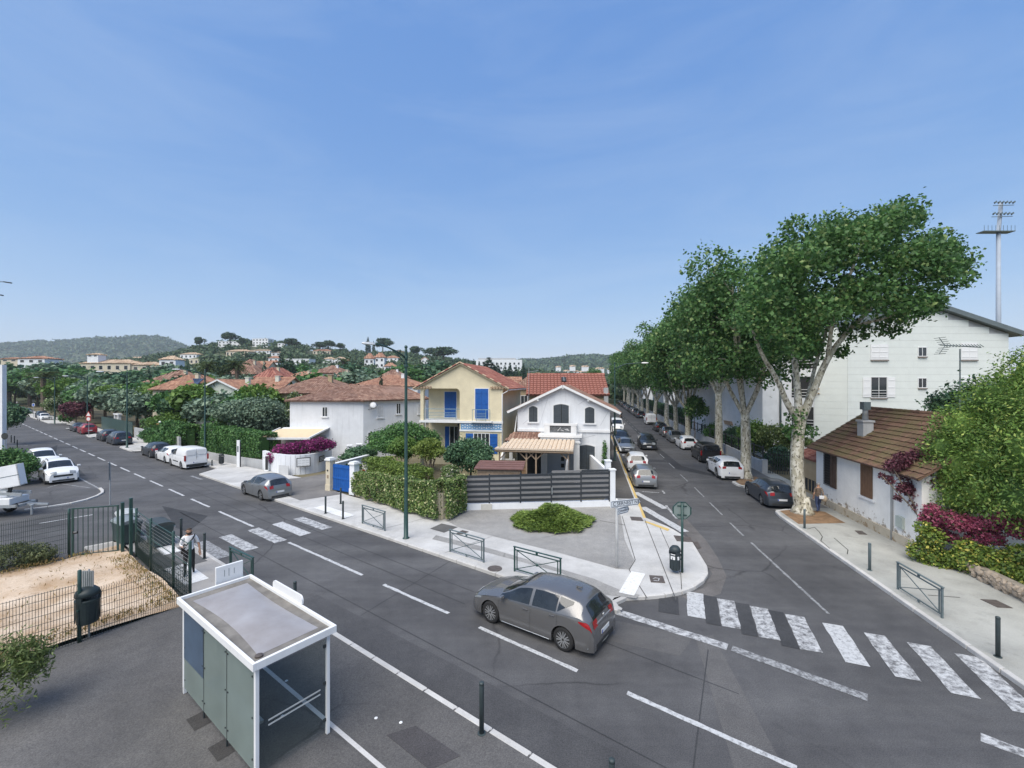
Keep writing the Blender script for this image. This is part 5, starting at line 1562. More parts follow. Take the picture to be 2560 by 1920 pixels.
def tilemat(name, c0, c1, moss=None):
 if name in MATS: return MATS[name]
 m, nt, b = nodes_of(name)
 g_ = nt.nodes.new('ShaderNodeNewGeometry')
 c = mixc(nt, g_.outputs['Random Per Island'], c0, c1)
 v = coords(nt, 'Object')
 c = mixc(nt, 1.0, c, mixc(nt, ramp(nt, noise(nt, v, 1.1, 6, 0.7), 0.3, 0.7), (0.68, 0.68, 0.70), (1.2, 1.17, 1.12)), 'MULTIPLY')
 st = ramp(nt, noise(nt, v, 4.5, 6, 0.75), 0.52, 0.72)
 k = nt.nodes.new('ShaderNodeMath'); k.operation = 'MULTIPLY'; k.inputs[1].default_value = 0.45
 nt.links.new(st, k.inputs[0])
 c = mixc(nt, k.outputs[0], c, tuple(x * 0.4 for x in c0))
 if moss:
  c = mixc(nt, ramp(nt, noise(nt, v, 0.8, 7, 0.7), 0.46, 0.60), c, moss)
 nt.links.new(c, b.inputs['Base Color'])
 b.inputs['Roughness'].default_value = 0.9
 b.inputs['Specular IOR Level'].default_value = 0.2
 MATS[name] = m
 return m
T_RED = tilemat('tile_red', (0.245, 0.09, 0.072), (0.39, 0.185, 0.145)); T_BROWN = tilemat('tile_brown', (0.19, 0.105, 0.08), (0.34, 0.225, 0.175))
T_ORANGE = tilemat('tile_orange', (0.29, 0.15, 0.105), (0.45, 0.27, 0.19)); T_PALE = tilemat('tile_pale', (0.40, 0.29, 0.20), (0.58, 0.45, 0.33))
T_SAND = tilemat('tile_sand', (0.58, 0.45, 0.33), (0.86, 0.77, 0.65)); T_MOSS = tilemat('tile_moss', (0.12, 0.072, 0.055), (0.185, 0.115, 0.085), (0.125, 0.10, 0.055))
W_WHITE = stucco('wall_white', (0.75, 0.77, 0.80)); W_WHITE2 = stucco('wall_white_streaked', (0.70, 0.72, 0.75), 0.05, 0.32)
W_YELLOW = stucco('wall_yellow', (0.68, 0.61, 0.44), 0.07, 0.10); W_CREAM = stucco('wall_cream', (0.60, 0.54, 0.42)); W_PALE = stucco('wall_pale_green', (0.60, 0.64, 0.57))
W_TAN = stucco('wall_tan', (0.42, 0.33, 0.21), 0.1, 0.2); W_GREY = stucco('wall_grey', (0.42, 0.43, 0.44), 0.1, 0.3)
W_SHAB = stucco('wall_shabby', (0.83, 0.82, 0.79), 0.06, 0.15, low=(0.1, 1.35, (0.36, 0.31, 0.25)))
W_FOOT = stucco('wall_foot', (0.52, 0.46, 0.36), 0.12, 0.4, low=(-.2, .7, (0.30, 0.22, 0.14)))
WINGL = glassmat('window_glass', (0.03, 0.036, 0.042), 0.06, 0.6)
SH_BLUE = pm('shutter_blue', (0.012, 0.095, 0.36), 0.5, 0.18, 3); SH_SLATE = pm('shutter_slate', (0.055, 0.068, 0.08), 0.55, 0.15, 4)
WOOD = pm('wood_brown', (0.20, 0.125, 0.07), 0.7, 0.3, 4, streak=0.3); WOOD_L = pm('wood_pale', (0.33, 0.245, 0.175), 0.75, 0.25, 4, streak=0.2)
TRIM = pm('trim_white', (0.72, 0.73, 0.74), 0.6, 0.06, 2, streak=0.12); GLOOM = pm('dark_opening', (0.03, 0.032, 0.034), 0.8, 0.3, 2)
RAIL_B = pm('rail_blue_grey', (0.20, 0.30, 0.36), 0.5, 0.15, 3)
def pip(pt, poly):
 x, y = pt; c = False; j = len(poly) - 1
 for i in range(len(poly)):
  xi, yi = poly[i]; xj, yj = poly[j]
  if (yi > y) != (yj > y) and x < (xj - xi) * (y - yi) / (yj - yi) + xi:
   c = not c
  j = i
 return c
def roof_slope(parent, pts, mat, pitch=0.22, course=0.36, name='roof', single=False, thick=0.08, seed=1, deckmat=None, high=0.32, step=0.024):
 """one roof plane: a deck with barrel tiles laid on it in courses; pts[0]->pts[1] is the eave"""
 pts = [Vector(p) for p in pts]
 u = (pts[1] - pts[0]).normalized()
 nrm = Vector((0, 0, 0))
 for i in range(1, len(pts) - 1):
  nrm += (pts[i] - pts[0]).cross(pts[i + 1] - pts[0])
 nrm.normalize()
 if nrm.z < 0: nrm = -nrm
 v = nrm.cross(u)
 if v.z < 0: v = -v
 d = MB(); n = len(pts)
 lo = [p - nrm * thick for p in pts]
 d.poly(pts); d.poly(lo[::-1])
 for i in range(n):
  j = (i + 1) % n
  d.poly([lo[i], lo[j], pts[j], pts[i]])
 deck = d.build(name, deckmat or mat, parent)
 P2 = [((p - pts[0]).dot(u), (p - pts[0]).dot(v)) for p in pts]
 a0, a1 = min(p[0] for p in P2), max(p[0] for p in P2); b1 = max(p[1] for p in P2)
 rnd = random.Random(seed)
 nc = max(1, round((a1 - a0) / pitch)); pw = (a1 - a0) / nc
 nr = max(1, round(b1 / course)); cw = b1 / nr
 ang = [math.pi * k / 4 for k in range(5)]
 if single:
  tm = MB()
  prof = [(-math.cos(a) * pw * .52, math.sin(a) * pw * high) for a in ang]
  for s_, (b, zz) in enumerate(((-.03, step), (cw * 1.06, .0))):
   for x, z in prof:
    tm.v.append((x, b, z + zz))
  for k in range(4):
   tm.f.append([k, k + 1, k + 6, k + 5]); tm.m.append(0)
  tm.f.append([4, 3, 2, 1, 0]); tm.m.append(0)
  tme = tm.mesh('tile'); tme.materials.append(mat)
  rot = Matrix((u, v, nrm)).transposed().to_euler()
 m = MB(); cnt = 0
 for i in range(nc):
  for j in range(nr):
   a, b = a0 + (i + .5) * pw, j * cw
   if not pip((a, b + cw * .5), P2): continue
   jit = rnd.uniform(-.012, .012)
   if single:
    o = pts[0] + u * a + v * (b + jit) + nrm * .006
    put('tile', tme, deck, o, rot)
   else:
    o = len(m.v)
    for (bb, zz) in ((b - .03 + jit, step), (b + cw * 1.05, .002)):
     for q in ang:
      m.v.append(tuple(pts[0] + u * (a - math.cos(q) * pw * .52) + v * bb + nrm * (math.sin(q) * pw * high + zz)))
    for k in range(4):
     m.f.append([o + k, o + k + 1, o + k + 6, o + k + 5]); m.m.append(0)
    m.f.append([o + 4, o + 3, o + 2, o + 1, o]); m.m.append(0)
   cnt += 1
 if not single and cnt:
  tag(m.build('tile_field', mat, deck), kind='stuff')
 return deck
def ridge(parent, a, b, mat, r=0.11, step=0.4):
 a, b = Vector(a), Vector(b); n = max(1, int((b - a).length / step))
 m = MB()
 for k in range(n):
  p, q = a.lerp(b, k / n), a.lerp(b, (k + 1.08) / n)
  m.tube([p, q], [r * 1.06, r * .94], 8)
 return m.build('ridge_tiles', mat, parent)
FACES = {'front': (lambda a, z, o: (a, -o, z)), 'left': (lambda a, z, o: (-o, a, z)), }
def facefn(face, w, d):
 if face == 'front': return lambda a, z, o: Vector((a, -o, z))
 if face == 'back': return lambda a, z, o: Vector((w - a, d + o, z))
 if face == 'left': return lambda a, z, o: Vector((-o, d - a, z))
 return lambda a, z, o: Vector((w + o, a, z))
def fbox(m, fn, a0, a1, z0, z1, o0, o1):
 p = fn(a0, z0, o0)
 m.obox(p, fn(a1, z0, o0) - p, fn(a0, z0, o1) - p, fn(a0, z1, o0) - p)
def window(parent, fn, a, z, w, h, frame=None, shut=None, state='open', sill=True, bars=1, detail=True, glass=None, arch=False):
 """window a = centre, z = bottom; shutters open beside it or closed over it"""
 frame = frame or TRIM
 a0, a1, t = a - w / 2, a + w / 2, .06
 m = MB()
 fbox(m, fn, a0 - t, a0, z - t, z + h + t, .0, .045); fbox(m, fn, a1, a1 + t, z - t, z + h + t, .0, .045)
 fbox(m, fn, a0, a1, z + h, z + h + t, .0, .045); fbox(m, fn, a0, a1, z - t, z, .0, .045)
 if detail and state != 'closed':
  for k in range(1, bars + 1):
   x = a0 + w * k / (bars + 1); fbox(m, fn, x - .025, x + .025, z, z + h, .006, .03)
 wn_ = m.build('window', frame, parent)
 m = MB(); fbox(m, fn, a0, a1, z, z + h, .001, .012); m.build('pane', glass or WINGL, wn_)
 if sill:
  m = MB(); fbox(m, fn, a0 - .12, a1 + .12, z - t - .07, z - t, .0, .13); m.build('sill', frame, wn_)
 if shut:
  if state == 'open':
   spans = ((a0 - t - w / 2, a0 - t - .01), (a1 + t + .01, a1 + t + w / 2)); o0 = .02
  else:
   spans = ((a0, a - .006), (a + .006, a1)); o0 = .02
  for s0_, s1_ in spans:
   m = MB(); fbox(m, fn, s0_, s1_, z, z + h, o0, o0 + .035)
   sh_ = m.build('shutter', shut, parent)
   m = MB()
   for q in (.14, .5, .86) if detail else (.5,):
    fbox(m, fn, s0_ + .03, s1_ - .03, z + h * q - .035, z + h * q + .035, o0 + .035, o0 + .055)
   m.build('batten', shut, sh_)
 return wn_
def gable_wall(m, w, d, ze, zr, along='y'):
 """closed wall body; along='y': ridge runs back from the front gable, along='x': ridge parallel to the front"""
 if along == 'y':
  f = [(0, 0, 0), (w, 0, 0), (w, 0, ze), (w / 2, 0, zr), (0, 0, ze)]
  b = [(x, d, z) for x, y, z in f]
 else:
  f = [(0, 0, 0), (0, d, 0), (0, d, ze), (0, d / 2, zr), (0, 0, ze)]
  b = [(w, y, z) for x, y, z in f]
 m.poly(f); m.poly(b[::-1])
 for i in range(5):
  j = (i + 1) % 5
  m.poly([f[i], b[i], b[j], f[j]])
def house(label, px_or_loc, rz, w, d, ze, zr, wall, tiles, typ='hip', o=.35, wins=(), pitch=.25, course=.4, cat='house', name='house', group=None, chim=None, base=0.0, detail=True, seed=1, high=.32, fascia=None, step=.024):
 """a plain house: local x along the front (left to right), y away; origin at the front left corner"""
 t = thing(name, label, cat, (px_or_loc[0], px_or_loc[1], base), rz, group)
 m = MB()
 dz = (zr - ze)
 if typ == 'hip':
  m.prism([(0, 0), (w, 0), (w, d), (0, d)], 0, ze)
 elif typ == 'flat':
  m.prism([(0, 0), (w, 0), (w, d), (0, d)], 0, ze)
 else:
  gable_wall(m, w, d, ze, zr - .02, typ[-1])
 m.build('wall', wall, t)
 dk = dict(pitch=pitch, course=course, seed=seed, high=high, step=step)
 if typ == 'hip':
  k = o / (min(w, d) / 2) * dz; e = ze - k * .0 + .02
  A, B, C, D = V(-o, -o, e), V(w + o, -o, e), V(w + o, d + o, e), V(-o, d + o, e)
  if w >= d:
   r1, r2 = V(d / 2, d / 2, zr), V(w - d / 2, d / 2, zr)
   sl = [(A, B, r2, r1), (B, C, r2), (C, D, r1, r2), (D, A, r1)]
  else:
   r1, r2 = V(w / 2, w / 2, zr), V(w / 2, d - w / 2, zr)
   sl = [(A, B, r1), (B, C, r2, r1), (C, D, r2), (D, A, r1, r2)]
  for i, s in enumerate(sl):
   roof_slope(t, s, tiles, **dk)
  for a_, b_ in ((A, r1), (B, r2 if w >= d else r1), (r1, r2), (C, r2)):
   ridge(t, a_, b_, tiles, r=.1 if detail else .2, step=.45 if detail else 1.2)
 elif typ == 'flat':
  m = MB(); m.box((w / 2, d / 2, ze + .12), (w + 2 * o, d + 2 * o, .24)); m.build('roof', fascia or wall, t)
 elif typ[-1] == 'y':
  k = dz / (w / 2); e = ze - o * k
  L1 = [V(-o, d + o, e), V(-o, -o, e), V(w / 2, -o, zr), V(w / 2, d + o, zr)]
  L2 = [V(w + o, -o, e), V(w + o, d + o, e), V(w / 2, d + o, zr), V(w / 2, -o, zr)]
  for s in (L1, L2): roof_slope(t, [p + V(0, 0, .04) for p in s], tiles, **dk)
  ridge(t, V(w / 2, -o, zr + .05), V(w / 2, d + o, zr + .05), tiles)
 else:
  k = dz / (d / 2); e = ze - o * k
  L1 = [V(-o, -o, e), V(w + o, -o, e), V(w + o, d / 2, zr), V(-o, d / 2, zr)]
  L2 = [V(w + o, d + o, e), V(-o, d + o, e), V(-o, d / 2, zr), V(w + o, d / 2, zr)]
  for s in (L1, L2): roof_slope(t, [p + V(0, 0, .04) for p in s], tiles, **dk)
  ridge(t, V(-o, d / 2, zr + .05), V(w + o, d / 2, zr + .05), tiles)
 if fascia and typ != 'flat':
  if typ == 'gable_y':
   for a_, b_ in ((V(-o, -o - .02, e), V(w / 2, -o - .02, zr)), (V(w / 2, -o - .02, zr), V(w + o, -o - .02, e))):
    m = MB(); m.bar(a_, b_, .04, .2); m.build('barge_board', fascia, t)
 for wd in wins:
  fc, a, z, ww, hh = wd[:5]; kw = wd[5] if len(wd) > 5 else {}
  window(t, facefn(fc, w, d), a, z, ww, hh, detail=detail, **kw)
 if chim:
  for cx, cy, cz, cw_, ch in chim:
   m = MB(); m.box((cx, cy, cz + ch / 2), (cw_, cw_, ch)); m.box((cx, cy, cz + ch + .04), (cw_ * 1.25, cw_ * 1.25, .08)); m.build('chimney', wall, t)
 return t
# -- white gabled house in the middle
RW = ROT_R - math.pi / 2
o0 = (0.438, 34.12)
wh = thing('gabled_house', 'white two storey gabled house with slate shutters behind the striped fence', 'house', (o0[0], o0[1], 0.05), RW)
w, d, ze, zr = 7.0, 9.0, 5.35, 7.02
m = MB(); gable_wall(m, w, d, ze, zr); m.build('wall', W_WHITE2, wh)
of, os_ = .35, .75
k = (zr - ze) / (w / 2)
roof_slope(wh, [V(-os_, d, ze - os_ * k + .06), V(-os_, -of, ze - os_ * k + .06), V(w / 2, -of, zr + .06), V(w / 2, d, zr + .06)], T_BROWN)
roof_slope(wh, [V(w + os_, -of, ze - os_ * k + .06), V(w + os_, d, ze - os_ * k + .06), V(w / 2, d, zr + .06), V(w / 2, -of, zr + .06)], T_BROWN)
for a_, b_ in ((V(-os_, -of - .03, ze - os_ * k + .03), V(w / 2, -of - .03, zr + .03)), (V(w / 2, -of - .03, zr + .03), V(w + os_, -of - .03, ze - os_ * k + .03))):
 m = MB(); m.bar(a_, b_, .05, .17); m.build('barge_board', TRIM, wh)
for x, z in ((w / 2, zr - .12), (w / 2 - 1.9, zr - 1.03), (w / 2 + 1.9, zr - 1.03)):
 m = MB(); m.box((x, -of / 2, z), (.13, of + .05, .17)); m.build('purlin_end', TRIM, wh)
F = facefn('front', w, d)
def arched(parent, a, z, w_, h, mat, rise=.1, leafs=2, openw=0.0):
 """pair of arched shutters over a window opening"""
 m = MB(); t_ = .09
 n = 8
 arc = [(a - w_ / 2 + w_ * i / n, z + h - rise + rise * math.sin(math.pi * i / n)) for i in range(n + 1)]
 out = [(a - w_ / 2 - t_, z)] + [(a + (x - a) * (1 + 2 * t_ / w_), zz + t_) for x, zz in arc] + [(a + w_ / 2 + t_, z)]
 inn = [(a - w_ / 2, z)] + arc + [(a + w_ / 2, z)]
 for (p, q), (p2, q2) in zip(zip(out, inn), zip(out[1:], inn[1:])):
  m.poly([F(*p, .05), F(*p2, .05), F(*q2, .05), F(*q, .05)]); m.poly([F(*p, 0), F(*p2, 0), F(*p2, .05), F(*p, .05)]); m.poly([F(*q, .0), F(*q2, .0), F(*q2, .05), F(*q, .05)])
 wn_ = m.build('window', TRIM, parent)
 m = MB(); m.poly([F(x, zz, .012) for x, zz in inn]); m.build('pane', GLOOM, wn_)
 for sgn in (-1, 1):
  pts = [(x, zz) for x, zz in inn if (x - a) * sgn >= -1e-6]
  pts = ([(a + sgn * .008, z)] + sorted(pts, key=lambda p: 0) + [(a + sgn * .008, z + h)]) if sgn > 0 else ([(a + sgn * .008, z + h)] + pts + [(a + sgn * .008, z)])
  if sgn > 0:
   ap = [p for p in arc if p[0] >= a - 1e-6]
   pg = [(a + .01 + openw, z), (a + .01 + openw, z + h)] + ap[1:] + [(a + w_ / 2, z)]
  else:
   ap = [p for p in arc if p[0] <= a + 1e-6]
   pg = [(a - w_ / 2, z)] + ap[:-1] + [(a - .01, z + h), (a - .01, z)]
  m = MB(); fr_ = [F(x, zz, .055) for x, zz in pg]; bk_ = [F(x, zz, .02) for x, zz in pg]
  m.poly(fr_)
  for i in range(len(pg)):
   j = (i + 1) % len(pg); m.poly([bk_[i], bk_[j], fr_[j], fr_[i]])
  s_ = m.build('shutter', mat, parent)
  x0_, x1_ = min(p[0] for p in pg) + .03, max(p[0] for p in pg) - .03
  m = MB()
  for q in (.15, .5, .8): fbox(m, F, x0_, x1_, z + h * q - .03, z + h * q + .03, .055, .07)
  m.build('batten', mat, s_)
  m = MB()
  for q in range(1, 5):
   xx = x0_ + (x1_ - x0_) * q / 5; fbox(m, F, xx - .004, xx + .004, z + .02, z + h - rise, .055, .058)
  m.build('plank_joint', BLACK_PL, s_)
 m = MB(); fbox(m, F, a - w_ / 2 - .13, a + w_ / 2 + .13, z - .1, z, 0, .12); m.build('sill', TRIM, wn_)
arched(wh, 1.22, 4.28, .66, 1.22, SH_SLATE, .14, openw=.02)
arched(wh, 5.5, 4.25, .70, 1.22, SH_SLATE, .14)
arched(wh, 3.36, 3.55, 1.16, 2.12, SH_SLATE, .12, openw=.05)
arched(wh, 5.25, .75, 1.25, 1.85, SH_SLATE, .12)
m = MB(); fbox(m, F, -.05, w + .05, 3.56, 3.74, 0, .09); m.build('string_course', TRIM, wh)
# balcony with parapet and the open porch below
m = MB(); fbox(m, F, 1.75, 4.95, 3.28, 3.46, 0, 1.35); fbox(m, F, 1.9, 4.8, 3.12, 3.28, 0, 1.25); m.build('balcony_slab', TRIM, wh)
par = MB()
fbox(par, F, 2.15, 4.6, 4.14, 4.30, 1.06, 1.26); fbox(par, F, 2.2, 4.55, 3.462, 3.62, 1.08, 1.24)
for a_ in (2.2, 4.15): fbox(par, F, a_, a_ + .4, 3.62, 4.14, 1.08, 1.24)
for a_ in (2.2, 4.45): fbox(par, F, a_, a_ + .14, 3.462, 4.2, .0, 1.08)
parapet = par.build('parapet', TRIM, wh)
m = MB(); fbox(m, F, 2.6, 4.15, 3.62, 4.14, 1.12, 1.15); m.build('stone_infill', pm('stone_infill', (0.14, 0.15, 0.16), 0.85, 0.6, 8, bmp=0.6, bscale=8), parapet)
rg = random.Random(2)
for k in range(5):
 m = MB(); a_ = rg.uniform(2.62, 3.9); z_ = 3.64 + rg.random() * .3; m.bar(F(a_, z_, 1.155), F(a_ + rg.uniform(.1, .3), z_ + rg.uniform(-.12, .25), 1.155), .012, .03); m.build('vein', TRIM, parapet)
for a_ in (1.95, 4.35):
 m = MB(); fbox(m, F, a_, a_ + .42, 0, 3.12, .78, 1.2); fbox(m, F, a_ - .06, a_ + .48, 2.86, 3.0, .72, 1.26); m.build('porch_pillar', TRIM, wh)
lat = MB()
for k in range(-6, 14):
 for sg in (1, -1):
  x0_ = 2.4 + .16 * k
  p0, p1 = (x0_, 2.5), (x0_ + sg * .62, 3.12)
  seg = []
  for kk in np.linspace(0, 1, 13):
   xx = p0[0] + (p1[0] - p0[0]) * kk
   if 2.37 <= xx <= 4.35: seg.append((xx, 2.5 + .62 * kk))
  if len(seg) > 1: lat.bar(F(*seg[0], 1.0 + .012 * sg), F(*seg[-1], 1.0 + .012 * sg), .02, .028, up=(0, 1, 0))
tag(lat.build('lattice', TRIM, wh), kind='stuff')
# lean-to beside the porch
m = MB(); fbox(m, F, -.5, 1.95, 2.62, 2.86, .95, 1.15); fbox(m, F, -.45, -.2, 0, 2.62, .95, 1.15); fbox(m, F, -.4, -.25, 2.62, 2.8, 0, .95); m.build('lean_to_frame', TRIM, wh)
roof_slope(wh, [F(-.75, 2.95, 1.45), F(1.8, 2.95, 1.45), F(1.8, 3.45, .05), F(-.35, 3.45, .05)], T_BROWN, name='lean_to_roof')
m = MB()
for k in range(5): fbox(m, F, -.55 + .55 * k, -.47 + .55 * k, 2.84, 2.94, .2, 1.5)
m.build('rafter_ends', TRIM, wh)
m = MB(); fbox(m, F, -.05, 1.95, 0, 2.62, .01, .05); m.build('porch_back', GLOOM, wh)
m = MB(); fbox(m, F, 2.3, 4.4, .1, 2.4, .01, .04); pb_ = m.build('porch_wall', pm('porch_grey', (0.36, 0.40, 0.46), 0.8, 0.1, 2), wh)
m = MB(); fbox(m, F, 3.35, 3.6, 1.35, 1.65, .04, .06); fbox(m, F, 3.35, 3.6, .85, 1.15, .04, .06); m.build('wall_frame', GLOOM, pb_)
# gutters and downpipe
for x, sg in ((-os_, 1), (w + os_, -1)):
 m = MB(); m.tube([(x + .0, -of, ze - os_ * k - .02), (x + .0, d, ze - os_ * k - .02)], .06, 8); m.build('gutter', TRIM, wh)
 m = MB(); m.tube([(x, -.1, ze - os_ * k - .05), (x + sg * .35, -.1, ze - os_ * k - .22), (x + sg * (os_ - .02) * .97, -.07, ze - .55), (x + sg * (os_ - .02) * .97, -.07, .3)], .04, 8); m.build('downpipe', TRIM if sg > 0 else MET_DARK, wh, True)
# pale cracks of the render
CRACK = pm('render_crack', (0.42, 0.44, 0.48), 0.9, 0.2, 5)
for a_ in ((2.35, 6.15, 1.75, 4.2), (2.2, 4.2, 2.0, 3.9), (.4, 4.1, 1.0, 4.6), (6.3, 4.1, 6.9, 5.2), (4.6, 5.6, 5.2, 6.0), (5.0, 3.1, 5.9, 3.35), (.45, 5.05, .7, 5.4)):
 m = MB(); m.bar(F(a_[0], a_[1], .003), F(a_[2], a_[3], .003), .004, .022); m.build('crack', CRACK, wh)
# tiled pergola in front
pg = thing('pergola', 'wooden garden pergola with sand coloured barrel tiles before the gabled house', 'pergola', (o0[0], o0[1], 0.05), RW)
PF = lambda a, z, o: F(a, z, o)
roof_slope(pg, [F(-.85, 2.72, 4.55), F(4.45, 2.72, 4.55), F(4.45, 3.02, 1.4), F(-.1, 3.02, 1.4)], T_SAND, pitch=.29, course=.45, single=True, deckmat=WOOD_L, high=.5, step=.05)
for a_ in (-.55, 1.3, 1.95, 4.1):
 m = MB(); fbox(m, F, a_ - .05, a_ + .05, 0, 2.6, 4.2, 4.3); post = m.build('post', WOOD_L, pg)
 for sg in (-1, 1):
  if -.8 < a_ + sg * .5 < 4.4:
   m = MB(); m.bar(F(a_, 2.1, 4.25), F(a_ + sg * .5, 2.58, 4.25), .07); m.build('brace', WOOD_L, pg)
m = MB(); fbox(m, F, -.8, 4.4, 2.56, 2.7, 4.18, 4.32); m.build('beam', WOOD_L, pg)
for k in range(9):
 m = MB(); p0 = F(-.6 + .6 * k, 2.66, 4.5); p1 = F(-.3 + .57 * k, 2.95, 1.45); m.bar(p0, p1, .06, .1); m.build('rafter', WOOD_L, pg)
for j in range(8):
 m = MB(); fbox(m, F, -.5, 1.28, .2 + .23 * j, .2 + .23 * j + .2, 4.22, 4.25); m.build('screen_board', WOOD, pg)
# table and chair hints under the pergola
t = thing('garden_table', 'dark garden table in the shade of the pergola', 'table', tuple(wh.matrix_basis @ F(2.9, 0, 3.0)), RW)
m = MB(); m.box((0, 0, .72), (1.5, .8, .05)); m.build('table_top', BLACK_PL, t)
for x in (-.65, .65):
 for y in (-.32, .32):
  m = MB(); m.box((x, y, .35), (.06, .06, .7)); m.build('leg', BLACK_PL, t)
t = thing('garden_parasol', 'furled grey parasol leaning by the pergola post', 'parasol', tuple(wh.matrix_basis @ F(3.9, 0, 4.6)), RW)
m = MB(); m.tube([(0, 0, 0), (.18, 0, 2.3)], .025, 6); m.build('pole', GALV, t)
m = MB(); m.tube([(.05, 0, .7), (.1, 0, 1.2), (.16, 0, 2.1), (.18, 0, 2.28)], [.05, .13, .08, .02], 8); m.build('canopy', pm('parasol_cloth', (0.35, 0.35, 0.36), 0.9, 0.2, 4), t, True)
# wooden shed
p = gp(1190, 1290)
t = thing('garden_shed', 'low wooden shed with flat brown roof behind the striped fence', 'shed', (-2.1, 26.6, 0.05), R(-6))
for j in range(8):
 m = MB(); m.box((1.3, 0, .1 + .25 * j + .12), (2.6, .05, .235)); m.build('board', WOOD_L, t)
m = MB(); m.box((1.3, .8, 1.05), (2.55, 1.5, 2.0)); m.build('body', WOOD, t)
m = MB(); m.obox((-.15, -.2, 2.08), (2.95, 0, 0), (0, 1.95, .14), (0, 0, .07)); m.build('roof', pm('shed_roof', (0.17, 0.09, 0.08), 0.8, 0.2, 3), t)
for j in (1, 2, 3):
 m = MB(); m.obox((-.16, -.2 + .48 * j, 2.155 + .035 * j), (2.97, 0, 0), (0, .03, .002), (0, 0, .025)); m.build('roof_batten', pm('shed_roof', (0, 0, 0)), t)
# -- striped fence of the corner garden
fa, fb = Vector((-2.64, 24.85)), Vector((5.78, 25.62))
df = fb - fa; Lf = df.length
fc_ = thing('slat_fence', 'slate and grey striped aluminium fence on low white wall', 'fence', (fa.x, fa.y, 0.12), math.atan2(df.y, df.x))
m = MB(); m.box((Lf / 2, .1, .18), (Lf, .22, .36)); m.build('base_wall', W_WHITE, fc_)
m = MB(); m.box((1.2, -.02, .15), (.62, .08, .36)); m.build('meter_box', pm('meter_beige', (0.55, 0.54, 0.5), 0.6, 0.1, 3), fc_)
FD = pm('slat_dark', (0.032, 0.038, 0.046), 0.45, 0.1, 3, spec=0.5); FG = pm('slat_grey', (0.20, 0.20, 0.205), 0.5, 0.1, 3)
xs_ = [0.03, 1.36, 3.14, 4.92, 6.66, 8.34]
for i, x in enumerate(xs_[1:]):
 m = MB(); m.box((x, .02, .36 + .83), (.075, .09, 1.66 + .03 * i)); m.build('post', FD, fc_)
for i in range(5):
 x0_, x1_ = xs_[i] + .03, xs_[i + 1] - .04
 nsl = 11; hh = 1.56 / nsl
 for j in range(nsl + (1 if i >= 3 else 0)):
  m = MB(); z_ = .40 + .02 * i * .8 + hh * (j + .5)
  dark = j % 2 == 0
  m.box(((x0_ + x1_) / 2, .0 if dark else .012, z_), (x1_ - x0_, .03, hh * .94)); m.build('slat', FD if dark or j == 11 and i == 4 else FG, fc_)
m = MB(); m.box((4.95, -.06, 1.0), (.05, .03, .4)); m.build('handle', GALV, fc_)
for x, h, dy in ((8.52, 2.12, 0), (8.42, 2.55, .5)):
 m = MB(); m.box((x, .05 + dy, h / 2), (.3, .3, h)); m.box((x, .05 + dy, h + .03), (.38, .38, .07)); m.build('pillar', W_WHITE, fc_)
m = MB(); m.bar((8.6, .2, .9), (9.3, 7.6, .9), .2, 1.8); m.build('side_wall', W_WHITE, fc_)
# -- yellow house
yo = (-7.86, 37.76)
yh = thing('loggia_house', 'pale yellow house with blue shutters, loggia and red tiled gable', 'house', (yo[0], yo[1], 0.05), RW)
w, d, ze, zr = 7.2, 9.5, 7.0, 8.88
F = facefn('front', w, d)
m = MB()
# front wall pieces around the loggia (upper left) and porch (lower left), then the box behind
lo0, lo1, zl0, zl1, dep = .28, 3.5, 4.12, 6.82, 2.0
gz = lambda x: ze + (zr - ze) * (1 - abs(x - w / 2) / (w / 2))
def wallpiece(x0, x1, z0, z1top, y0=0, y1=.28):
 m.obox((x0, y0, z0), (x1 - x0, 0, 0), (0, y1 - y0, 0), (0, 0, z1top - z0))
wallpiece(0, lo0, 0, zl1); wallpiece(lo1, w, 0, zl1, 0, d)
# gable band above
for sg in (0,):
 f_ = [(0, 0, zl1), (w, 0, zl1), (w, 0, ze), (w / 2, 0, zr), (0, 0, ze)]
 b_ = [(x, d, z) for x, y, z in f_]
 m.poly(f_); m.poly(b_[::-1])
 for i in range(5):
  j = (i + 1) % 5; m.poly([f_[i], b_[i], b_[j], f_[j]])
m.obox((0, dep, 0), (lo1, 0, 0), (0, d - dep, 0), (0, 0, zl1))
m.build('wall', W_YELLOW, yh)
# rounded corners of the loggia opening
m = MB()
for cx, sg in ((lo0, 1), (lo1, -1)):
 r_ = .35; pts = [(cx, zl1)] + [(cx + sg * (r_ - r_ * math.sin(a_)), zl1 - r_ + r_ * math.cos(a_)) for a_ in np.linspace(0, math.pi / 2, 7)]
 for y in (0.0, .28): m.poly([(x, y, z) for x, z in pts])
 for a_, b_ in zip(pts, pts[1:]): m.poly([(a_[0], 0, a_[1]), (b_[0], 0, b_[1]), (b_[0], .28, b_[1]), (a_[0], .28, a_[1])])
m.build('loggia_corner', W_YELLOW, yh)
m = MB(); fbox(m, F, -.05, w + .03, 3.92, 4.10, -.2, .12); fbox(m, F, 0, lo1, 3.95, 4.11, -dep, -.2); m.build('floor_band', TRIM, yh)
LF = lambda a, z, o: Vector((a, dep - o, z))
window(yh, LF, 2.05, 4.2, 1.1, 2.3, shut=SH_BLUE, state='closed', sill=False)
window(yh, F, 5.42, 4.3, 1.12, 2.5, shut=SH_BLUE, state='closed', sill=False)
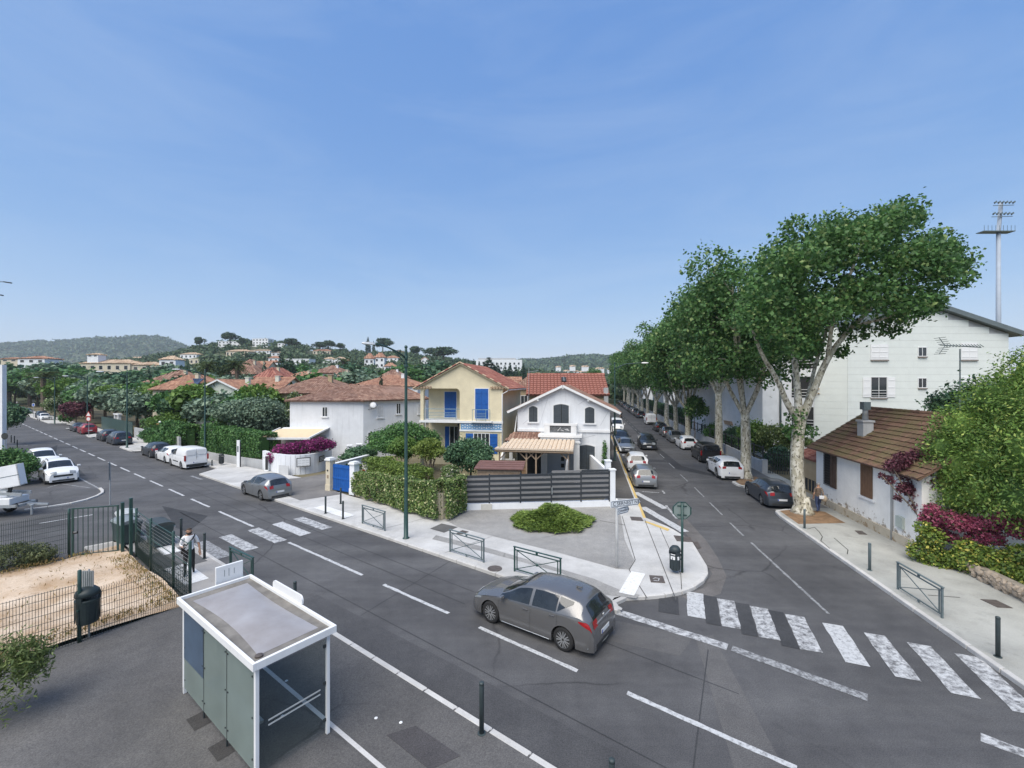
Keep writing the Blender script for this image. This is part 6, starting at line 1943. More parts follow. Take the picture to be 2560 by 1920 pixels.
def railing(parent, a0, a1, z, o, h=.95):
 m = MB(); m.bar(F(a0, z + h, o), F(a1, z + h, o), .05); m.build('rail', RAIL_B, parent)
 for q in (.12, .26, .40, .54, .68):
  m = MB(); m.bar(F(a0 + .35, z + q * h, o), F(a1 - .35, z + q * h, o), .02, .035); m.build('bar', RAIL_B, parent)
 for a_ in (a0, a0 + .35, a1 - .35, a1):
  m = MB(); m.bar(F(a_, z, o), F(a_, z + h, o), .035); m.build('upright', RAIL_B, parent)
railing(yh, lo0 + .02, lo1 - .02, 4.12, -.12)
m = MB(); fbox(m, F, 4.55, 6.35, 4.0, 4.12, 0, .45); m.build('balcony_slab', TRIM, yh)
railing(yh, 4.7, 6.2, 4.12, .38)
# blue tile frieze
frz = MB(); fbox(frz, F, lo1 + .1, w - .05, 3.36, 3.90, 0, .03); fr_ = frz.build('tile_frieze', pm('frieze_blue', (0.17, 0.32, 0.52), 0.35, 0.3, 5), yh)
rg = random.Random(7)
for k in range(17):
 for j in range(2):
  m = MB(); a_ = lo1 + .22 + .205 * k; z_ = 3.47 + .22 * j + (.05 if k % 2 else 0)
  fbox(m, F, a_, a_ + .11, z_, z_ + .05 + .05 * rg.random(), .03, .036); m.build('frieze_motif', TRIM, fr_)
m = MB(); fbox(m, F, lo1, w, 3.22, 3.36, 0, .08); m.build('moulding', TRIM, yh)
BRK = pm('pale_brick', (0.58, 0.53, 0.36), 0.85, 0.15, 3, island=.2)
bk_me = None
for j in range(14):
 for k in range(3):
  for (b0, b1) in ((lo1 + .05, 4.6), (6.3, w - .25)):
   L_ = (b1 - b0) / 3
   m = MB(); a_ = b0 + L_ * k + (.12 if j % 2 else 0); a2 = min(b1, a_ + L_ - .02)
   if 3.2 - .23 * (j + 1) > 1.2: fbox(m, F, a_, a2, 3.2 - .23 * (j + 1) + .015, 3.2 - .23 * j, 0, .02); m.build('brick', BRK, yh)
window(yh, F, 5.4, 1.4, 1.3, 1.65, shut=SH_BLUE, state='open', bars=3)
window(yh, LF, 2.4, 1.1, .8, 2.3, shut=SH_BLUE, state='open')
for a_ in (-.0,):
 m = MB(); fbox(m, F, lo1 - .25, lo1 - .05, .2, 3.92, -.4, -.2); m.build('porch_post', GLOOM, yh)
k = (zr - ze) / (w / 2); oo, of = .55, .22
for s in ([V(-oo, d, ze - oo * k + .06), V(-oo, -of, ze - oo * k + .06), V(w / 2, -of, zr + .06), V(w / 2, d, zr + .06)],
  [V(w + oo, -of, ze - oo * k + .06), V(w + oo, d, ze - oo * k + .06), V(w / 2, d, zr + .06), V(w / 2, -of, zr + .06)]):
 roof_slope(yh, s, T_RED, deckmat=W_YELLOW)
# verge tiles laid one by one along both rakes
vt = MB()
for i in range(6):
 a_ = math.pi * i / 5
 for q in (0, 1): vt.v.append((q * .36, -math.cos(a_) * .11 * (1.08 if q == 0 else .95), math.sin(a_) * .09))
for i in range(5): vt.f.append([2 * i, 2 * i + 1, 2 * i + 3, 2 * i + 2]); vt.m.append(0)
vt.f.append([0, 2, 4, 6, 8, 10]); vt.m.append(0)
vme = vt.mesh('verge_tile')
vme.materials.append(T_RED)
vme2 = with_mat(vme, T_PALE)
for sg in (-1, 1):
 A_ = V(w / 2 + sg * (w / 2 + oo), -of - .02, ze - oo * k + .09); B_ = V(w / 2, -of - .02, zr + .12)
 n_ = 13; dd = (B_ - A_)
 for q in range(n_):
  p = A_ + dd * (q / n_)
  put('verge_tile', vme if q % 2 else vme2, yh, p, (0, -math.atan2(dd.z, abs(dd.x)) if sg < 0 else -math.atan2(dd.z, abs(dd.x)), 0 if sg < 0 else math.pi), (dd.length / n_ / .34, 1, 1))
# short tile cornices at both ends of the gable
for a0, a1 in ((-.5, 1.05), (w - 1.05, w + .4)):
 for q in range(6):
  x = a0 + (a1 - a0) * (q + .5) / 6
  m = MB(); m.tube([F(x, ze - .12, .2), F(x, ze - .08, .0)], .11, 6); m.build('cornice_tile', T_PALE, yh)
m = MB(); m.tube([F(w + .45, ze - .25, .05), F(w + .42, ze - .4, .05), F(w - .02, ze - .62, .07), F(w - .02, .3, .07)], .055, 8); m.build('downpipe', TRIM, yh, True)
m = MB(); m.tube([V(w + oo, -.1, ze - oo * k - .02), V(w + oo, d, ze - oo * k - .02)], .06, 8); m.build('gutter', TRIM, yh)
# stair rail at its right corner
t = thing('stair_flight', 'white outside stair with wall between yellow and white houses', 'stairs', tuple(yh.matrix_basis @ Vector((w + .1, -1.8, 0))), RW)
for j in range(6):
 m = MB(); m.box((.5, 1.7 - .28 * j, .17 * (6 - j) / 2), (.9, .28, .17 * (6 - j))); m.build('step', CONC_L, t)
m = MB(); m.bar((.02, 1.9, 1.6), (.02, .1, .7), .12, .7); m.build('balustrade', TRIM, t)
# -- red roofed house behind the gabled one
rh = thing('red_roof_house', 'house with bright red tiled roof right behind the white gable', 'house', tuple(at(1322, 985, 47.5)[:2]) + (0.05,), RW + R(6))
w, d = 8.3, 8.0
m = MB(); gable_wall(m, w, d, 6.1, 8.2, 'x'); m.build('wall', W_TAN, rh)
roof_slope(rh, [V(-.3, -.4, 6.0), V(w + .3, -.4, 6.0), V(w + .3, d / 2, 8.28), V(-.3, d / 2, 8.28)], T_RED, pitch=.38, course=.52, single=True, high=.34, step=.07)
roof_slope(rh, [V(w + .3, d + .4, 6.0), V(-.3, d + .4, 6.0), V(-.3, d / 2, 8.28), V(w + .3, d / 2, 8.28)], T_RED, pitch=.38, course=.52)
ridge(rh, V(-.3, d / 2, 8.34), V(w + .3, d / 2, 8.34), T_RED, .13)
m = MB(); m.obox((3.6, 2.0, 7.42), (.55, 0, 0), (0, .9, .48), (0, -.05, .1)); sk = m.build('skylight', GLOOM, rh)
m = MB(); m.obox((3.85, 1.98, 7.53), (.05, 0, 0), (0, .9, .48), (0, 0, .03)); m.build('bar', GALV, sk)
m = MB(); m.box((w - .1, -.1, 5.2), (.45, .5, 3.2)); m.build('chimney', W_GREY, rh)
ant = thing('roof_aerial', 'thin television aerial beside the yellow house roof', 'antenna', tuple(at(1322, 995, 44.0)))
m = MB(); m.tube([(0, 0, -1.2), (0, 0, 3.0)], .025, 6); m.build('mast', GALV, ant)
m = MB(); m.tube([(-.1, 0, 2.6), (1.0, 0, 2.75)], .02, 5); m.build('boom', GALV, ant)
for k in range(5):
 m = MB(); m.tube([(.1 + .2 * k, -.3, 2.64 + .03 * k), (.1 + .2 * k, .3, 2.64 + .03 * k)], .012, 4); m.build('element', GALV, ant)
# -- white house on the left with awning
lh = thing('awning_house', 'white corner house with brown hipped roof and beige awning', 'house', (0, 0, 0.05))
A_, B_, C_, D_, E_ = (-21.2, 42.0), (-14.2, 42.0), (-9.2, 46.9), (-12.5, 53), (-21.2, 53)
m = MB(); m.prism([A_, B_, C_, D_, E_], 0, 5.62); m.build('wall', W_WHITE2, lh)
def outp(p, c=(-16, 47), k=.45):
 v_ = Vector((p[0] - c[0], p[1] - c[1])); v_ = v_ * (1 + k / v_.length); return V(c[0] + v_.x, c[1] + v_.y, 5.60)
a_, b_, c_, d_, e_ = map(outp, (A_, B_, C_, D_, E_)); r1, r2 = V(-17.3, 46.8, 7.02), V(-12.6, 49.6, 6.95)
for s in ((a_, b_, r1), (b_, c_, r2, r1), (e_, a_, r1), (d_, e_, r1, r2), (c_, d_, r2)):
 roof_slope(lh, s, T_BROWN, pitch=.23, course=.38)
for p, q in ((a_, r1), (b_, r1), (r1, r2), (c_, r2)): ridge(lh, p, q, T_BROWN)
FF = lambda a, z, o: Vector((-21.2 + a, 42.0 - o, z))
window(lh, FF, 3.35, 4.12, .42, .85, bars=1)
ub = (Vector(C_) - Vector(B_)).normalized(); nb_ = Vector((ub.y, -ub.x))
FB = lambda a, z, o: Vector((B_[0] + ub.x * a + nb_.x * o, B_[1] + ub.y * a + nb_.y * o, z))
window(lh, FB, 1.75, 3.95, .55, 1.15, shut=pm('shutter_pale', (0.60, 0.61, 0.62), .6, .08, 3), state='closed')
window(lh, FB, 3.75, 4.2, .42, 1.0)
window(lh, FB, 6.3, 4.1, .5, 1.0, shut=pm('shutter_pale', (0, 0, 0)), state='closed')
window(lh, FB, .9, .9, .8, 1.6)
dish = MB(); c0_ = FB(.75, 5.15, .55)
dish.lathe([(.001, -.06), (.2, -.05), (.34, 0)], 18, (0, 0, 0), 'y'); dd_ = dish.build('satellite_dish', TRIM, lh, True); dd_.location = c0_; dd_.rotation_euler = (R(-20), 0, R(25))
m = MB(); m.tube([FB(.5, 4.75, 0), FB(.65, 4.8, .4), FB(.75, 5.1, .45)], .02, 6); m.build('dish_arm', MET_DARK, lh)
# awning
aw = thing('awning', 'beige retracting awning on white frame at the corner house', 'awning', (-21.2, 42.0, 0.05))
CL = pm('awning_cloth', (0.62, 0.50, 0.34), 0.85, 0.06, 3)
m = MB(); m.obox((-.55, -.02, 3.02), (4.35, 0, 0), (0, -.45, -.06), (0, 0, .05)); m.build('casing', TRIM, aw)
m = MB(); m.obox((-.75, -.47, 2.95), (4.4, 0, 0), (-.6, -2.3, -.55), (0, 0, .02)); m.build('cloth', CL, aw)
for x in (-.85, 3.72):
 m = MB(); m.bar((x, -.1, 3.0), (x - .6, -2.8, 2.38), .12, .14); m.build('rafter', TRIM, aw)
m = MB(); m.bar((-1.5, -2.8, 2.34), (3.2, -2.8, 2.34), .14, .18); m.build('front_rail', TRIM, aw)
m = MB(); m.box((3.05, -2.75, 1.2), (.12, .12, 2.3)); m.build('post', TRIM, aw)
m = MB(); m.bar((3.05, -2.7, 1.75), (3.7, -.1, 2.0), .1, .16); m.build('side_beam', TRIM, aw)
m = MB(); m.box((1.3, -.04, 1.2), (4.2, .06, 2.2)); m.build('blind', W_GREY, aw)
# -- garden walls, gate and piers beside the driveway
gw = thing('garden_wall', 'curved white garden wall with notice boards under the bougainvillea', 'wall')
pth = smooth_path([gp(660, 1174), gp(700, 1187), gp(745, 1189), gp(790, 1183), gp(818, 1174), gp(826, 1164)], 2)
def wall_path(parent, pts, z0, z1, th, mat, name='wall', cope=None):
 m = MB()
 for a_, b_ in zip(pts, pts[1:]):
  a_, b_ = Vector(a_), Vector(b_); dd = (b_ - a_).normalized(); nn = Vector((-dd.y, dd.x)) * th / 2
  m.prism([a_ - nn, b_ - nn, b_ + nn, a_ + nn], z0, z1)
 o_ = m.build(name, mat, parent)
 if cope:
  m = MB()
  for a_, b_ in zip(pts, pts[1:]):
   a_, b_ = Vector(a_), Vector(b_); dd = (b_ - a_).normalized(); nn = Vector((-dd.y, dd.x)) * (th / 2 + .05)
   m.prism([a_ - nn, b_ - nn, b_ + nn, a_ + nn], z1, z1 + .06)
  m.build('coping', cope, parent)
 return o_
wall_path(gw, pth, 0, 1.62, .24, W_WHITE2)
lw = thing('garden_wall', 'low grey wall under the clipped hedge on the left street', 'wall')
wall_path(lw, [gp(662, 1174), gp(590, 1163), gp(530, 1152), SN(51, 16.1)], 0, .78, .22, W_GREY)
pB = Vector(gp(752, 1188));
m = MB(); q0 = Vector(gp(741, 1190)); q1 = Vector(gp(776, 1187)); dd = q1 - q0; nn = Vector((dd.y, -dd.x)).normalized() * .16
m.obox((q0.x + nn.x, q0.y + nn.y, .72), (dd.x, dd.y, 0), (nn.x * .2, nn.y * .2, 0), (0, 0, .72)); nb1 = m.build('notice_frame', MET_DARK, gw)
m = MB(); m.obox((q0.x + nn.x * 1.25 + dd.x * .06, q0.y + nn.y * 1.25 + dd.y * .06, .78), (dd.x * .88, dd.y * .88, 0), (nn.x * .05, nn.y * .05, 0), (0, 0, .60)); nb2 = m.build('notice_sheet', WHITE_PL, nb1)
for r_ in range(3):
 for c_i in range(3):
  m = MB(); m.obox((q0.x + nn.x * 1.31 + dd.x * (.1 + .28 * c_i), q0.y + nn.y * 1.31 + dd.y * (.1 + .28 * c_i), .84 + .18 * r_), (dd.x * .22, dd.y * .22, 0), (nn.x * .03, nn.y * .03, 0), (0, 0, .012)); m.build('print_line', MET_GREY, nb2)
q0 = Vector(gp(793, 1184)); q1 = Vector(gp(806, 1179)); dd = q1 - q0; nn = Vector((dd.y, -dd.x)).normalized() * .15
m = MB(); m.obox((q0.x + nn.x, q0.y + nn.y, .92), (dd.x, dd.y, 0), (nn.x * .2, nn.y * .2, 0), (0, 0, .46)); nb3 = m.build('dark_notice', MET_DARK, gw)
for r_ in range(3):
 m = MB(); m.obox((q0.x + nn.x * 1.22 + dd.x * .15, q0.y + nn.y * 1.22 + dd.y * .15, 1.02 + .11 * r_), (dd.x * .7, dd.y * .7, 0), (nn.x * .04, nn.y * .04, 0), (0, 0, .035)); m.build('print_line', WHITE_PL, nb3)
q0 = Vector(gp(701, 1189)); q1 = Vector(gp(725, 1191)); dd = q1 - q0; nn = Vector((dd.y, -dd.x)).normalized() * .15
m = MB(); m.obox((q0.x + nn.x, q0.y + nn.y, .12), (dd.x, dd.y, 0), (nn.x * .15, nn.y * .15, 0), (0, 0, .75)); m.build('meter_door', pm('meter_grey', (0.5, 0.51, 0.52), .6, .08, 3), gw)
p = gp(667, 1182); t = thing('sign_totem', 'small white and black sign box at the end of the hedge wall', 'sign', (p[0], p[1], .12), R(-10))
m = MB(); m.box((0, 0, .65), (.34, .16, 1.3)); bev(m.build('case', WHITE_PL, t), .03); m = MB(); m.box((.05, -.085, .7), (.24, .012, 1.1)); m.build('face', BLACK_PL, t)
# small white picket gate at the end of the wall
t = thing('picket_gate', 'small white picket gate between the curved wall and white pier', 'gate', (*gp(826, 1163), .12), R(18))
for k in range(8):
 m = MB(); m.box((.1 + .17 * k, 0, .55), (.05, .03, 1.1 + .04 * math.sin(k))); m.build('picket', TRIM, t)
for z in (.25, .85):
 m = MB(); m.box((.7, .02, z), (1.4, .03, .06)); m.build('rail', TRIM, t)
for x, h in ((1.6, 1.5), (2.4, 1.6)):
 m = MB(); m.box((x, .1, h / 2), (.4, .4, h)); m.box((x, .1, h + .05), (.52, .52, .1)); m.build('pier', W_WHITE, t)
m = MB(); m.box((2.0, .3, .55), (.5, .2, 1.1)); m.build('wall', W_WHITE, t)
# blue gate between cream piers
g0, g1 = Vector((-12.05, 29.5)), Vector((-10.35, 28.55)); dg = g1 - g0; Lg = dg.length
bg = thing('driveway_gate', 'bright blue double gate between two white piers', 'gate', (g0.x, g0.y, .12), math.atan2(dg.y, dg.x))
for x, h in ((-.18, 2.02), (Lg + .18, 1.95)):
 m = MB(); m.box((x, 0, h / 2), (.42, .42, h)); m.box((x, 0, .2), (.48, .48, .4)); m.build('pier', W_CREAM if x < 0 else W_WHITE, bg)
 m = MB(); m.box((x, 0, h + .04), (.56, .56, .09)); m.box((x, 0, h + .12), (.44, .44, .1)); m.build('pier_cap', TRIM, bg)
for k in range(2):
 x0_, x1_ = .06 + (Lg - .12) * k / 2 + .01, .06 + (Lg - .12) * (k + 1) / 2 - .01
 m = MB(); m.obox((x0_, 0, .06), (x1_ - x0_, 0, 0), (0, .04, 0), (0, 0, 1.72 - .0)); lf = m.build('leaf', SH_BLUE, bg)
 for z in (.12, .88, 1.62):
  m = MB(); m.box(((x0_ + x1_) / 2, -.015, z), (x1_ - x0_, .03, .10)); m.build('rail', SH_BLUE, lf)
 for q in range(1, 5):
  m = MB(); m.box((x0_ + (x1_ - x0_) * q / 5, -.004, .9), (.012, .01, 1.6)); m.build('plank_joint', pm('blue_joint', (.008, .05, .2), .6, .1, 3), lf)
m = MB(); m.box((-.2, -.22, 1.35), (.14, .02, .1)); m.build('house_number', MET_DARK, bg)
m = MB(); m.box((-.18, -.225, .95), (.12, .03, .2)); m.build('letter_slot', WOOD_L, bg)
t = thing('garden_wall', 'white capped wall running back from the blue gate', 'wall')
wall_path(t, [(-12.5, 29.9), (-11.8, 32.2), (-11.2, 34.2)], 0, 1.7, .22, W_WHITE, cope=TRIM)
t = thing('garden_wall', 'cream base wall showing in gaps under the ivy hedge', 'wall')
wall_path(t, [(-10.0, 28.35), SN(20, 16.3), (-3.75, 23.25), (-2.75, 24.8)], 0, 1.5, .22, W_CREAM)
# == right side of the right street
XR = math.atan2(-DR.y, -DR.x)
ct = TN(29.8, 13.65)
G1 = pm('grille_black', (.03, .026, .024), .6, .2, 4)
cot = house('shabby white cottage with mossy brown roof beside the pavement', ct, XR, 8.7, 6.4, 3.45, 5.62, W_SHAB, T_MOSS, 'gable_x', .38, pitch=.34, course=.34, high=.09, step=.05, name='cottage', base=.1)
F = facefn('front', 8.7, 6.4)
m = MB(); fbox(m, F, -.02, 8.7, -.05, .42, 0, .07); m.build('plinth', W_FOOT, cot)
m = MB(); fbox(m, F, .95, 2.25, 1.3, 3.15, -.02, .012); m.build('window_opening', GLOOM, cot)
gr = MB()
for k in range(7): gr.bar(F(.98 + .11 * k, 1.25, .05), F(.98 + .11 * k, 3.1, .05), .02)
for k in range(13): gr.bar(F(.95, 1.28 + .15 * k, .06), F(1.68, 1.28 + .15 * k, .06), .018)
tag(gr.build('window_grille', G1, cot), kind='stuff')
for a_, b_ in ((1.7, 1.98), (2.02, 2.3)):
 m = MB(); fbox(m, F, a_, b_, 1.25, 3.12, .03, .07); m.build('shutter', pm('old_wood', (.085, .055, .04), .75, .3, 5, streak=.3), cot)
for k in range(5):
 m = MB(); fbox(m, F, 4.55 + .19 * k, 4.55 + .19 * k + .178, 1.5, 3.3, .02, .05); m.build('shutter_board', pm('shutter_brown', (.15, .085, .05), .75, .2, 5, streak=.3), cot)
m = MB(); fbox(m, F, 4.4, 5.65, 1.38, 1.48, 0, .1); m.build('sill', TRIM, cot)
m = MB(); fbox(m, F, -.4, 9.0, 3.2, 3.3, .34, .4); m.build('fascia', pm('fascia_brown', (.2, .12, .1), .7, .2, 3), cot)
m = MB(); m.tube([F(6.95, 3.2, .2), F(6.95, 3.0, .07), F(6.95, 0, .07)], .045, 8); m.build('downpipe', W_GREY, cot, True)
m = MB(); fbox(m, F, 7.25, 7.7, .75, 1.25, .0, .1); m.build('meter_box', pm('meter_green', (.42, .47, .43), .6, .1, 3), cot)
ch = thing('chimney', 'grey rendered chimney with metal flue on the cottage roof', 'chimney', tuple(cot.matrix_basis @ Vector((2.5, 1.3, 3.95))), XR)
m = MB(); m.box((0, 0, .5), (.55, .5, 1.25)); m.box((0, 0, 1.16), (.66, .6, .1)); m.build('stack', W_GREY, ch)
m = MB(); m.lathe([(.14, 1.2), (.13, 1.75), (.14, 1.8)], 12); m.build('flue', GALV, ch, True)
m = MB(); m.box((0, 0, 2.0), (.38, .34, .42)); m.build('cowl', MET_GREY, ch)
an = thing('roof_aerial', 'large television aerial above the cottage roof', 'antenna', (22.4, 22.0, 5.0))
m = MB(); m.tube([(0, 0, 0), (0, 0, 4.0)], .03, 6); m.build('mast', MET_GREY, an)
m = MB(); m.tube([(-1.0, 0, 4.2), (1.05, 0, 4.08)], .025, 5); m.build('boom', MET_GREY, an)
for k in range(13):
 m = MB(); x = -.75 + .15 * k; m.tube([(x, -.12, 4.1), (x + .07, .12, 4.24)], .02, 4); m.build('element', MET_GREY, an)
for sg in (-1, 1):
 m = MB(); m.tube([(-.75, 0, 4.16), (-1.05, 0, 4.16 + sg * .42)], .02, 4)
 for q in range(4): m.tube([(-.8 - .07 * q, -.3, 4.16 + sg * .1 * (q + 1)), (-.8 - .07 * q, .3, 4.16 + sg * .1 * (q + 1))], .012, 4)
 m.build('reflector', MET_GREY, an)
ax = house('small tan outbuilding with red roof beside the cottage', TN(33.2, 14.1), XR, 3.3, 3.0, 2.35, 3.0, W_TAN, T_RED, 'gable_x', .2, name='outbuilding', base=.1, pitch=.3)
m = MB(); fbox(m, facefn('front', 3.3, 3), .9, 3.25, .2, .95, 0, .04); m.build('vent_band', GLOOM, ax)
for k in range(5):
 m = MB(); fbox(m, facefn('front', 3.3, 3), 1.0 + .45 * k, 1.05 + .45 * k, .2, .95, .04, .06); m.build('vent_bar', W_TAN, ax)
# retaining wall with dark fence
rw = thing('retaining_wall', 'long grey concrete wall along the right pavement', 'wall')
wall_path(rw, [TN(38.3, 13.75), TN(60, 13.75), TN(110, 13.75), TN(220, 13.75)], 0, 1.02, .25, W_GREY)
m = MB(); p = TN(38.3, 13.75); m.box((p[0], p[1], .6), (.4, .4, 1.2), RW); m.build('end_pier', W_GREY, rw)
df_ = thing('iron_fence', 'dark iron fence on top of the concrete wall', 'fence')
for k in range(46):
 a_, b_ = Vector(TN(38.6 + 2.0 * k, 13.78)), Vector(TN(40.5 + 2.0 * k, 13.78))
 m = MB(); m.box((a_.x, a_.y, 1.6), (.09, .09, 1.3), RW); m.build('post', MET_DARK, df_)
 m = MB(); m.bar((a_.x, a_.y, 1.25), (b_.x, b_.y, 1.25), .04, .08); m.bar((a_.x, a_.y, 2.1), (b_.x, b_.y, 2.1), .04, .08); m.build('rail', MET_DARK, df_)
bf = thing('bar_fence', 'black vertical bar fence closing the driveway behind the plane tree', 'fence', (*TN(38.2, 14.0), .1), math.atan2(-1.2, 4.0))
for k in range(26):
 m = MB(); m.box((.17 * k, 0, .9), (.05, .05, 1.8 + (.15 if k % 12 == 0 else 0))); m.build('bar', MET_DARK, bf)
for z in (.3, 1.5):
 m = MB(); m.box((2.1, .03, z), (4.3, .03, .06)); m.build('rail', MET_DARK, bf)
# -- white apartment building
ap = thing('apartment_building', 'large white clad apartment building with grey sloping roof', 'building', (0, 0, .05))
x0, x1, xr, y0, y1 = 30.5, 45.1, 37.0, 40.0, 56.0
zt = lambda x: 12.4 + (14.5 - 12.4) * (x - x0) / (xr - x0) if x < xr else 14.5 + (11.8 - 14.5) * (x - xr) / (x1 - xr)
CLAD = stucco('cladding_white', (.70, .74, .72), .03, .05)
m = MB()
f_ = [(x0, y0, 0), (x1, y0, 0), (x1, y0, 11.8), (xr, y0, 14.5), (x0, y0, 12.4)]; b_ = [(x, y1, z) for x, y, z in f_]
m.poly(f_); m.poly(b_[::-1])
for i in range(5):
 j = (i + 1) % 5; m.poly([f_[i], b_[i], b_[j], f_[j]])
m.build('wall', W_GREY, ap)
hb = .62
for k in range(24):
 z0_, z1_ = hb * k, hb * (k + 1) - .01
 if z1_ > 14.4: break
 xa = x0 if z1_ <= 12.4 else x0 + (z1_ - 12.4) / 2.1 * (xr - x0); xb = x1 if z1_ <= 11.8 else x1 - (z1_ - 11.8) / 2.7 * (x1 - xr)
 m = MB(); m.box(((xa + xb) / 2, y0 - .02, (z0_ + z1_) / 2), (xb - xa, .04, z1_ - z0_)); m.build('cladding_board', CLAD, ap)
# angled flank with its boards
q0, q1 = Vector((x0, y0)), Vector((28.6, 41.6)); dq = q1 - q0; nq = Vector((dq.y, -dq.x)).normalized()
if nq.y > 0: nq = -nq
for k in range(20):
 m = MB(); m.obox((q0.x, q0.y, hb * k), (dq.x, dq.y, 0), (nq.x * .05, nq.y * .05, 0), (0, 0, hb - .01)); m.build('cladding_board', CLAD, ap)
m = MB(); m.prism([(x0, y0), (x0, y1), (24.6, y1), (24.6, 43.2), (27.4, 43.2), (28.6, 41.6)], 0, 12.3); m.build('wing', W_WHITE, ap)
RG = pm('roof_zinc', (.16, .19, .195), .5, .12, 2, metal=.3)
for pa, pb in (((xr, 14.5), (x1 + 1.0, zt(x1) - .33)), ((xr, 14.5), (x0 - .6, 12.2))):
 m = MB(); a_, b_ = Vector((pa[0], y0 - .5, pa[1] + .05)), Vector((pb[0], y0 - .5, pb[1] + .05))
 m.obox(a_, b_ - a_, (0, y1 - y0 + 1, 0), (0, 0, .42)); m.build('roof', RG, ap)
roof_slope(ap, [V(24.2, 42.6, 12.32), V(30.4, 41.2, 12.32), V(30.4, 49, 13.9), V(24.2, 49, 13.9)], T_ORANGE, pitch=.3, course=.45)
roof_slope(ap, [V(30.4, 56.4, 12.32), V(24.2, 56.4, 12.32), V(24.2, 49, 13.9), V(30.4, 49, 13.9)], T_ORANGE, pitch=.3, course=.45)
m = MB(); m.poly([(24.6, 43.2, 12.3), (24.6, 49, 13.8), (24.6, 56, 12.3)]); m.build('wing_gable', W_WHITE, ap)
FA = lambda a, z, o: Vector((a, y0 - .045 - o, z))
SW = pm('shutter_white', (.78, .79, .80), .5, .04, 3); BRN = pm('sill_brown', (.22, .19, .17), .7, .1, 3)
def apw(a0, a1, z0, z1, st, rail=False):
 wn_ = window(ap, FA, (a0 + a1) / 2, z0, a1 - a0, z1 - z0, shut=SW if st else None, state=st or 'open', sill=False)
 m = MB(); fbox(m, FA, a0 - .05, a1 + .05, z0 - .16, z0 - .06, 0, .12); m.build('sill', BRN, wn_)
 if rail:
  for q in range(3):
   m = MB(); fbox(m, FA, a0, a1, z0 + .1 + .25 * q, z0 + .14 + .25 * q, .08, .11); m.build('guard_bar', TRIM, wn_)
apw(32.6, 34.1, 9.45, 10.75, 'closed'); apw(36.9, 37.6, 9.75, 10.5, None); apw(40.8, 42.2, 9.45, 10.9, 'closed')
apw(32.6, 34.0, 6.0, 7.8, 'open', True); apw(36.9, 37.6, 6.9, 7.7, None); apw(40.8, 42.2, 6.2, 7.8, 'closed'); apw(32.6, 34.0, 2.9, 4.6, 'open', True)
for z0_, z1_ in ((8.7, 10.6), (5.9, 7.9), (3.0, 5.0)):
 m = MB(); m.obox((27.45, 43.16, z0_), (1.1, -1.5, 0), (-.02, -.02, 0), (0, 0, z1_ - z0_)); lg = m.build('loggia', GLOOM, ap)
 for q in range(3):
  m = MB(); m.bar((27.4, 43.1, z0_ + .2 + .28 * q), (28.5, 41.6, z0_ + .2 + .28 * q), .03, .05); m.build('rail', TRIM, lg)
m = MB(); m.tube([(26.3, 43.1, .2), (26.3, 43.1, 12.0)], .09, 8); m.build('downpipe', MET_GREY, ap, True)
pt = thing('flower_pot', 'dry potted plant on the middle loggia rail of the white block', 'plant pot', (28.5, 41.5, 6.1))
m = MB(); m.lathe([(.12, 0), (.18, .25)], 10); m.build('pot', T_ORANGE, pt)
put('leaves', crown_mesh('leaves', [(0, 0, .45, .35, .35, .35)], 60, .1, leafmat('leaf_dry', (.25, .14, .06), (.4, .25, .12)), 4), pt)
# second block with balconies further back
b2 = house('white apartment block with balconies behind the plane trees', (25.6, 50.5), 0, 8.5, 12, 9.2, 11.0, W_WHITE, T_ORANGE, 'gable_x', .5, pitch=.35, course=.5, name='apartment_building', cat='building', base=.05,
 wins=[('front', 1.9, .9, .85, 1.9), ('front', 3.1, .9, .85, 1.9), ('front', 6.0, .9, .85, 1.9), ('front', 7.2, .9, .85, 1.9), ('front', 6.4, 6.2, 1.2, 1.6), ('front', 6.4, 3.4, 1.2, 2.0), ('front', 2.3, 6.2, 1.2, 1.6)])
F2 = facefn('front', 8.5, 12)
m = MB(); fbox(m, F2, 1.2, 5.2, 3.0, 4.1, 0, 1.4); m.build('balcony', W_WHITE, b2)
m = MB(); fbox(m, F2, 5.0, 8.4, 3.2, 3.35, 0, 1.2); m.build('balcony_slab', TRIM, b2)
for q in range(4):
 m = MB(); m.bar(F2(5.0, 3.5 + .25 * q, 1.15), F2(8.4, 3.5 + .25 * q, 1.15), .03, .05); m.build('rail', TRIM, b2)
m = MB(); m.obox(F2(-1.2, 2.6, 0), (1.3, 0, 0), (0, -1.6, 0), (0, .3, .4)); m.build('porch_roof', WOOD_L, b2)
m = MB(); m.tube([F2(-.1, .2, .08), F2(-.1, 9.0, .08)], .07, 8); m.build('downpipe', MET_GREY, b2, True)
for t_, n_, w_, h_, lb in ((78, 17, 16, 9, 'long pale block behind the far plane trees'), (108, 17, 18, 10, 'farther pale block behind the plane avenue'), (150, 17, 22, 9, 'farthest pale block at the end of the plane avenue')):
 house(lb, TN(t_ + w_, n_), XR, w_, 12, h_, h_ + 2.2, W_WHITE, T_ORANGE, 'gable_x', .4, pitch=.5, course=.8, name='apartment_building', cat='building',
  wins=[('front', 1.5 + 2.6 * i, 1.2 + 2.9 * j, 1.1, 1.4) for i in range(5) for j in range(3)], detail=False)
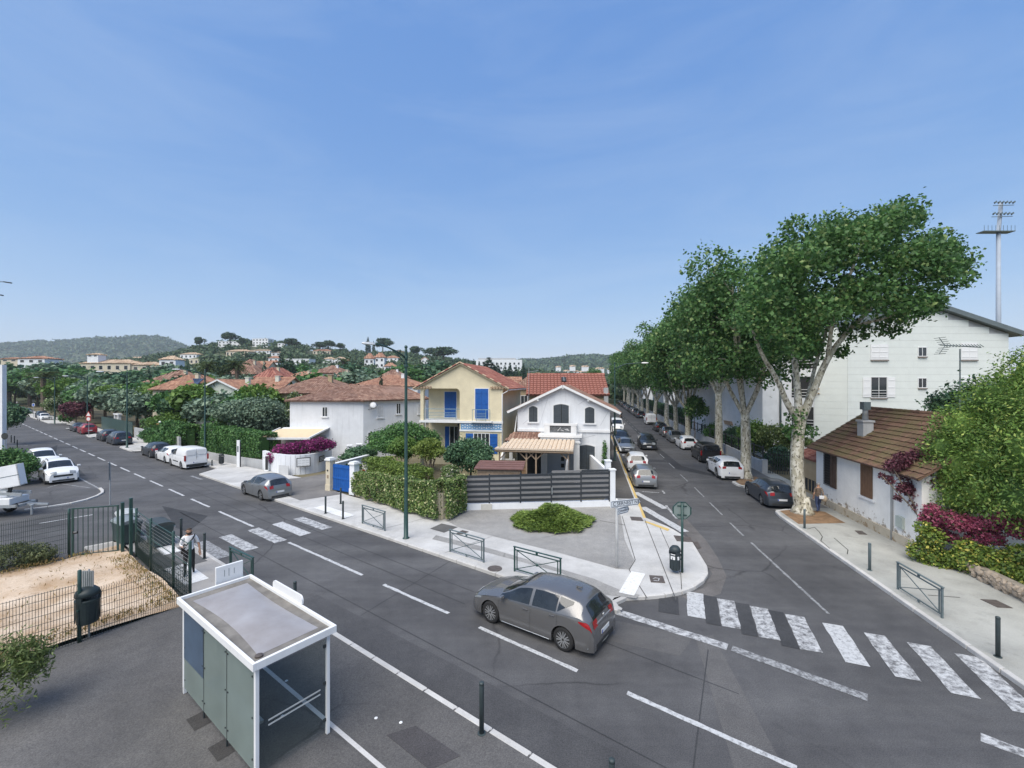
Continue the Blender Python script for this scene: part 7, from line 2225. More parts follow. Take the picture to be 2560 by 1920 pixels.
# buildings on the far left pavement of the right street
for t_, w_, h_, wl, rf, lb in ((50, 9, 3.6, W_WHITE, T_BROWN, 'low white house with grey eaves behind the street corner'), (64, 14, 5.5, W_CREAM, T_ORANGE, 'cream house beyond the white van'), (84, 16, 6, W_WHITE, T_BROWN, 'white house halfway up the right street'), (106, 20, 5.5, W_CREAM, T_ORANGE, 'cream row far up the right street'), (132, 24, 6.5, W_WHITE, T_BROWN, 'pale house closing the far left kerb')):
 house(lb, TN(t_, -7.6), ROT_R - math.pi / 2, 8.0, w_, h_, h_ + 1.6, wl, rf, 'hip', .4, pitch=.4, course=.6, detail=False, wins=[('right', 2 + 3 * i, 1.0, 1.0, 1.3) for i in range(int(w_ / 3.5))])
# -- stadium floodlight
fl = thing('floodlight_mast', 'tall pale stadium floodlight mast behind the white building', 'floodlight', (99.5, 90.0, 0))
HAZED = pm('mast_hazed', (.34, .39, .46), .6, .1, 1)  # distance haze is put into the mast colour: paler and bluer
m = MB(); m.lathe([(.46, 0), (.34, 38.2)], 16); m.build('pole', HAZED, fl, True)
m = MB(); m.box((-.6, 0, 38.3), (6.4, 1.6, .16)); pf = m.build('platform', MET_GREY, fl)
for k in range(9):
 m = MB(); m.box((-3.7 + .78 * k, -.75, 38.9), (.05, .05, 1.1)); m.build('rail_post', MET_GREY, pf)
m = MB(); m.bar((0, 0, 38.2), (1.4, .8, 44.6), .55); m.build('head_frame', HAZED, fl)
for z, x0_ in ((44.0, -.9), (41.7, -1.2)):
 m = MB(); m.bar((x0_ - .4, -.2, z - .35), (x0_ + 4.2, .1, z - .1), .1, .1); m.build('crossbar', MET_GREY, fl)
 for k in range(6):
  m = MB(); c_ = Vector((x0_ + .75 * k, -.3, z + .1)); m.obox(c_, (.5, .1, .3), (0, .25, -.08), (-.15, 0, .32)); m.build('lamp', MET_GREY, fl)
# == vegetation
L_PLANE = leafmat('leaf_plane', (.038, .10, .036), (.125, .255, .08), .32, (.24, .33, .13))
L_IVY = leafmat('leaf_ivy', (.05, .105, .035), (.21, .30, .09), .2, (.62, .60, .36))
L_LAUREL = leafmat('leaf_laurel', (.043, .117, .043), (.117, .244, .070), .2)
L_LIGHT = leafmat('leaf_light', (.069, .144, .031), (.163, .275, .062), .25)
L_YEL = leafmat('leaf_yellowgreen', (.094, .154, .031), (.264, .341, .083), .3)
L_OLIVE = leafmat('leaf_olive', (.081, .136, .100), (.217, .299, .217), .15)
L_DARK = leafmat('leaf_dark', (.038, .095, .055), (.105, .200, .105), .15)
L_PINE = leafmat('leaf_pine', (.028, .062, .034), (.070, .124, .062), .1)
L_CYP = leafmat('leaf_cypress', (.018, .049, .034), (.047, .097, .056), .1)
L_BOUG = leafmat('leaf_bougainvillea', (.101, .016, .068), (.351, .041, .230), .3, (.05, .09, .04))
L_PINK = leafmat('leaf_pink', (.224, .036, .092), (.510, .143, .245), .3, (.07, .10, .04))
L_PURP = leafmat('leaf_purple', (.063, .025, .036), (.210, .070, .105), .25)
L_CONI = leafmat('leaf_conifer', (.055, .125, .028), (.20, .33, .075), .25, (.38, .47, .13))
L_JUNI = leafmat('leaf_juniper', (.072, .130, .029), (.234, .325, .078), .15)
L_GRASS = leafmat('leaf_reed', (.069, .115, .034), (.218, .276, .103), .25)
L_FLOW = leafmat('leaf_whiteflower', (.057, .103, .040), (.138, .196, .069), .2, (.62, .62, .55))
L_FAR = leafmat('leaf_far', (.037, .071, .037), (.093, .147, .070), .1)
L_DUSTY = leafmat('leaf_dusty', (.069, .098, .040), (.196, .218, .103), .2)
L_PALM = leafmat('leaf_palm', (.052, .086, .034), (.127, .172, .069), .2)
def bark_mat(name, c0, c1, c2, sc=5):
 m, nt, b = nodes_of(name)
 v = coords(nt, 'Object', (1, 1, .55))
 c = mixc(nt, ramp(nt, noise(nt, v, sc, 3, .5), .46, .52), c0, c1)
 c = mixc(nt, ramp(nt, noise(nt, v, sc * 1.9, 3, .5), .56, .61), c, c2)
 nt.links.new(c, b.inputs['Base Color']); b.inputs['Roughness'].default_value = .8
 bump(nt, b, noise(nt, v, sc * 2, 4), .3, .02)
 return m
B_PLANE = bark_mat('bark_plane', (.60, .57, .48), (.40, .37, .28), (.15, .135, .10))
B_BROWN = bark_mat('bark_brown', (.13, .10, .075), (.19, .15, .11), (.08, .06, .045))
def limb(m, pts, r0, r1, n=8, it=1):
 q = smooth_path([Vector(p) for p in pts], it)
 m.tube(q, list(np.linspace(r0, r1, len(q))), n)
def tree_obj(name, label, cat, loc, crown, trunk, group=None, rz=0, sc=1.0):
 t = thing(name, label, cat, loc, rz, group); t.scale = (sc,) * 3 if not hasattr(sc, '__len__') else sc
 put('crown', crown, t)
 if trunk: put('trunk', trunk, t)
 return t
# -- plane trees of the right street
def plane_mesh(seed, H=16.8, Rr=5.6, zc=5.2, nl=15000, lsize=.17, lean=(0, 0)):
 rng = np.random.default_rng(seed); rd = random.Random(seed)
 tm = MB()
 limb(tm, [(0, 0, 0), (.1, .05, zc * .4), (lean[0] * .3, lean[1] * .3, zc)], .42, .30, 10)
 tm.lathe([(.62, 0), (.50, .2), (.42, .55)], 10)
 blobs = []
 nlb = 5
 for k in range(nlb):
  a = 2 * math.pi * (k + rd.random() * .5) / nlb
  rr = Rr * (.35 + .35 * rd.random()); zt_ = zc + (H - zc) * (.55 + .3 * rd.random())
  p0 = Vector((lean[0] * .3, lean[1] * .3, zc - .3)); p2 = Vector((lean[0] + math.cos(a) * rr, lean[1] + math.sin(a) * rr, zt_))
  p1 = p0.lerp(p2, .45) + Vector((math.cos(a) * .5, math.sin(a) * .5, -.6))
  limb(tm, [p0, p1, p2], .20, .06, 7, 2)
  for q in range(3):
   b_ = a + rd.uniform(-1.0, 1.0); ex = p1.lerp(p2, rd.random())
   e = ex + Vector((math.cos(b_) * 1.9, math.sin(b_) * 1.9, rd.uniform(.3, 2.0)))
   limb(tm, [ex, ex.lerp(e, .5) + Vector((0, 0, .2)), e], .075, .025, 5)
   s_ = 1.25 + .7 * rd.random(); blobs.append((e.x, e.y, e.z, s_ * 1.2, s_ * 1.2, s_))
  s_ = 1.7 + .6 * rd.random(); blobs.append((p2.x, p2.y, p2.z, s_ * 1.2, s_ * 1.2, s_))
 for _ in range(16):
  d = rng.normal(size=3); d /= np.linalg.norm(d); zz = zc + (H - zc) * .58 + d[2] * (H - zc) * .36
  s_ = 1.3 + .7 * rng.random(); k_ = .78
  blobs.append((lean[0] + d[0] * Rr * k_, lean[1] + d[1] * Rr * k_, zz, s_ * 1.15, s_ * 1.15, s_ * .9))
 cm = crown_mesh('crown', blobs, nl, lsize, L_PLANE, seed, inner=.35, rand=.8, aspect=.75)
 tme = tm.mesh('trunk', True); tme.materials.append(B_PLANE)
 return cm, tme
PT = 'plane trees along the right street'
# nearest tree, shaped after the photograph
Y1 = 24.4; base = Vector((16.1, 24.4, 0.1))
def lp(px, py, dy=0.0):
 return at(px, py, Y1 + dy) - base
tm = MB()
limb(tm, [(0, 0, 0), lp(1993, 1210), lp(1992, 1135), lp(1996, 1075), lp(2002, 1035)], .35, .30, 12, 2)
tm.lathe([(.62, 0), (.50, .2), (.41, .5), (.34, .9)], 12)
for pts, r0, r1 in (([lp(2004, 1050), lp(2030, 985), lp(2071, 888), lp(2130, 815), lp(2215, 740, 1)], .24, .07), ([lp(1998, 1045), lp(1992, 950, .5), lp(1983, 870, .8), lp(1975, 760, 1), lp(1990, 660, 1)], .22, .06),
     ([lp(1992, 1045), lp(1965, 1005, -.4), lp(1945, 950, -.6), lp(1905, 890, -1), lp(1880, 820, -1.5)], .20, .06), ([lp(2071, 888), lp(2080, 800, -.8), lp(2120, 700, -1.5), lp(2160, 600, -1)], .13, .04),
     ([lp(2130, 815), lp(2200, 800, -1.2), lp(2290, 770, -1.5)], .09, .03), ([lp(1983, 870, .8), lp(1930, 800, 1.5), lp(1900, 720, 2)], .11, .04), ([lp(2215, 740, 1), lp(2270, 650, 1), lp(2300, 600, 1)], .07, .03),
     ([lp(1996, 1060), lp(2015, 1020, 1.2), lp(2040, 900, 2.4), lp(2090, 760, 3)], .17, .05)):
 limb(tm, pts, r0, r1, 8, 2)
blobs = []
for px, py, r_ in ((2256, 535, 58), (2200, 555, 60), (2150, 600, 85), (2085, 570, 60), (2030, 640, 88), (1958, 640, 70), (1930, 720, 80), (2280, 640, 88), (2365, 655, 62), (2395, 700, 42), (2340, 610, 55), (2170, 720, 95), (2285, 745, 70), (2330, 755, 40), (2060, 760, 80), (1950, 800, 70), (2230, 815, 45), (2140, 830, 42), (2100, 880, 26), (1890, 780, 60), (1985, 570, 42), (2010, 850, 50), (1930, 870, 45)):
 for dy, k in ((0, 1), (-2.3, .8), (2.4, .85)):
  if dy and r_ < 50: continue
  c_ = at(px + dy * 6, py + abs(dy) * 8, Y1 + dy) - base; q = r_ * Y1 / FPX * k * .86
  blobs.append((c_.x, c_.y, c_.z, q * 1.08, q * 1.1, q * .9))
for c_ in ((1985, 1075, 30), (2020, 1080, 26), (1990, 1040, 24)):
 p_ = at(c_[0], c_[1], Y1) - base; q = c_[2] * Y1 / FPX; blobs.append((p_.x, p_.y, p_.z, q, q, q * .8))
t1 = thing('plane_tree', 'nearest and biggest plane tree, spreading in front of the white building', 'tree', tuple(base), 0, PT)
put('crown', crown_mesh('crown', blobs, 42000, .095, L_PLANE, 11, inner=.2, rand=.9, aspect=.75), t1)
tme = tm.mesh('trunk', True); tme.materials.append(B_PLANE); put('trunk', tme, t1)
cm, tk = plane_mesh(21, 16.4, 4.1, 5.0, 26000, .115, (-.3, -.5))
tree_obj('plane_tree', 'second plane tree, leaning over the white crossover', 'tree', (17.7, 33.4, .1), cm, tk, PT)
cm, tk = plane_mesh(22, 17.2, 4.0, 6.2, 18000, .135)
tree_obj('plane_tree', 'third plane tree with straight pale trunk beside the black minivan', 'tree', (21.0, 44.8, .1), cm, tk, PT)
tmpl = [plane_mesh(31, 16.8, 4.3, 4.4, 13000, .175), plane_mesh(32, 16.2, 4.3, 4.2, 13000, .175, (-.5, 0))]
rp = random.Random(8)
nm_ = ['fourth', 'fifth', 'sixth', 'seventh', 'eighth', 'ninth', 'tenth', 'eleventh', 'twelfth', 'thirteenth', 'fourteenth', 'fifteenth', 'sixteenth']
for k, tt in enumerate((57.5, 67, 76, 86, 96, 106, 116, 127, 138, 150, 163, 178, 195)):
 c_, k_ = tmpl[k % 2]
 tree_obj('plane_tree', nm_[k] + ' plane tree counted up the right street', 'tree', (*TN(tt, 12.1 + rp.uniform(-.4, .4)), .1), c_, k_, PT, rp.uniform(0, 6.28), rp.uniform(.92, 1.05))
for k, tt in enumerate((148, 165, 185)):
 c_, k_ = tmpl[k % 2]
 tree_obj('plane_tree', ('first', 'second', 'last')[k] + ' plane tree on the far left kerb of the right street', 'tree', (*TN(tt, 1.5), .1), c_, k_, 'plane trees on the far left kerb', rp.uniform(0, 6.28), .7)
m = MB(); limb(m, [(0, 0, 0), (.1, 0, 1.5), (0, .1, 3)], .06, .04, 6); tme = m.mesh('trunk'); tme.materials.append(B_BROWN)
tree_obj('young_tree', 'young tree with thin stem by the white parked hatchback', 'tree', (*TN(57, 12.6), .1), crown_mesh('crown', bumpy(np.random.default_rng(3), (0, 0, 4.2), (1.6, 1.6, 1.8), 8, .4), 3500, .13, L_PLANE, 3, .4), tme)
# -- shrubs, hedges and garden trees by picture position
def shrub(label, px, ytop, ybot, hw, Y, mat, n, size, seed, name='shrub', cat='shrub', trunk=False, group=None, inner=.6, k=10, ks=.42, aspect=.6, rand=.7, depth=.9, up=0.0):
 c_ = at(px, (ytop + ybot) / 2, Y); rx = hw * Y / FPX; rz_ = (ybot - ytop) / 2 * Y / FPX
 rng = np.random.default_rng(seed)
 base_ = (c_.x, Y, .05)
 zc_ = c_.z - .05
 bl = bumpy(rng, (0, 0, zc_), (rx, rx * depth, rz_), k, ks)
 t = thing(name, label, cat, base_, 0, group)
 put('crown' if cat == 'tree' else 'foliage', crown_mesh('foliage', bl, n, size, mat, seed, inner, rand, aspect, up=up), t)
 if trunk or zc_ - rz_ > .15:
  m = MB(); rd = random.Random(seed)
  for q in range(4 if trunk == 'multi' else 1):
   a_ = q * 1.7; e = (math.cos(a_) * rx * .4 * (1 if trunk == 'multi' else .1), math.sin(a_) * rx * .3, zc_)
   limb(m, [(0, 0, 0), (e[0] * .4, e[1] * .4, zc_ * .5), e], .05 + .03 * rx, .03, 6)
  m.build('trunk' if cat == 'tree' else 'stems', B_BROWN, t, True)
 return t
shrub('dark round laurel tree in front of the yellow house', 1012, 1050, 1150, 84, 35, L_LAUREL, 13000, .085, 1, 'garden_tree', 'tree', True)
shrub('light green bushy tree left of the lamp post', 1012, 1085, 1155, 36, 32.5, L_LIGHT, 6000, .075, 2, 'garden_tree', 'tree', True)
shrub('yellow green small tree with bare stems right of the lamp post', 1075, 1090, 1158, 42, 31, L_YEL, 6500, .07, 3, 'garden_tree', 'tree', 'multi', inner=.35)
shrub('dark grey green tree before the blue ground floor window', 1176, 1085, 1190, 62, 30, L_DARK, 12000, .08, 4, 'garden_tree', 'tree', True, k=14, ks=.36)
shrub('low dark bush with reddish tips beside the white piers', 900, 1112, 1160, 45, 36, L_DARK, 5000, .08, 5)
shrub('small dark bush behind the blue gate', 862, 1150, 1180, 26, 32, L_DARK, 2500, .07, 6)
shrub('white rose bush behind the ivy hedge', 1128, 1160, 1200, 26, 27, L_FLOW, 2500, .06, 7)
shrub('grey olive bush covering the wall left of the awning', 640, 985, 1085, 90, 45, L_OLIVE, 14000, .11, 8, k=14)
shrub('yellow flowering tall bush at the corner of the awning house', 738, 975, 1060, 26, 44, L_FLOW, 4000, .10, 9, 'garden_tree', 'tree', True)
shrub('green bushes behind the parked dark hatchback', 440, 1048, 1130, 60, 50, L_LAUREL, 9000, .12, 10, k=12)
shrub('dark clipped bush beside the orange pillar', 378, 1060, 1112, 20, 54, L_DARK, 3500, .1, 11)
shrub('leafy bush behind the orange pillar', 430, 1020, 1090, 44, 56, L_LIGHT, 7000, .12, 12)
shrub('purple flowered bush over the wall by the red car', 190, 998, 1050, 34, 78, L_PURP, 4000, .16, 13)
shrub('white flowering oleander far up the left street', 138, 990, 1035, 28, 88, L_FLOW, 3500, .18, 14)
shrub('small green shrub on the fence before the far oleander', 168, 1026, 1060, 14, 80, L_LAUREL, 1500, .15, 15)
# bougainvillea on the curved wall
bo = thing('bougainvillea', 'dark magenta bougainvillea draped over the curved white wall', 'shrub')
bl = []
rb = random.Random(5)
for k, (px, py, r_) in enumerate(((690, 1145, 22), (705, 1130, 24), (725, 1128, 24), (745, 1122, 22), (765, 1118, 22), (785, 1114, 20), (805, 1110, 20), (820, 1112, 16), (715, 1148, 18), (680, 1140, 14), (700, 1160, 12))):
 c_ = at(px, py, 36.2); q = r_ * 36.2 / FPX
 bl.append((c_.x, c_.y + rb.uniform(-.2, .5), c_.z, q * 1.1, q * 1.1, q * .8))
put('foliage', crown_mesh('foliage', bl, 11000, .075, L_BOUG, 16, .5), bo)
def hedge_path(label, pts, z0, z1, th, mat, n, size, seed, name='hedge', lump=.12, aspect=.6, faces=1.0, holes=(), z1b=None, rand=.6):
 """hedge with leaves over its faces and a leafy core"""
 pts = [Vector(p[:2]) for p in pts]; rng = np.random.default_rng(seed)
 L_ = [0]
 for a_, b_ in zip(pts, pts[1:]): L_.append(L_[-1] + (b_ - a_).length)
 z1b = z1 if z1b is None else z1b
 P, N = [], []
 s_ = rng.random(n) * L_[-1]; u = rng.random(n)
 per = [(z1 - z0), th, (z1 - z0)]; tot = sum(per)
 f_ = rng.random(n) * tot
 for i in range(n):
  d_ = s_[i]; j = max(0, np.searchsorted(L_, d_, side='right') - 1); j = min(j, len(pts) - 2)
  k = (d_ - L_[j]) / (L_[j + 1] - L_[j]); c_ = pts[j].lerp(pts[j + 1], k)
  dd = (pts[j + 1] - pts[j]).normalized(); nn = Vector((dd.y, -dd.x))
  ztop = z1 + (z1b - z1) * d_ / L_[-1]
  wob = lump * (math.sin(d_ * 2.1 + seed) + .7 * math.sin(d_ * 4.7 + u[i] * 3)) * .5
  dep = rng.random() ** 2 * .35
  if f_[i] < per[0]:
   z = z0 + (ztop - z0) * u[i]; bulge = .12 * math.sin(math.pi * u[i]); o = th / 2 + wob - dep + bulge; nr = (nn.x, nn.y, .25)
  elif f_[i] < per[0] + per[1]:
   o = (u[i] - .5) * th; z = ztop + wob * .8 - dep * .6; nr = (0, 0, 1)
  else:
   z = z0 + (ztop - z0) * u[i]; o = -th / 2 - wob + dep; nr = (-nn.x, -nn.y, .25)
  if any(h0 < d_ < h1 and z < hz for h0, h1, hz in holes): continue
  P.append((c_.x + nn.x * o, c_.y + nn.y * o, z)); N.append(nr)
 P, N = np.array(P), np.array(N, float)
 N = N * (1 - rand) + rng.normal(size=N.shape) * rand * .7; N /= np.linalg.norm(N, axis=1, keepdims=True)
 t = thing(name, label, 'hedge')
 put('foliage', leaf_mesh('foliage', P, N, size * (1 + .3 * rng.normal(size=len(P)).clip(-2, 2)), aspect, mat, rng), t)
 m = MB()
 for a_, b_ in zip(pts, pts[1:]):
  dd = (b_ - a_).normalized(); nn = Vector((dd.y, -dd.x)) * max(.05, th / 2 - .32)
  e0, e1 = a_ + dd * (.5 if a_ is pts[0] else 0), b_ - dd * (.7 if b_ is pts[-1] else 0)
  if not holes: m.prism([e0 - nn, e1 - nn, e1 + nn, e0 + nn], z0, min(z1, z1b) - .4)
 if m.v: m.build('inner_twigs', mat, t)
 return t
hedge_path('tall ivy hedge along the pavement behind the lamp post', [(-9.9, 28.2), SN(20.5, 16.15), (-4.3, 23.3), (-3.75, 23.05), (-3.1, 23.7), (-2.75, 24.7)], .25, 1.62, .62, L_IVY, 30000, .062, 41, lump=.2, z1b=2.25, holes=((1.9, 2.3, 1.0),))
hedge_path('bright green juniper hedge rising behind the ivy', [(-9.9, 30.4), (-8.2, 29.2), (-5.2, 27.2)], .1, 2.25, 1.3, L_JUNI, 12000, .09, 42, lump=.3, z1b=1.85, aspect=.3)
hedge_path('clipped dark green hedge on the low grey wall', [SN(51, 16.9), (-28.6, 42.6), (-24.4, 40.3), (-21.3, 38.6)], .75, 3.3, 1.5, L_LAUREL, 22000, .085, 43, lump=.15, z1b=2.9)
hedge_path('long garden hedge behind the parked dark estate', [SN(58, 17.5), SN(66, 17.4), SN(74, 17.4)], .05, 2.6, 1.4, L_LAUREL, 9000, .12, 44, lump=.3)
gf = thing('garden_wall', 'beige block wall on the left street behind the slate estate', 'wall'); wall_path(gf, [SN(57.5, 16.2), SN(75, 16.2)], 0, 1.5, .2, W_GREY)
gf = thing('board_fence', 'dark green board fence far along the left street', 'fence')
for k in range(24):
 p = SN(77 + .75 * k, 16.3); m = MB(); m.box((p[0], p[1], 1.1), (.7, .05, 2.0), SH_ROT); m.build('board', MET_GREEN, gf)
p = gp(400, 1110); op = thing('gate_pillar', 'orange rendered pillar with cap and globe on the left street', 'pillar', (p[0], p[1], .1))
m = MB(); m.box((0, 0, 1.05), (.55, .55, 2.1)); m.build('shaft', stucco('wall_orange', (.52, .29, .15)), op); m = MB(); m.box((0, 0, 2.16), (.75, .75, .14)); m.box((0, 0, 2.3), (.5, .5, .14)); m.build('cap', stucco('wall_orange', (0, 0, 0)), op)
m = MB(); m.lathe([(.08, 2.37), (.15, 2.5), (.15, 2.58), (.05, 2.68)], 10); m.build('globe', WHITE_PL, op, True)
p = gp(294, 1082); t = thing('gateway', 'white framed gateway in the wall behind the slate estate', 'gate', (p[0], p[1], .1), SH_ROT + math.pi)
for x in (-1.1, 1.1):
 m = MB(); m.box((x, 0, 1.3), (.35, .35, 2.6)); m.build('pier', TRIM, t)
m = MB(); m.box((0, 0, 2.68), (2.9, .5, .2)); m.build('lintel', TRIM, t); m = MB(); m.box((0, .05, 1.25), (1.8, .06, 2.4)); m.build('door', pm('gate_pale', (.5, .5, .48), .6, .15, 3), t)
# -- corner juniper
rng = np.random.default_rng(60); N_ = 13000
a_ = rng.random(N_) * 2 * math.pi; rr_ = np.sqrt(rng.random(N_)); edge = 1 + .06 * np.sin(a_ * 5 + 1) + .05 * np.sin(a_ * 11)
zz = .72 * (1 - rr_ ** 1.7) * (.8 + .35 * np.sin(a_ * 3 + rr_ * 6)) + .06 + .1 * rng.random(N_)
P = np.stack([np.cos(a_) * rr_ * 2.05 * edge, np.sin(a_) * rr_ * 1.75 * edge, np.abs(zz)], 1)
T_ = np.stack([np.cos(a_) + .5 * rng.normal(size=N_), np.sin(a_) + .5 * rng.normal(size=N_), .35 + .3 * rng.normal(size=N_)], 1); T_ /= np.linalg.norm(T_, axis=1, keepdims=True)
Bv = np.cross(T_, rng.normal(size=(N_, 3)) + np.array([0, 0, 1.5])); Bv /= np.linalg.norm(Bv, axis=1, keepdims=True)
s_ = (.12 * (1 + .3 * rng.normal(size=N_)))[:, None]
vs4 = np.stack([P - T_ * s_ * .5, P - Bv * s_ * .22, P + T_ * s_, P + Bv * s_ * .22], 1).reshape(-1, 3)
jn = thing('juniper', 'low spreading juniper on the tarmac corner before the striped fence', 'shrub', (2.05, 22.6, .12))
put('foliage', np_mesh('foliage', vs4, np.arange(N_ * 4).reshape(N_, 4), L_JUNI), jn)
m = MB(); m.lathe([(1.5, 0), (1.2, .25), (.5, .45), (.001, .5)], 16); m.build('inner_twigs', L_JUNI, jn)
# -- right edge: hedge, ivy, bougainvillea
def tnb(lst):
 o = []
 for t_, n_, z, r_ in lst:
  p = TN(t_, n_); o.append((p[0], p[1], z, r_ * 1.05, r_ * 1.05, r_ * .92))
 return o
hg = thing('conifer_hedge', 'huge yellow green conifer hedge filling the right edge', 'hedge')
bl = tnb([(21.5, 14.9, 4.5, .9), (21.5, 15.5, 5.4, 1.1), (21.2, 16.6, 6.5, 1.3), (21.0, 18, 7.5, 1.5), (21.3, 14.7, 3.4, .9), (21.0, 14.9, 2.6, .9), (20.9, 15.0, 3.9, 1.0), (20.9, 15.6, 4.9, 1.1), (20.6, 15.4, 3.0, 1.2), (20.4, 15.6, 4.3, 1.2), (20.3, 16.4, 5.3, 1.4), (19.8, 16.8, 6.3, 1.5), (19.5, 17.8, 7.2, 1.6), (19.3, 19, 8.0, 1.7), (19, 20.5, 8.6, 1.9), (18.6, 15.6, 3.2, 1.5), (18.4, 15.8, 4.8, 1.6), (18.2, 16.6, 6.3, 1.7), (17.8, 18.2, 7.6, 1.9), (16.6, 15.9, 3.6, 1.7), (16.6, 16.3, 5.4, 1.8), (16.4, 17.6, 7.2, 2.0), (20.9, 17.5, 4.6, 2.0), (19.5, 19, 5, 2.6), (17, 20, 8.3, 2.2)])
put('foliage', crown_mesh('foliage', bl, 72000, .065, L_CONI, 71, .72, .65, aspect=.42, up=.6), hg)
m = MB()
for x, y, z, r_, _, _2 in bl: m.lathe([(.05, -r_ * .6), (r_ * .55, -r_ * .35), (r_ * .62, 0), (r_ * .5, r_ * .4), (.05, r_ * .6)], 8, (x, y, z))
m.build('inner_twigs', L_CONI, hg)
dk = thing('garden_tree', 'dark green tree behind the conifer hedge near the white building', 'tree', (27.2, 25.6, .05))
put('crown', crown_mesh('crown', bumpy(np.random.default_rng(72), (0, 0, 5.6), (3.0, 2.6, 2.4), 12, .4), 9000, .10, L_DARK, 72, .5), dk)
m = MB(); limb(m, [(0, 0, 0), (.1, 0, 2.5), (0, 0, 5)], .2, .1); m.build('trunk', B_BROWN, dk)
pu = thing('purple_plum', 'purple leaved shrub hanging in front of the cottage end', 'shrub')
bl = []
for px, py, r_, Y_ in ((2270, 1180, 26, 19.3), (2255, 1150, 22, 19.2), (2230, 1165, 17, 19.2), (2285, 1225, 24, 19), (2262, 1220, 18, 19), (2300, 1265, 20, 18.8), (2225, 1200, 12, 19.2), (2205, 1190, 9, 19.3), (2290, 1150, 26, 19.4), (2245, 1245, 9, 19), (2320, 1200, 26, 18.6)):
 c_ = at(px, py, Y_); q = r_ * Y_ / FPX; bl.append((c_.x, c_.y, c_.z, q, q, q))
put('foliage', crown_mesh('foliage', bl, 5200, .055, L_PURP, 73, .25, .8), pu)
m = MB()
b0 = Vector((*TN(20.6, 14.3), .1))
for e in ((2230, 1165), (2205, 1190), (2285, 1150), (2300, 1260)): limb(m, [b0, at(2300, 1290, 18.7), at(e[0], e[1], 19.1)], .05, .015, 6)
m.build('stems', B_BROWN, pu, True)
pk = thing('bougainvillea', 'pink bougainvillea band below the conifer hedge', 'shrub')
bl = []
for px, py, r_ in ((2330, 1300, 26), (2365, 1300, 28), (2400, 1308, 28), (2440, 1315, 26), (2475, 1310, 26), (2510, 1300, 24), (2545, 1295, 26), (2345, 1330, 20), (2440, 1350, 22), (2480, 1345, 24), (2330, 1275, 18), (2380, 1345, 16), (2550, 1330, 24)):
 Y_ = 18.0 - (px - 2330) * .009; c_ = at(px, py, Y_); q = r_ * Y_ / FPX; bl.append((c_.x, c_.y, c_.z, q * 1.1, q, q * .85))
put('foliage', crown_mesh('foliage', bl, 9000, .05, L_PINK, 74, .45, .7), pk)
iv = thing('ivy', 'yellow green variegated ivy over the stone wall at the right edge', 'shrub')
bl = []
for px, py, r_ in ((2310, 1380, 30), (2330, 1345, 26), (2345, 1400, 30), (2375, 1400, 26), (2420, 1400, 36), (2450, 1430, 34), (2480, 1400, 36), (2520, 1420, 40), (2550, 1440, 36), (2420, 1370, 24), (2310, 1320, 18), (2500, 1455, 22), (2550, 1390, 30), (2400, 1440, 24), (2560, 1475, 24)):
 Y_ = 17.7 - (px - 2310) * .0085; c_ = at(px, py, Y_); q = r_ * Y_ / FPX; bl.append((c_.x, c_.y, c_.z, q * 1.1, q, q * .9))
put('foliage', crown_mesh('foliage', bl, 13000, .055, leafmat('leaf_ivy_gold', (.057, .115, .023), (.230, .310, .057), .2, (.55, .50, .12)), 75, .55, .6), iv)
sw = thing('stone_wall', 'low rough stone wall at the foot of the ivy', 'wall'); rs = random.Random(6)
STO = pm('rubble_stone', (.34, .28, .22), .9, .25, 4, island=.35, bmp=.4, bscale=12)
sme = MB(); sme.lathe([(.001, -.1), (.11, -.08), (.15, 0), (.12, .08), (.001, .1)], 6); sm_me = sme.mesh('stone'); sm_me.materials.append(STO)
wall_path(sw, [TN(8, 14.15), TN(21, 14.1)], 0, .55, .3, pm('mortar', (.3, .26, .21), .95, .3, 3))
for k in range(150):
 p = TN(13 + 8 * rs.random(), 13.96); put('stone', sm_me, sw, (p[0], p[1], .16 + .36 * rs.random()), (rs.random() * 3, rs.random() * 3, rs.random() * 3), (1, .8, .8))
# shrubs behind the right wall
for k, (px, yt, yb, hw, Y, mt, lb) in enumerate(((1940, 1052, 1150, 55, 40, L_GRASS, 'tall reedy grass behind the black bar fence'), (1885, 1040, 1150, 45, 42, L_LIGHT, 'leafy bush behind the second plane trunk'), (1838, 1060, 1130, 36, 47, L_DARK, 'dark hedge bush above the concrete wall'), (1800, 1050, 1110, 40, 53, L_LAUREL, 'green bush on the wall by the third plane tree'), (1950, 1110, 1180, 34, 37, L_DARK, 'dark shrub showing through the black bars'), (1990, 1090, 1120, 34, 40, L_GRASS, 'dry bush beside the outbuilding roof'))):
 shrub(lb, px, yt, yb, hw, Y, mt, 6000, .10, 80 + k, up=1.5 if mt is L_GRASS else 0)
for k in range(9):
 p = TN(60 + 9 * k, 16); c_ = thing('shrub', 'dark hedge shrub behind the far concrete wall', 'shrub', (p[0], p[1], .05), 0, 'hedge shrubs behind the concrete wall')
 put('foliage', crown_mesh('foliage', bumpy(np.random.default_rng(90), (0, 0, 1.6), (1.9, 3.6, 1.6), 8, .4), 3000, .16, L_DARK, 90, .55) if k == 0 else hs_me, c_)
 if k == 0: hs_me = c_.children[0].data
tv = thing('vine', 'thin climbing vine on the right corner of the white gabled house', 'shrub', tuple((wh.matrix_basis @ Vector((6.6, -.2, 0)))))
put('foliage', crown_mesh('foliage', [(0, 0, .5 + .32 * k, .3 - .02 * k, .2, .3) for k in range(8)], 700, .06, L_LAUREL, 95, .2), tv)
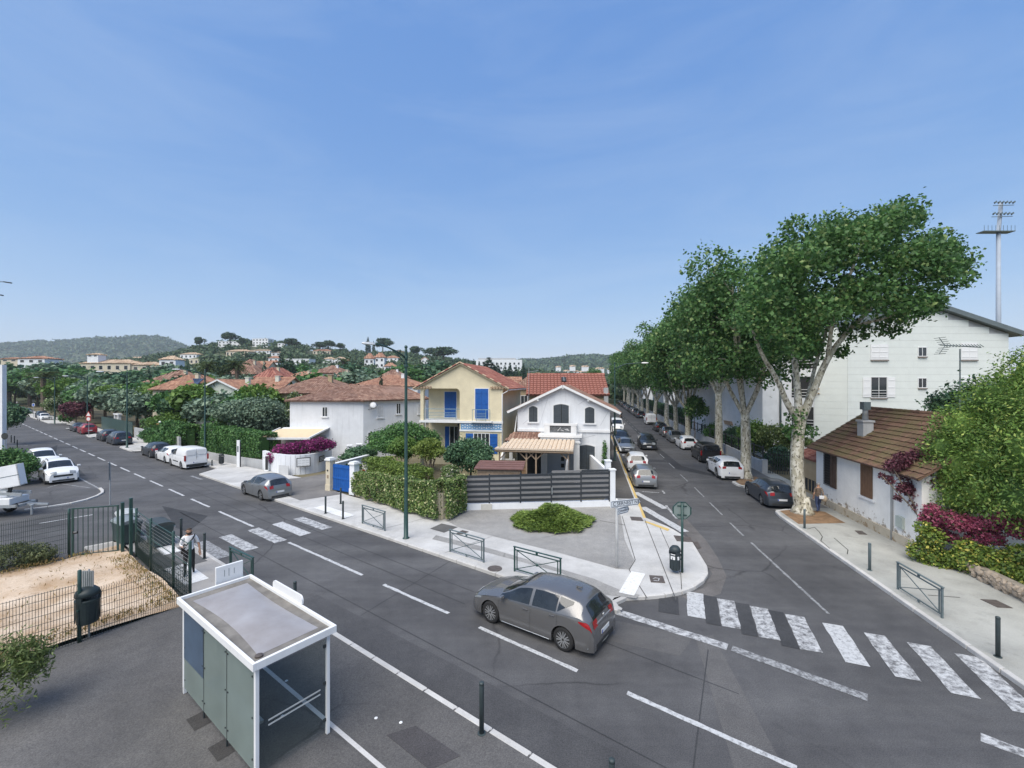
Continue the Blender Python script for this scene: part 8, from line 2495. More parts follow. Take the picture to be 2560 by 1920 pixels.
# -- near left plants
shrub('feathery green bush at the lower left corner', 5, 1560, 1840, 95, 9.3, L_GRASS, 3800, .055, 101, inner=.2, k=14, aspect=.25, rand=.9, up=.5)
shrub('dry olive bush inside the sandy lot at the left edge', 30, 1350, 1430, 75, 17.2, L_DUSTY, 5000, .05, 102, inner=.4, aspect=.4)
shrub('weedy bush along the lot fence at the left edge', 95, 1378, 1420, 50, 17.9, L_DUSTY, 2500, .045, 103, inner=.4, aspect=.35)
shrub('dark green bush behind the lift trailer', 20, 1110, 1235, 60, 31.5, L_LAUREL, 9000, .08, 104)
shrub('dark tree overhanging the left edge of the street', 12, 1000, 1080, 42, 52, L_DARK, 7000, .12, 105, 'garden_tree', 'tree', True)
rng = np.random.default_rng(110); N_ = 2600
ss, nn_ = 17.3 + rng.random(N_) * 7.8, 4.7 - rng.random(N_) ** 2 * 6
ss[:900] = 17.35 + rng.random(900) ** 2 * .5; nn_[:900] = 4.9 - rng.random(900) * 6; ss[900:1600] = 17.5 + rng.random(700) * 6; nn_[900:1600] = 4.85 - rng.random(700) ** 2 * .6; ss[1600:2300] = 25.2 - rng.random(700) ** 2 * .6; nn_[1600:2300] = 4 - rng.random(700) * 7
P = np.stack([ss * DL.x + nn_ * NL.x, ss * DL.y + nn_ * NL.y, .2 + .12 * rng.random(N_)], 1)
Nn = rng.normal(size=(N_, 3)); Nn[:, 2] *= .3; Nn /= np.linalg.norm(Nn, axis=1, keepdims=True)
tag(put('weeds', leaf_mesh('weeds', P, Nn, .045 + .03 * rng.random(N_), .22, leafmat('leaf_straw', (.230, .161, .057), (.460, .345, .161), .2, (.13, .17, .05)), rng, 2.0)), 'dry weeds scattered along the edges of the sandy lot', 'weeds', kind='stuff')
# == town and hill behind
def hill_at(px, py):
 """first point of the hill seen at a picture position"""
 for Y in np.arange(152, 545, 2.0):
  X = (px - 1280) * Y / FPX; z = float(zter(X, Y))
  if 960 - (z - HC) * FPX / Y <= py: return X, Y, z
 return (px - 1280) * 540 / FPX, 540.0, float(zter((px - 1280) * 540 / FPX, 540.0))
BOX = []     # picture boxes of far houses, kept clear of trees
W, C, P_, O, B, RD = W_WHITE, W_CREAM, T_PALE, T_ORANGE, T_BROWN, T_RED
FH = [ # x0, x1, top, base, wall, roof, type, label
(545, 599, 853, 866, W, W, 'flat', 'long flat white villa on the hill crest under the big pine'), (631, 672, 846, 868, W, W, 'flat', 'modern white terraced villa on the hill top'), (694, 712, 858, 871, W, W, 'flat', 'small white cube house near the hill top'),
(565, 622, 874, 890, C, P_, 'hip', 'tan hillside house below the flat white villa'), (624, 676, 874, 884, W, P_, 'hip', 'white terrace house under the modern villa'), (678, 701, 878, 891, W, P_, 'hip', 'small pale house in mid hillside'),
(782, 825, 873, 887, C, O, 'hip', 'tan villa between umbrella pines'), (870, 893, 863, 872, W, P_, 'hip', 'white house on the skyline right of the pines'), (450, 493, 881, 897, W, P_, 'hip', 'white veranda villa with pale roof above the palms'),
(473, 497, 897, 912, C, C, 'flat', 'cream block left of the first palm'), (671, 696, 890, 907, W, O, 'hip', 'white square house with small red roof on the slope'), (663, 695, 902, 918, W, O, 'hip', 'lower white house with red roof left of the cypresses'),
(714, 773, 897, 913, W, W, 'flat', 'long white arcaded villa right of the cypresses'), (807, 834, 893, 909, W, P_, 'hip', 'white house under the middle pine'), (834, 863, 893, 916, W, P_, 'gable_y', 'tall white gabled house on the slope'),
(911, 934, 884, 926, W, O, 'hip', 'white mansion tower behind the lamp arm'), (936, 961, 882, 920, W, O, 'hip', 'white mansion wing behind the lamp arm'), (973, 1009, 864, 880, C, O, 'hip', 'pink villa with red roof on the skyline by the lamp post'),
(962, 995, 889, 908, W, O, 'hip', 'white villa with orange roof right of the mansion'), (960, 988, 908, 936, W, O, 'hip', 'white house with bright orange roof below the mansion'), (1053, 1071, 893, 914, W, O, 'gable_y', 'small white gable between dark cypresses'), (1058, 1100, 926, 945, W, W, 'flat', 'white flat roofed house beside the yellow house gable'),
(2, 40, 894, 905, C, O, 'hip', 'cream house at the far left edge'), (44, 106, 890, 910, W, O, 'hip', 'white house with orange roof left of the palm'), (106, 138, 874, 888, W, P_, 'hip', 'white houses on the far left slope'), (200, 328, 899, 930, C, P_, 'hip', 'long cream apartment house with pale tiled roof'),
(328, 391, 905, 930, C, P_, 'hip', 'cream apartment house right of the long one'), (398, 438, 890, 919, W, P_, 'hip', 'white two storey house above the garden trees'), (316, 359, 876, 890, W, P_, 'hip', 'row of white houses under the left hill'), (248, 268, 876, 884, W, W, 'flat', 'tiny white house under the left hill'), (218, 245, 884, 893, W, P_, 'hip', 'small white house behind the long cream block'), (370, 388, 876, 888, W, P_, 'hip', 'small white house left of the veranda villa')]
WBX = [('front', .2, .25), ('front', .5, .25), ('front', .8, .25)]
for i, (x0_, x1_, yt, yb, wl, rf, ty, lb) in enumerate(FH):
 X, Y, z = hill_at((x0_ + x1_) / 2, yb); w_ = (x1_ - x0_) * Y / FPX; h_ = (yb - yt) * Y / FPX
 if (x0_ < 400 and 890 < yb < 935): X, Y = ((x0_ + x1_) / 2 - 1280) * 190 / FPX, 190.0; w_ = (x1_ - x0_) * Y / FPX; h_ = (yb - yt) * Y / FPX; z = HC + (960 - yb) * Y / FPX
 ze_ = h_ * (.95 if ty == 'flat' else .68); fl_ = max(1, round(ze_ / 3.2))
 nw = max(2, min(6, int(w_ / 3.2)))
 wins = [('front', w_ * (k + .5) / nw, ze_ * (j + .3) / fl_, min(1.5, w_ / nw * .5), ze_ / fl_ * .45, dict(sill=False)) for k in range(nw) for j in range(fl_)]
 ax_ = (x0_ - 1280) * Y / FPX
 bz = min(z, float(zter(X, Y + 8))) - 3.0
 t = house(lb, (ax_, Y), R(random.Random(i).uniform(-6, 6)), w_, min(10, w_ * .8), ze_ + (z - bz), h_ + (z - bz), wl, rf, ty, .3 if ty != 'flat' else .15, [(f, a, zz + z - bz, ww, hh, kw) for f, a, zz, ww, hh, kw in wins], 1.1, 1.6, base=bz, detail=False, group='houses on the hillside')
 BOX.append((x0_ - 4, x1_ + 4, yt - 2, yb - (yb - yt) * .25, Y))
# large white public building on the right shoulder of the hill
X, Y, z = hill_at(1250, 928); Y = 420.0
bb = thing('public_building', 'big white flat roofed building on the hill right of the yellow house', 'building', ((1190 - 1280) * Y / FPX, Y, HC + (960 - 934) * Y / FPX - 4))
m = MB(); m.box((22, 7, 8.6), (44, 14, 17.2)); m.build('wall', W_WHITE, bb)
m = MB(); m.box((20, 7, 18.0), (36, 10, 1.8)); m.build('roof_storey', W_GREY, bb)
for k in range(10):
 for j in range(3):
  m = MB(); m.box((3 + 4.2 * k, -.05, 5.2 + 4.2 * j), (1.6, .2, 1.8)); m.build('window', WINGL, bb)
BOX.append((1188, 1306, 895, 928, Y))
# nearer houses between street and hill: px0, px1, Y, eaves, ridge, depth, wall, roof, type
NH = [(382, 486, 62, 975, 938, 9, C, O, 'hip', 'cream house with orange hipped roof and solar panels'), (490, 606, 57, 978, 951, 12, W_PALE, O, 'gable_y', 'pale green gabled house with white barge boards'), (600, 692, 61, 978, 945, 9, W_PALE, O, 'gable_x', 'orange roofed wing right of the pale green gable'),
 (672, 850, 53, 984, 942, 10, W_TAN, B, 'hip', 'house with broad brown hipped roof left of the awning house'), (880, 1044, 76, 966, 938, 10, W, O, 'hip', 'long white house with red roof behind the lamp post'), (1290, 1372, 62, 972, 936, 9, W_TAN, B, 'hip', 'brown roofed house between yellow and red roofs'), (1150, 1300, 70, 968, 944, 8, C, O, 'gable_x', 'orange roof behind the yellow house'),
 (566, 640, 120, 936, 900, 10, C, B, 'hip', 'tall cream house with brown roof behind the palm'), (610, 660, 140, 930, 904, 10, C, O, 'gable_x', 'long tan roof behind the palm'), (640, 692, 95, 945, 921, 9, C, RD, 'hip', 'house with red roof left of the cypress group'), (776, 856, 120, 934, 915, 9, W, B, 'hip', 'long low white house with brown roof'), (818, 870, 95, 948, 928, 9, C, B, 'hip', 'cream house with shaded terrace behind the round trees'),
 (700, 780, 100, 950, 930, 9, C, O, 'hip', 'low tan house right of the cypress group'), (950, 1000, 110, 944, 926, 9, W, B, 'hip', 'white house behind the long red roof'), (350, 470, 85, 962, 926, 9, C, B, 'hip', 'brown roofed house behind the solar panel house')]
for i, (a0, a1, Y, ye, yr, d_, wl, rf, ty, lb) in enumerate(NH):
 w_ = (a1 - a0) * Y / FPX; ze_ = HC - (ye - 960) * Y / FPX; zr_ = HC - (yr - 960) * (Y + d_ / 2) / FPX; X0 = (a0 - 1280) * Y / FPX
 nw = max(2, int(w_ / 3))
 t = house(lb, (X0, Y), 0, w_, d_, ze_, zr_, wl, rf, ty, .4, [('front', w_ * (k + .5) / nw, ze_ - 2.3, .9, 1.3, dict(shut=SH_SLATE if i % 2 else TRIM)) for k in range(nw)], .27 if Y < 80 else .6, .42 if Y < 80 else .8, name='house', chim=[(w_ * .7, d_ * .35, ze_ + (zr_ - ze_) * .5, .5, (zr_ - ze_) * .25 + .7)], fascia=TRIM if i == 1 else None, detail=Y < 80)
 if i == 0:
  for q in (.25, .62):
   m = MB(); m.obox((w_ * q, .9, ze_ + .62), (1.9, 0, 0), (0, 1.5, .95), (0, -.05, .08)); m.build('solar_panel', glassmat('solar_glass', (.03, .04, .07), .15), t)
 BOX.append((a0, a1, yr, ye + 6, Y))
# -- tree kinds for the gardens and the hill
def broad(seed, mat, n=2600, size=.30):
 bl = bumpy(np.random.default_rng(seed), (0, 0, 4.6), (3.0, 3.0, 2.6), 12, .42)
 m = MB(); limb(m, [(0, 0, 0), (.15, 0, 1.6), (0, .1, 4)], .22, .12, 6); me = m.mesh('trunk'); me.materials.append(B_BROWN)
 return crown_mesh('crown', bl, n, size, mat, seed, .55), me
def umbrella(seed):
 rng = np.random.default_rng(seed); bl = [(rng.normal() * 1.35, rng.normal() * 1.35, 6.6 + rng.random() * 2.6, 1.6, 1.6, 1.35) for _ in range(16)]
 m = MB(); limb(m, [(0, 0, 0), (.3, 0, 4), (0, 0, 8.6)], .3, .16, 6)
 for k in range(5): limb(m, [(0, 0, 6.5 + .3 * k), (math.cos(k * 1.3) * 1.2, math.sin(k * 1.3) * 1.2, 8), (math.cos(k * 1.3) * 2.4, math.sin(k * 1.3) * 2.4, 9)], .1, .04, 5)
 me = m.mesh('trunk'); me.materials.append(B_BROWN)
 return crown_mesh('crown', bl, 2400, .34, L_PINE, seed, .5), me
def cypress(seed):
 bl = [(0, 0, .8 + k * .95, r_, r_, .95) for k, r_ in enumerate((.7, .95, 1.05, 1.05, .98, .9, .78, .62, .45, .25))]
 m = MB(); m.tube([(0, 0, 0), (0, 0, 2)], .15, 6); me = m.mesh('trunk'); me.materials.append(B_BROWN)
 return crown_mesh('crown', bl, 1700, .24, L_CYP, seed, .6, aspect=.4, up=1.5), me
def palm(seed):
 rng = np.random.default_rng(seed); P, N, S = [], [], []
 for k in range(46):
  a_, e = rng.random() * 6.28, rng.uniform(-.5, 1.2); d = np.array([math.cos(a_), math.sin(a_), 0.0])
  for q in np.linspace(.15, 1, 14):
   p = d * q * 2.6 * math.cos(e * .8) + np.array([0, 0, 7.2 + math.sin(e) * q * 2.4 - 1.5 * q * q])
   for sg in (-1, 1):
    sd_ = np.array([-d[1], d[0], 0]) * sg; P.append(p + sd_ * .18 * (1.1 - q)); N.append(np.array([0, 0, 1]) + .5 * rng.normal(size=3)); S.append(.24)
 N = np.array(N); N /= np.linalg.norm(N, axis=1, keepdims=True)
 m = MB(); m.tube([(0, 0, 0), (.1, 0, 3), (0, 0, 7.2)], [.32, .26, .3], 8); me = m.mesh('trunk'); me.materials.append(B_BROWN)
 return leaf_mesh('crown', np.array(P), N, np.array(S), .28, L_PALM, rng), me
KIND = {'broad': [broad(201, L_LAUREL), broad(202, L_LIGHT), broad(203, L_DARK), broad(204, L_OLIVE)], 'pine': [umbrella(211), umbrella(212)], 'cypress': [cypress(221)], 'palm': [palm(231)]}
HGT = {'broad': 7.4, 'pine': 10.4, 'cypress': 10.3, 'palm': 9.2}
def plant(kind, px, ytop, label, Y=None, ybase=None, v=0, wide=1.0, group=None, rz=0.0):
 """tree of a kind whose top shows at a picture height; on the hill when no distance is given"""
 if Y is None: X, Y, z = hill_at(px, ybase)
 else: X = (px - 1280) * Y / FPX; z = max(0.0, float(zter(X, Y)) if Y > 150 else 0.0)
 H_ = HC + (960 - ytop) * Y / FPX - z; s = max(.25, H_ / HGT[kind])
 c_, t_ = KIND[kind][v % len(KIND[kind])]
 return tree_obj({'broad': 'garden_tree', 'pine': 'umbrella_pine', 'cypress': 'cypress', 'palm': 'palm_tree'}[kind], label, 'tree', (X, Y, z - .1), c_, t_, group, rz or px * .37, (s * wide, s * wide, s))
for px, yt, Y, lb in ((515, 884, 100, 'palm tree left of the two before the cream house'), (592, 882, 105, 'palm tree with shaggy crown before the tall cream house'), (108, 912, 100, 'broad palm among the garden trees at far left'), (858, 884, 200, 'small palm beside the tall white gable'), (1043, 900, 180, 'palm tree beside the dark cypresses')):
 plant('palm', px, yt, lb, Y, wide=1.25 if px == 108 else .9)
for px, yt, Y, wd, lb in ((703, 882, 110, 1.2, 'tallest cypress of the central group'), (716, 898, 112, 1.1, 'second cypress of the central group'), (727, 884, 108, .9, 'slim cypress of the central group'), (735, 905, 112, 1.0, 'short cypress on the right of the central group'), (547, 894, 108, 1.3, 'slim cypress behind the left palm'), (561, 898, 110, 1.9, 'broad dark cypress right of the left palm'), (661, 900, 115, .8, 'thin cypress beside the square white house'), (372, 912, 90, .8, 'lone cypress above the left gardens'), (471, 908, 110, 1.0, 'cypress at the cream block'), (953, 936, 74, 1.0, 'small conifer before the long red roof'),
      (1222, 893, 230, 3.6, 'broad dark conifer before the big white building'), (1184, 897, 250, 1.2, 'slim cypress left of the big white building'), (1198, 902, 250, 1.2, 'second slim cypress left of the big white building'), (1244, 908, 250, 2.0, 'cypress under the big white building'), (1262, 912, 250, 1.6, 'middle cypress under the big white building'), (1275, 908, 250, 1.8, 'right cypress under the big white building'), (1290, 912, 250, 1.3, 'slim cypress under the right end of the white building'), (1308, 908, 250, 1.6, 'cypress right of the big white building')):
 plant('cypress', px, yt, lb, Y, wide=wd)
for px, yt, yb, wd, lb in ((498, 843, 880, .8, 'lone umbrella pine on the left skyline'), (575, 831, 868, 1.2, 'biggest umbrella pine on the hill crest'), (604, 845, 872, .9, 'umbrella pine right of the biggest one'), (730, 846, 880, 1.3, 'dense umbrella pine in mid skyline'), (800, 855, 885, 1.1, 'umbrella pine above the tan villa'), (823, 850, 884, 1.1, 'right umbrella pine above the tan villa'), (852, 858, 884, 1.1, 'broad pine before the skyline house'), (958, 846, 882, 1.2, 'umbrella pine beside the lamp arm'), (1040, 866, 900, 1.2, 'dark pine right of the lamp post'), (1110, 868, 915, 1.5, 'large dark pine at the end of the ridge'), (1075, 868, 905, 1.0, 'dark pine left of the ridge end'), (690, 868, 890, 1.2, 'pine below the small cube house')):
 plant('pine', px, yt, lb, None, yb, v=px, wide=wd * 1.2)
plant('cypress', 920, 842, 'spiky conifer on the skyline left of the lamp arm', None, 880, wide=1.4)
plant('cypress', 934, 852, 'slim cypress on the skyline left of the lamp arm', None, 880)
for px, yt, Y, v, wd, lb in ((785, 918, 82, 0, 1.3, 'round green tree behind the brown hipped roof'), (893, 915, 88, 3, 1.2, 'round olive green tree before the long low house'), (650, 945, 52, 1, .8, 'leafy palm-like tree before the orange wing'), (608, 968, 50, 0, 1.0, 'green tree before the pale green gable'), (470, 968, 58, 2, 1.0, 'dark tree left of the pale green gable'), (1095, 900, 170, 2, 1.6, 'dark tree mass under the ridge end'), (1010, 905, 160, 0, 1.4, 'green tree behind the lamp post'), (1120, 930, 110, 2, 1.2, 'tree behind the yellow roof ridge')):
 plant('broad', px, yt, lb, Y, v=v, wide=wd)
for k, (px, yt, Y) in enumerate(((25, 905, 150), (75, 914, 140), (135, 898, 180), (165, 906, 160), (195, 912, 150), (250, 922, 150), (300, 924, 140), (350, 916, 150), (425, 902, 140), (405, 918, 120), (450, 915, 120), (520, 925, 95), (690, 912, 150), (760, 905, 170), (815, 908, 160), (875, 905, 170))):
 plant('broad', px, yt, ('leafy tree ' + ('at the left edge below the hill', 'below the orange roofed white house', 'under the far left slope houses', 'left of the long cream block', 'at the left end of the long cream block', 'before the middle of the long cream block', 'before the right end of the long cream block', 'before the smaller cream block', 'right of the white two storey house', 'below the white two storey house', 'below the veranda villa', 'at the foot of the left palm', 'beside the square white hillside house', 'below the arcaded villa', 'left of the tall white gable', 'right of the tall white gable')[k]), Y, v=(2, 0, 3)[k % 3], wide=1.5)
# garden trees in depth along the left street
rt = random.Random(12)
kn = ['dark green', 'light green', 'deep green', 'grey green']
spots = [(57, 21, 7.0), (62, 20.5, 6.2), (66, 22, 8.0), (71, 21, 6.6), (75, 20.5, 7.2), (80, 19.5, 6.4), (84, 21, 8.2), (88, 19.5, 7.2), (93, 21, 8.4), (99, 19.5, 7.0), (104, 19, 7.8), (110, 20, 8.4), (116, 19, 7.6), (123, 20, 8.6), (130, 19.5, 8.8), (138, 20, 9.0), (147, 19.5, 9.0), (157, 20, 9.5), (168, 20, 9.5), (180, 20, 10), (195, 21, 10.5), (212, 20, 11), (230, 17, 11), (240, 10, 11), (242, 3, 10), (66, 30, 8.2), (75, 30, 9.0), (84, 31, 9.2), (94, 31, 9.4), (105, 31, 9.6), (117, 32, 10), (132, 32, 10.4), (150, 33, 11), (52, 25, 5.2), (48, 22, 4.4), (60, 27, 6.5), (87, 44, 9.4), (102, 46, 10), (120, 48, 10.4), (140, 50, 11)]
for k, (s_, n_, h_) in enumerate(spots):
 v = rt.randrange(4); p = SN(s_ + rt.uniform(-1, 1), n_ + rt.uniform(-1, 1)); c_, t_ = KIND['broad'][v]; sc = h_ / 7.4
 tree_obj('garden_tree', kn[v] + ' tree of the ' + ('back' if n_ > 38 else 'second' if n_ > 26 else 'front') + ' garden row ' + ('behind the parked white van' if s_ < 60 else 'near the slate estate' if s_ < 80 else 'behind the red car' if s_ < 98 else 'beyond the red car' if s_ < 125 else 'far up the left street'), 'tree', (p[0], p[1], 0), c_, t_, kn[v] + ' garden trees by the left street', rt.random() * 6, (sc * rt.uniform(.95, 1.25), sc * rt.uniform(.95, 1.25), sc))
m = MB(); m.box((-54.4, 44.6, 4.6), (5.9, .4, 9.2)); tag(m.build('tower_edge', W_WHITE), 'sliver of a white building at the left picture edge', 'building')
# -- woods: one mass each
def woodland(name, label, pts, nq, rad, size, mat, seed):
 rng = np.random.default_rng(seed); n = len(pts); C_ = np.repeat(np.array(pts), nq, 0)
 d = rng.normal(size=(n * nq, 3)); d /= np.linalg.norm(d, axis=1, keepdims=True); d[:, 2] = np.abs(d[:, 2]) * .9 - .15
 r_ = np.repeat(rad * (.6 + .8 * rng.random(n)), nq)[:, None]
 P = C_ + d * r_ * (.6 + .45 * rng.random((n * nq, 1))) + np.array([0, 0, 1]) * r_ * .6
 N = d + .5 * rng.normal(size=d.shape); N /= np.linalg.norm(N, axis=1, keepdims=True)
 return tag(put(name, leaf_mesh(name, P, N, size * (.7 + .6 * rng.random(n * nq)), .75, mat, rng)), label, 'woods', kind='stuff')
rng = np.random.default_rng(300); pts = []
while len(pts) < 3000:
 u = rng.uniform(-250, 1720); Y = 155 + 400 * rng.random() ** .8; X = (u - 1280) * Y / FPX; z = float(zter(X, Y)); py = 960 - (z + 3 - HC) * FPX / Y
 if any(b[0] - 3 < u < b[1] + 3 and b[2] - 8 < py < b[3] + 5 and Y < b[4] + 12 for b in BOX): continue
 pts.append((X, Y, z))
woodland('woodland', 'dense trees covering the hillside between the houses', pts, 46, 4.2, 1.0, L_FAR, 301)
for nm_f, fn, u0, u1, yy0, yy1, lb, sd_ in (('woodland', FARL, -300, 800, 1230, 2250, 'distant wooded hill on the left skyline', 302), ('woodland', FARR, 950, 1900, 920, 1950, 'distant wooded hill behind the red roof', 303)):
 pts = []
 for _ in range(3000):
  u = rng.uniform(u0, u1); Y = yy0 + (yy1 - yy0) * rng.random() ** .7; X = (u - 1280) * Y / FPX; pts.append((X, Y, float(fn(np.array([X]), np.array([Y]))[0])))
 woodland(nm_f, lb, pts, 14, 11, 5.0, L_FAR, sd_)
rh_ = random.Random(31)
for k, (px, py) in enumerate(((1390, 922), (1425, 920), (1455, 921), (1490, 926), (1520, 927), (1410, 932), (1432, 933), (1450, 934), (1375, 938))):
 Y = 900.0; X = (px - 1280) * Y / FPX; zb = HC + (960 - py) * Y / FPX - 6
 house('tiny white house on the distant slope', (X, Y), 0, rh_.uniform(10, 20), 9, 9, 11, W_WHITE, T_PALE, 'hip', .3, [], 4, 5, base=zb, detail=False, group='tiny houses on the distant slopes')
# air between here and the hills
m = MB(); m.box((0, 1600, 149), (7000, 4400, 302))
hz = m.build('haze', None); hz.data.materials.clear()
hm = bpy.data.materials.new('haze_air'); hm.use_nodes = True; hn = hm.node_tree; hn.nodes.remove(hn.nodes['Principled BSDF'])
pv = hn.nodes.new('ShaderNodeVolumePrincipled'); pv.inputs['Color'].default_value = (.80, .87, .95, 1); pv.inputs['Density'].default_value = .00016; pv.inputs['Anisotropy'].default_value = .2
hn.links.new(pv.outputs[0], hn.nodes['Material Output'].inputs['Volume']); hz.data.materials.append(hm); tag(hz, kind='stuff')
# == people
def skin_body(J, E, zones, mats, name='body'):
 """one continuous figure grown over a skeleton; zones(centre) picks the clothing of each face"""
 ks = list(J); me = bpy.data.meshes.new(name)
 me.from_pydata([J[k][:3] for k in ks], [(ks.index(a), ks.index(b)) for a, b in E], []); me.update()
 ob = bpy.data.objects.new(name, me); COL.objects.link(ob)
 md = ob.modifiers.new('skin', 'SKIN'); md.use_smooth_shade = True
 ob.modifiers.new('sub', 'SUBSURF').levels = 1
 for k, v in zip(ks, me.skin_vertices[0].data):
  r = J[k][3]; v.radius = (r, r) if not hasattr(r, '__len__') else r; v.use_root = k == 'pelvis'
 dg = bpy.context.evaluated_depsgraph_get(); dg.update()
 out = bpy.data.meshes.new_from_object(ob.evaluated_get(dg)); bpy.data.objects.remove(ob)
 out.materials.clear()
 for m_ in mats: out.materials.append(m_)
 for p in out.polygons: p.material_index = zones(p.center); p.use_smooth = True
 return out
def figure(feet, arms, head_y=-.03, H=1.0):
 """feet: per side (knee, ankle); arms: per side (elbow, wrist, finger direction)"""
 J = {'pelvis': (0, 0, .95, (.15, .12)), 'waist': (0, 0, 1.08, (.14, .11)), 'chest': (0, 0, 1.30, (.17, .125)), 'collar': (0, 0, 1.44, .085), 'neck': (0, head_y * .4, 1.52, .056), 'jaw': (0, head_y, 1.585, .078), 'brow': (0, head_y, 1.66, .092), 'top': (0, head_y + .01, 1.72, .07), 'nose': (0, head_y - .098, 1.625, .014)}
 E = [('pelvis', 'waist'), ('waist', 'chest'), ('chest', 'collar'), ('collar', 'neck'), ('neck', 'jaw'), ('jaw', 'brow'), ('brow', 'top'), ('jaw', 'nose')]
 for s, (kn, an_) in zip((-1, 1), feet):
  c = 'LR'[s > 0]
  J.update({'hip' + c: (s * .095, 0, .88, .10), 'kn' + c: (*kn, .068), 'ca' + c: ((kn[0] + an_[0]) / 2, (kn[1] + an_[1]) / 2 + .02, (kn[2] + an_[2]) / 2 + .04, .06), 'an' + c: (*an_, .042), 'toe' + c: (an_[0] + s * .02, an_[1] - .17, an_[2] - .035, .04)})
  E += [('pelvis', 'hip' + c), ('hip' + c, 'kn' + c), ('kn' + c, 'ca' + c), ('ca' + c, 'an' + c), ('an' + c, 'toe' + c)]
 for s, (el, wr, fd) in zip((-1, 1), arms):
  c = 'LR'[s > 0]; fd = Vector(fd).normalized(); w_ = Vector(wr); pal = w_ + fd * .075
  sd = fd.cross(Vector((0, 0, 1)) if abs(fd.z) < .8 else Vector((0, 1, 0))).normalized()
  J.update({'sh' + c: (s * .185, 0, 1.41, .066), 'el' + c: (*el, .046), 'wr' + c: (*wr, .03), 'pa' + c: (*pal, (.042, .024))})
  E += [('collar', 'sh' + c), ('sh' + c, 'el' + c), ('el' + c, 'wr' + c), ('wr' + c, 'pa' + c)]
  for q, (o, l) in enumerate(((-.030, .068), (-.010, .080), (.010, .076), (.030, .060))):
   a_ = pal + fd * .05 + sd * o; b_ = a_ + fd * l + Vector((0, -.02, 0))
   J.update({f'f{q}a{c}': (*a_, .010), f'f{q}b{c}': (*b_, .008)}); E += [('pa' + c, f'f{q}a{c}'), (f'f{q}a{c}', f'f{q}b{c}')]
  th = w_ + fd * .05 + sd * .05 * -s; J[f'th{c}'] = (*th, .011); J[f'tt{c}'] = (*(th + fd * .05), .009); E += [('wr' + c, f'th{c}'), (f'th{c}', f'tt{c}')]
 return J, E
SKIN = pm('skin', (.42, .24, .16), .55, .08, 8); CL_W = pm('cloth_white', (.72, .73, .75), .9, .08, 6); CL_K = pm('cloth_black', (.018, .018, .02), .9, .2, 6); CL_J = pm('denim', (.04, .06, .13), .9, .2, 8); CL_B = pm('cloth_brown', (.15, .11, .085), .9, .5, 18); HAIR_D = pm('hair_dark', (.05, .038, .03), .8, .2, 20); HAIR_G = pm('hair_grey', (.24, .235, .23), .8, .2, 20); BAGC = pm('bag_canvas', (.42, .34, .25), .85, .2, 8)
def person(label, loc, rz, feet, arms, shirt, trousers, shoe, sleeve, hair, beard=False, H=1.75, bald=False, group=None, hair_back=False):
 t = thing('person', label, 'person', loc, rz, group); t.scale = (H / 1.78,) * 3
 J, E = figure(feet, arms)
 def zone(c):
  if c.z > 1.475: return 0
  if c.z < .10: return 3
  if abs(c.x) > .2 or c.y < -.17:
   if c.z > .55: return 1 if c.z > sleeve else 0
  return 2 if c.z < .98 else 1
 put('body', skin_body(J, E, zone, [SKIN, shirt, trousers, shoe]), t)
 hx = MB(); n = 12
 for i in range(7):
  for k in range(n):
   a_ = 2 * math.pi * k / n; e = (i / 6) * (1.15 if not hair_back else 1.5); fr = math.sin(a_) < -.35 and not hair_back and i > 3
   r_ = math.sin(e) * (.104 if not fr else .085); hx.v.append((r_ * math.cos(a_), -.025 + r_ * math.sin(a_) * 1.08, 1.655 + math.cos(e) * (.112 if not bald else .09)))
 for i in range(6):
  for k in range(n):
   a_, b_ = i * n + k, i * n + (k + 1) % n; hx.f.append([a_, b_, b_ + n, a_ + n]); hx.m.append(0)
 hx.build('hair', hair, t, True)
 for s in (-1, 1):
  m = MB(); m.lathe([(.001, -.006), (.012, 0), (.001, .006)], 8, (s * .035, -.118, 1.652), 'y'); m.build('eye', CL_K, t)
  m = MB(); m.lathe([(.012, -.012), (.026, 0), (.012, .012)], 8, (s * .094, -.02, 1.63), 'x'); m.build('ear', SKIN, t)
 m = MB(); m.box((0, -.116, 1.575), (.045, .012, .010)); m.build('mouth', pm('lips', (.3, .12, .1), .6, .1, 5), t)
 if beard:
  m = MB(); m.lathe([(.03, -.075), (.066, -.055), (.088, -.01), (.090, .022), (.07, .03)], 12, (0, -.042, 1.575)); m.build('beard', HAIR_D, t, True)
 return t
# man with a shoulder bag walking towards the camera, one hand holding a phone
p = (-12.09, 16.48)
mn = person('man in white shirt and black trousers walking with a phone behind the mesh fence', (p[0], p[1], .12), R(32), [((-.11, -.12, .49), (-.12, -.10, .09)), ((.11, -.02, .49), (.12, .14, .11))],
 [((-.27, .0, 1.13), (-.17, -.24, 1.12), (.5, -.8, .3)), ((.29, .03, 1.12), (.33, -.03, .86), (.05, -.1, -1))], CL_W, CL_K, CL_K, 1.15, HAIR_D, beard=True, H=1.78, bald=True)
m = MB(); m.tube([(.17, -.07, 1.46), (.1, -.15, 1.34), (-.05, -.145, 1.18), (-.16, -.10, 1.0), (-.18, .06, .95), (-.05, .15, 1.15), (.1, .14, 1.35), (.17, .02, 1.47), (.17, -.07, 1.46)], .022, 6); m.build('bag_strap', CL_K, mn, True)
m = MB(); m.box((-.2, .1, .92), (.1, .28, .24)); bev(m.build('bag', CL_K, mn), .03)
m = MB(); m.obox((-.15, -.36, 1.14), (.075, .01, 0), (0, -.05, .14), (0, .01, .004)); m.build('phone', BLACK_PL, mn)
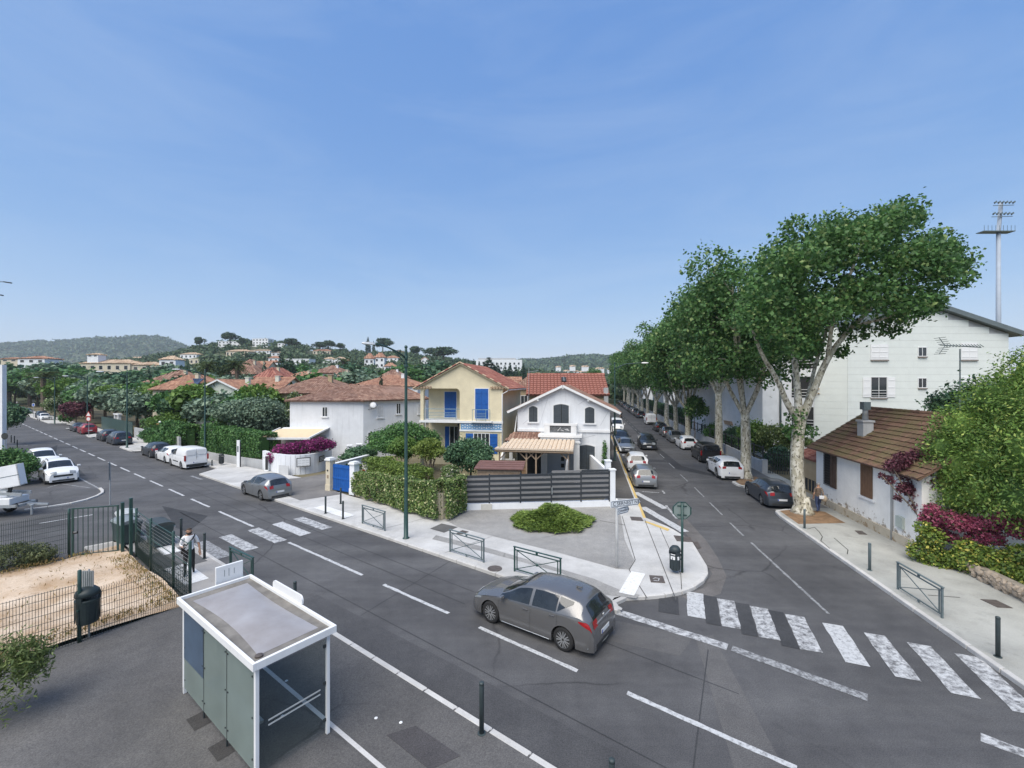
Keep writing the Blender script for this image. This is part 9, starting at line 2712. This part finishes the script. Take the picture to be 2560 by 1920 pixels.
# woman seen from behind with two bags
p = gp(2046, 1281, .12)
wm = person('woman seen from behind with beige shoulder bag passing the shabby cottage', (p[0], p[1], .12), ROT_R + math.pi / 2, [((-.10, -.14, .48), (-.10, -.16, .10)), ((.10, .0, .48), (.10, .16, .12))],
 [((-.25, .02, 1.13), (-.30, -.10, .92), (-.1, -.3, -1)), ((.25, .05, 1.13), (.24, -.06, .92), (0, -.2, -1))], CL_B, CL_J, BAGC, 1.2, HAIR_G, H=1.66, hair_back=True)
m = MB(); m.lathe([(.02, -.2), (.13, -.17), (.15, 0), (.10, .12), (.05, .17)], 12, (-.28, .10, .88)); m.build('shoulder_bag', BAGC, wm, True)
m = MB(); m.tube([(-.25, .08, 1.0), (-.17, .09, 1.3), (-.12, .03, 1.47), (-.16, -.1, 1.3), (-.24, -.05, 1.0)], .018, 6); m.build('bag_strap', BAGC, wm, True)
m = MB(); m.box((-.10, .17, .94), (.26, .08, .2)); bev(m.build('small_bag', CL_W, wm), .03)
# far pedestrian and motorcyclist
p = gp(43, 1016); person('tiny pedestrian in white top far up the left street', (p[0], p[1], .1), R(20), [((-.1, -.1, .49), (-.1, -.1, .09)), ((.1, 0, .49), (.1, .1, .1))], [((-.27, 0, 1.13), (-.28, -.05, .9), (0, -.1, -1)), ((.27, 0, 1.13), (.28, -.05, .9), (0, -.1, -1))], CL_W, CL_K, CL_K, 1.2, HAIR_D)
p = gp(1553, 1047)
mc = thing('motorcycle', 'dark motorcycle riding away far up the right street', 'motorcycle', (p[0], p[1], 0), ROT_R - math.pi / 2)
for y in (-.65, .7):
 m = MB(); m.lathe([(.2, -.06), (.3, -.05), (.31, 0), (.3, .05), (.2, .06)], 18, (0, y, .31), 'x'); m.build('wheel', TYRE, mc)
m = MB(); m.box((0, -.1, .62), (.28, 1.0, .34)); m.box((0, .45, .85), (.22, .4, .2)); bev(m.build('body', C_DARK, mc), .06)
m = MB(); m.tube([(-.36, .55, 1.02), (0, .62, 1.0), (.36, .55, 1.02)], .02, 6); m.build('handlebar', MET_DARK, mc)
rd_ = person('motorcyclist in dark clothes and helmet far up the right street', (p[0], p[1], -.12), ROT_R + math.pi / 2, [((-.2, -.32, .82), (-.2, -.15, .42)), ((.2, -.32, .82), (.2, -.15, .42))], [((-.3, -.2, 1.15), (-.33, -.45, 1.12), (0, -1, 0)), ((.3, -.2, 1.15), (.33, -.45, 1.12), (0, -1, 0))], CL_K, CL_K, CL_K, 1.0, CL_K, hair_back=True)
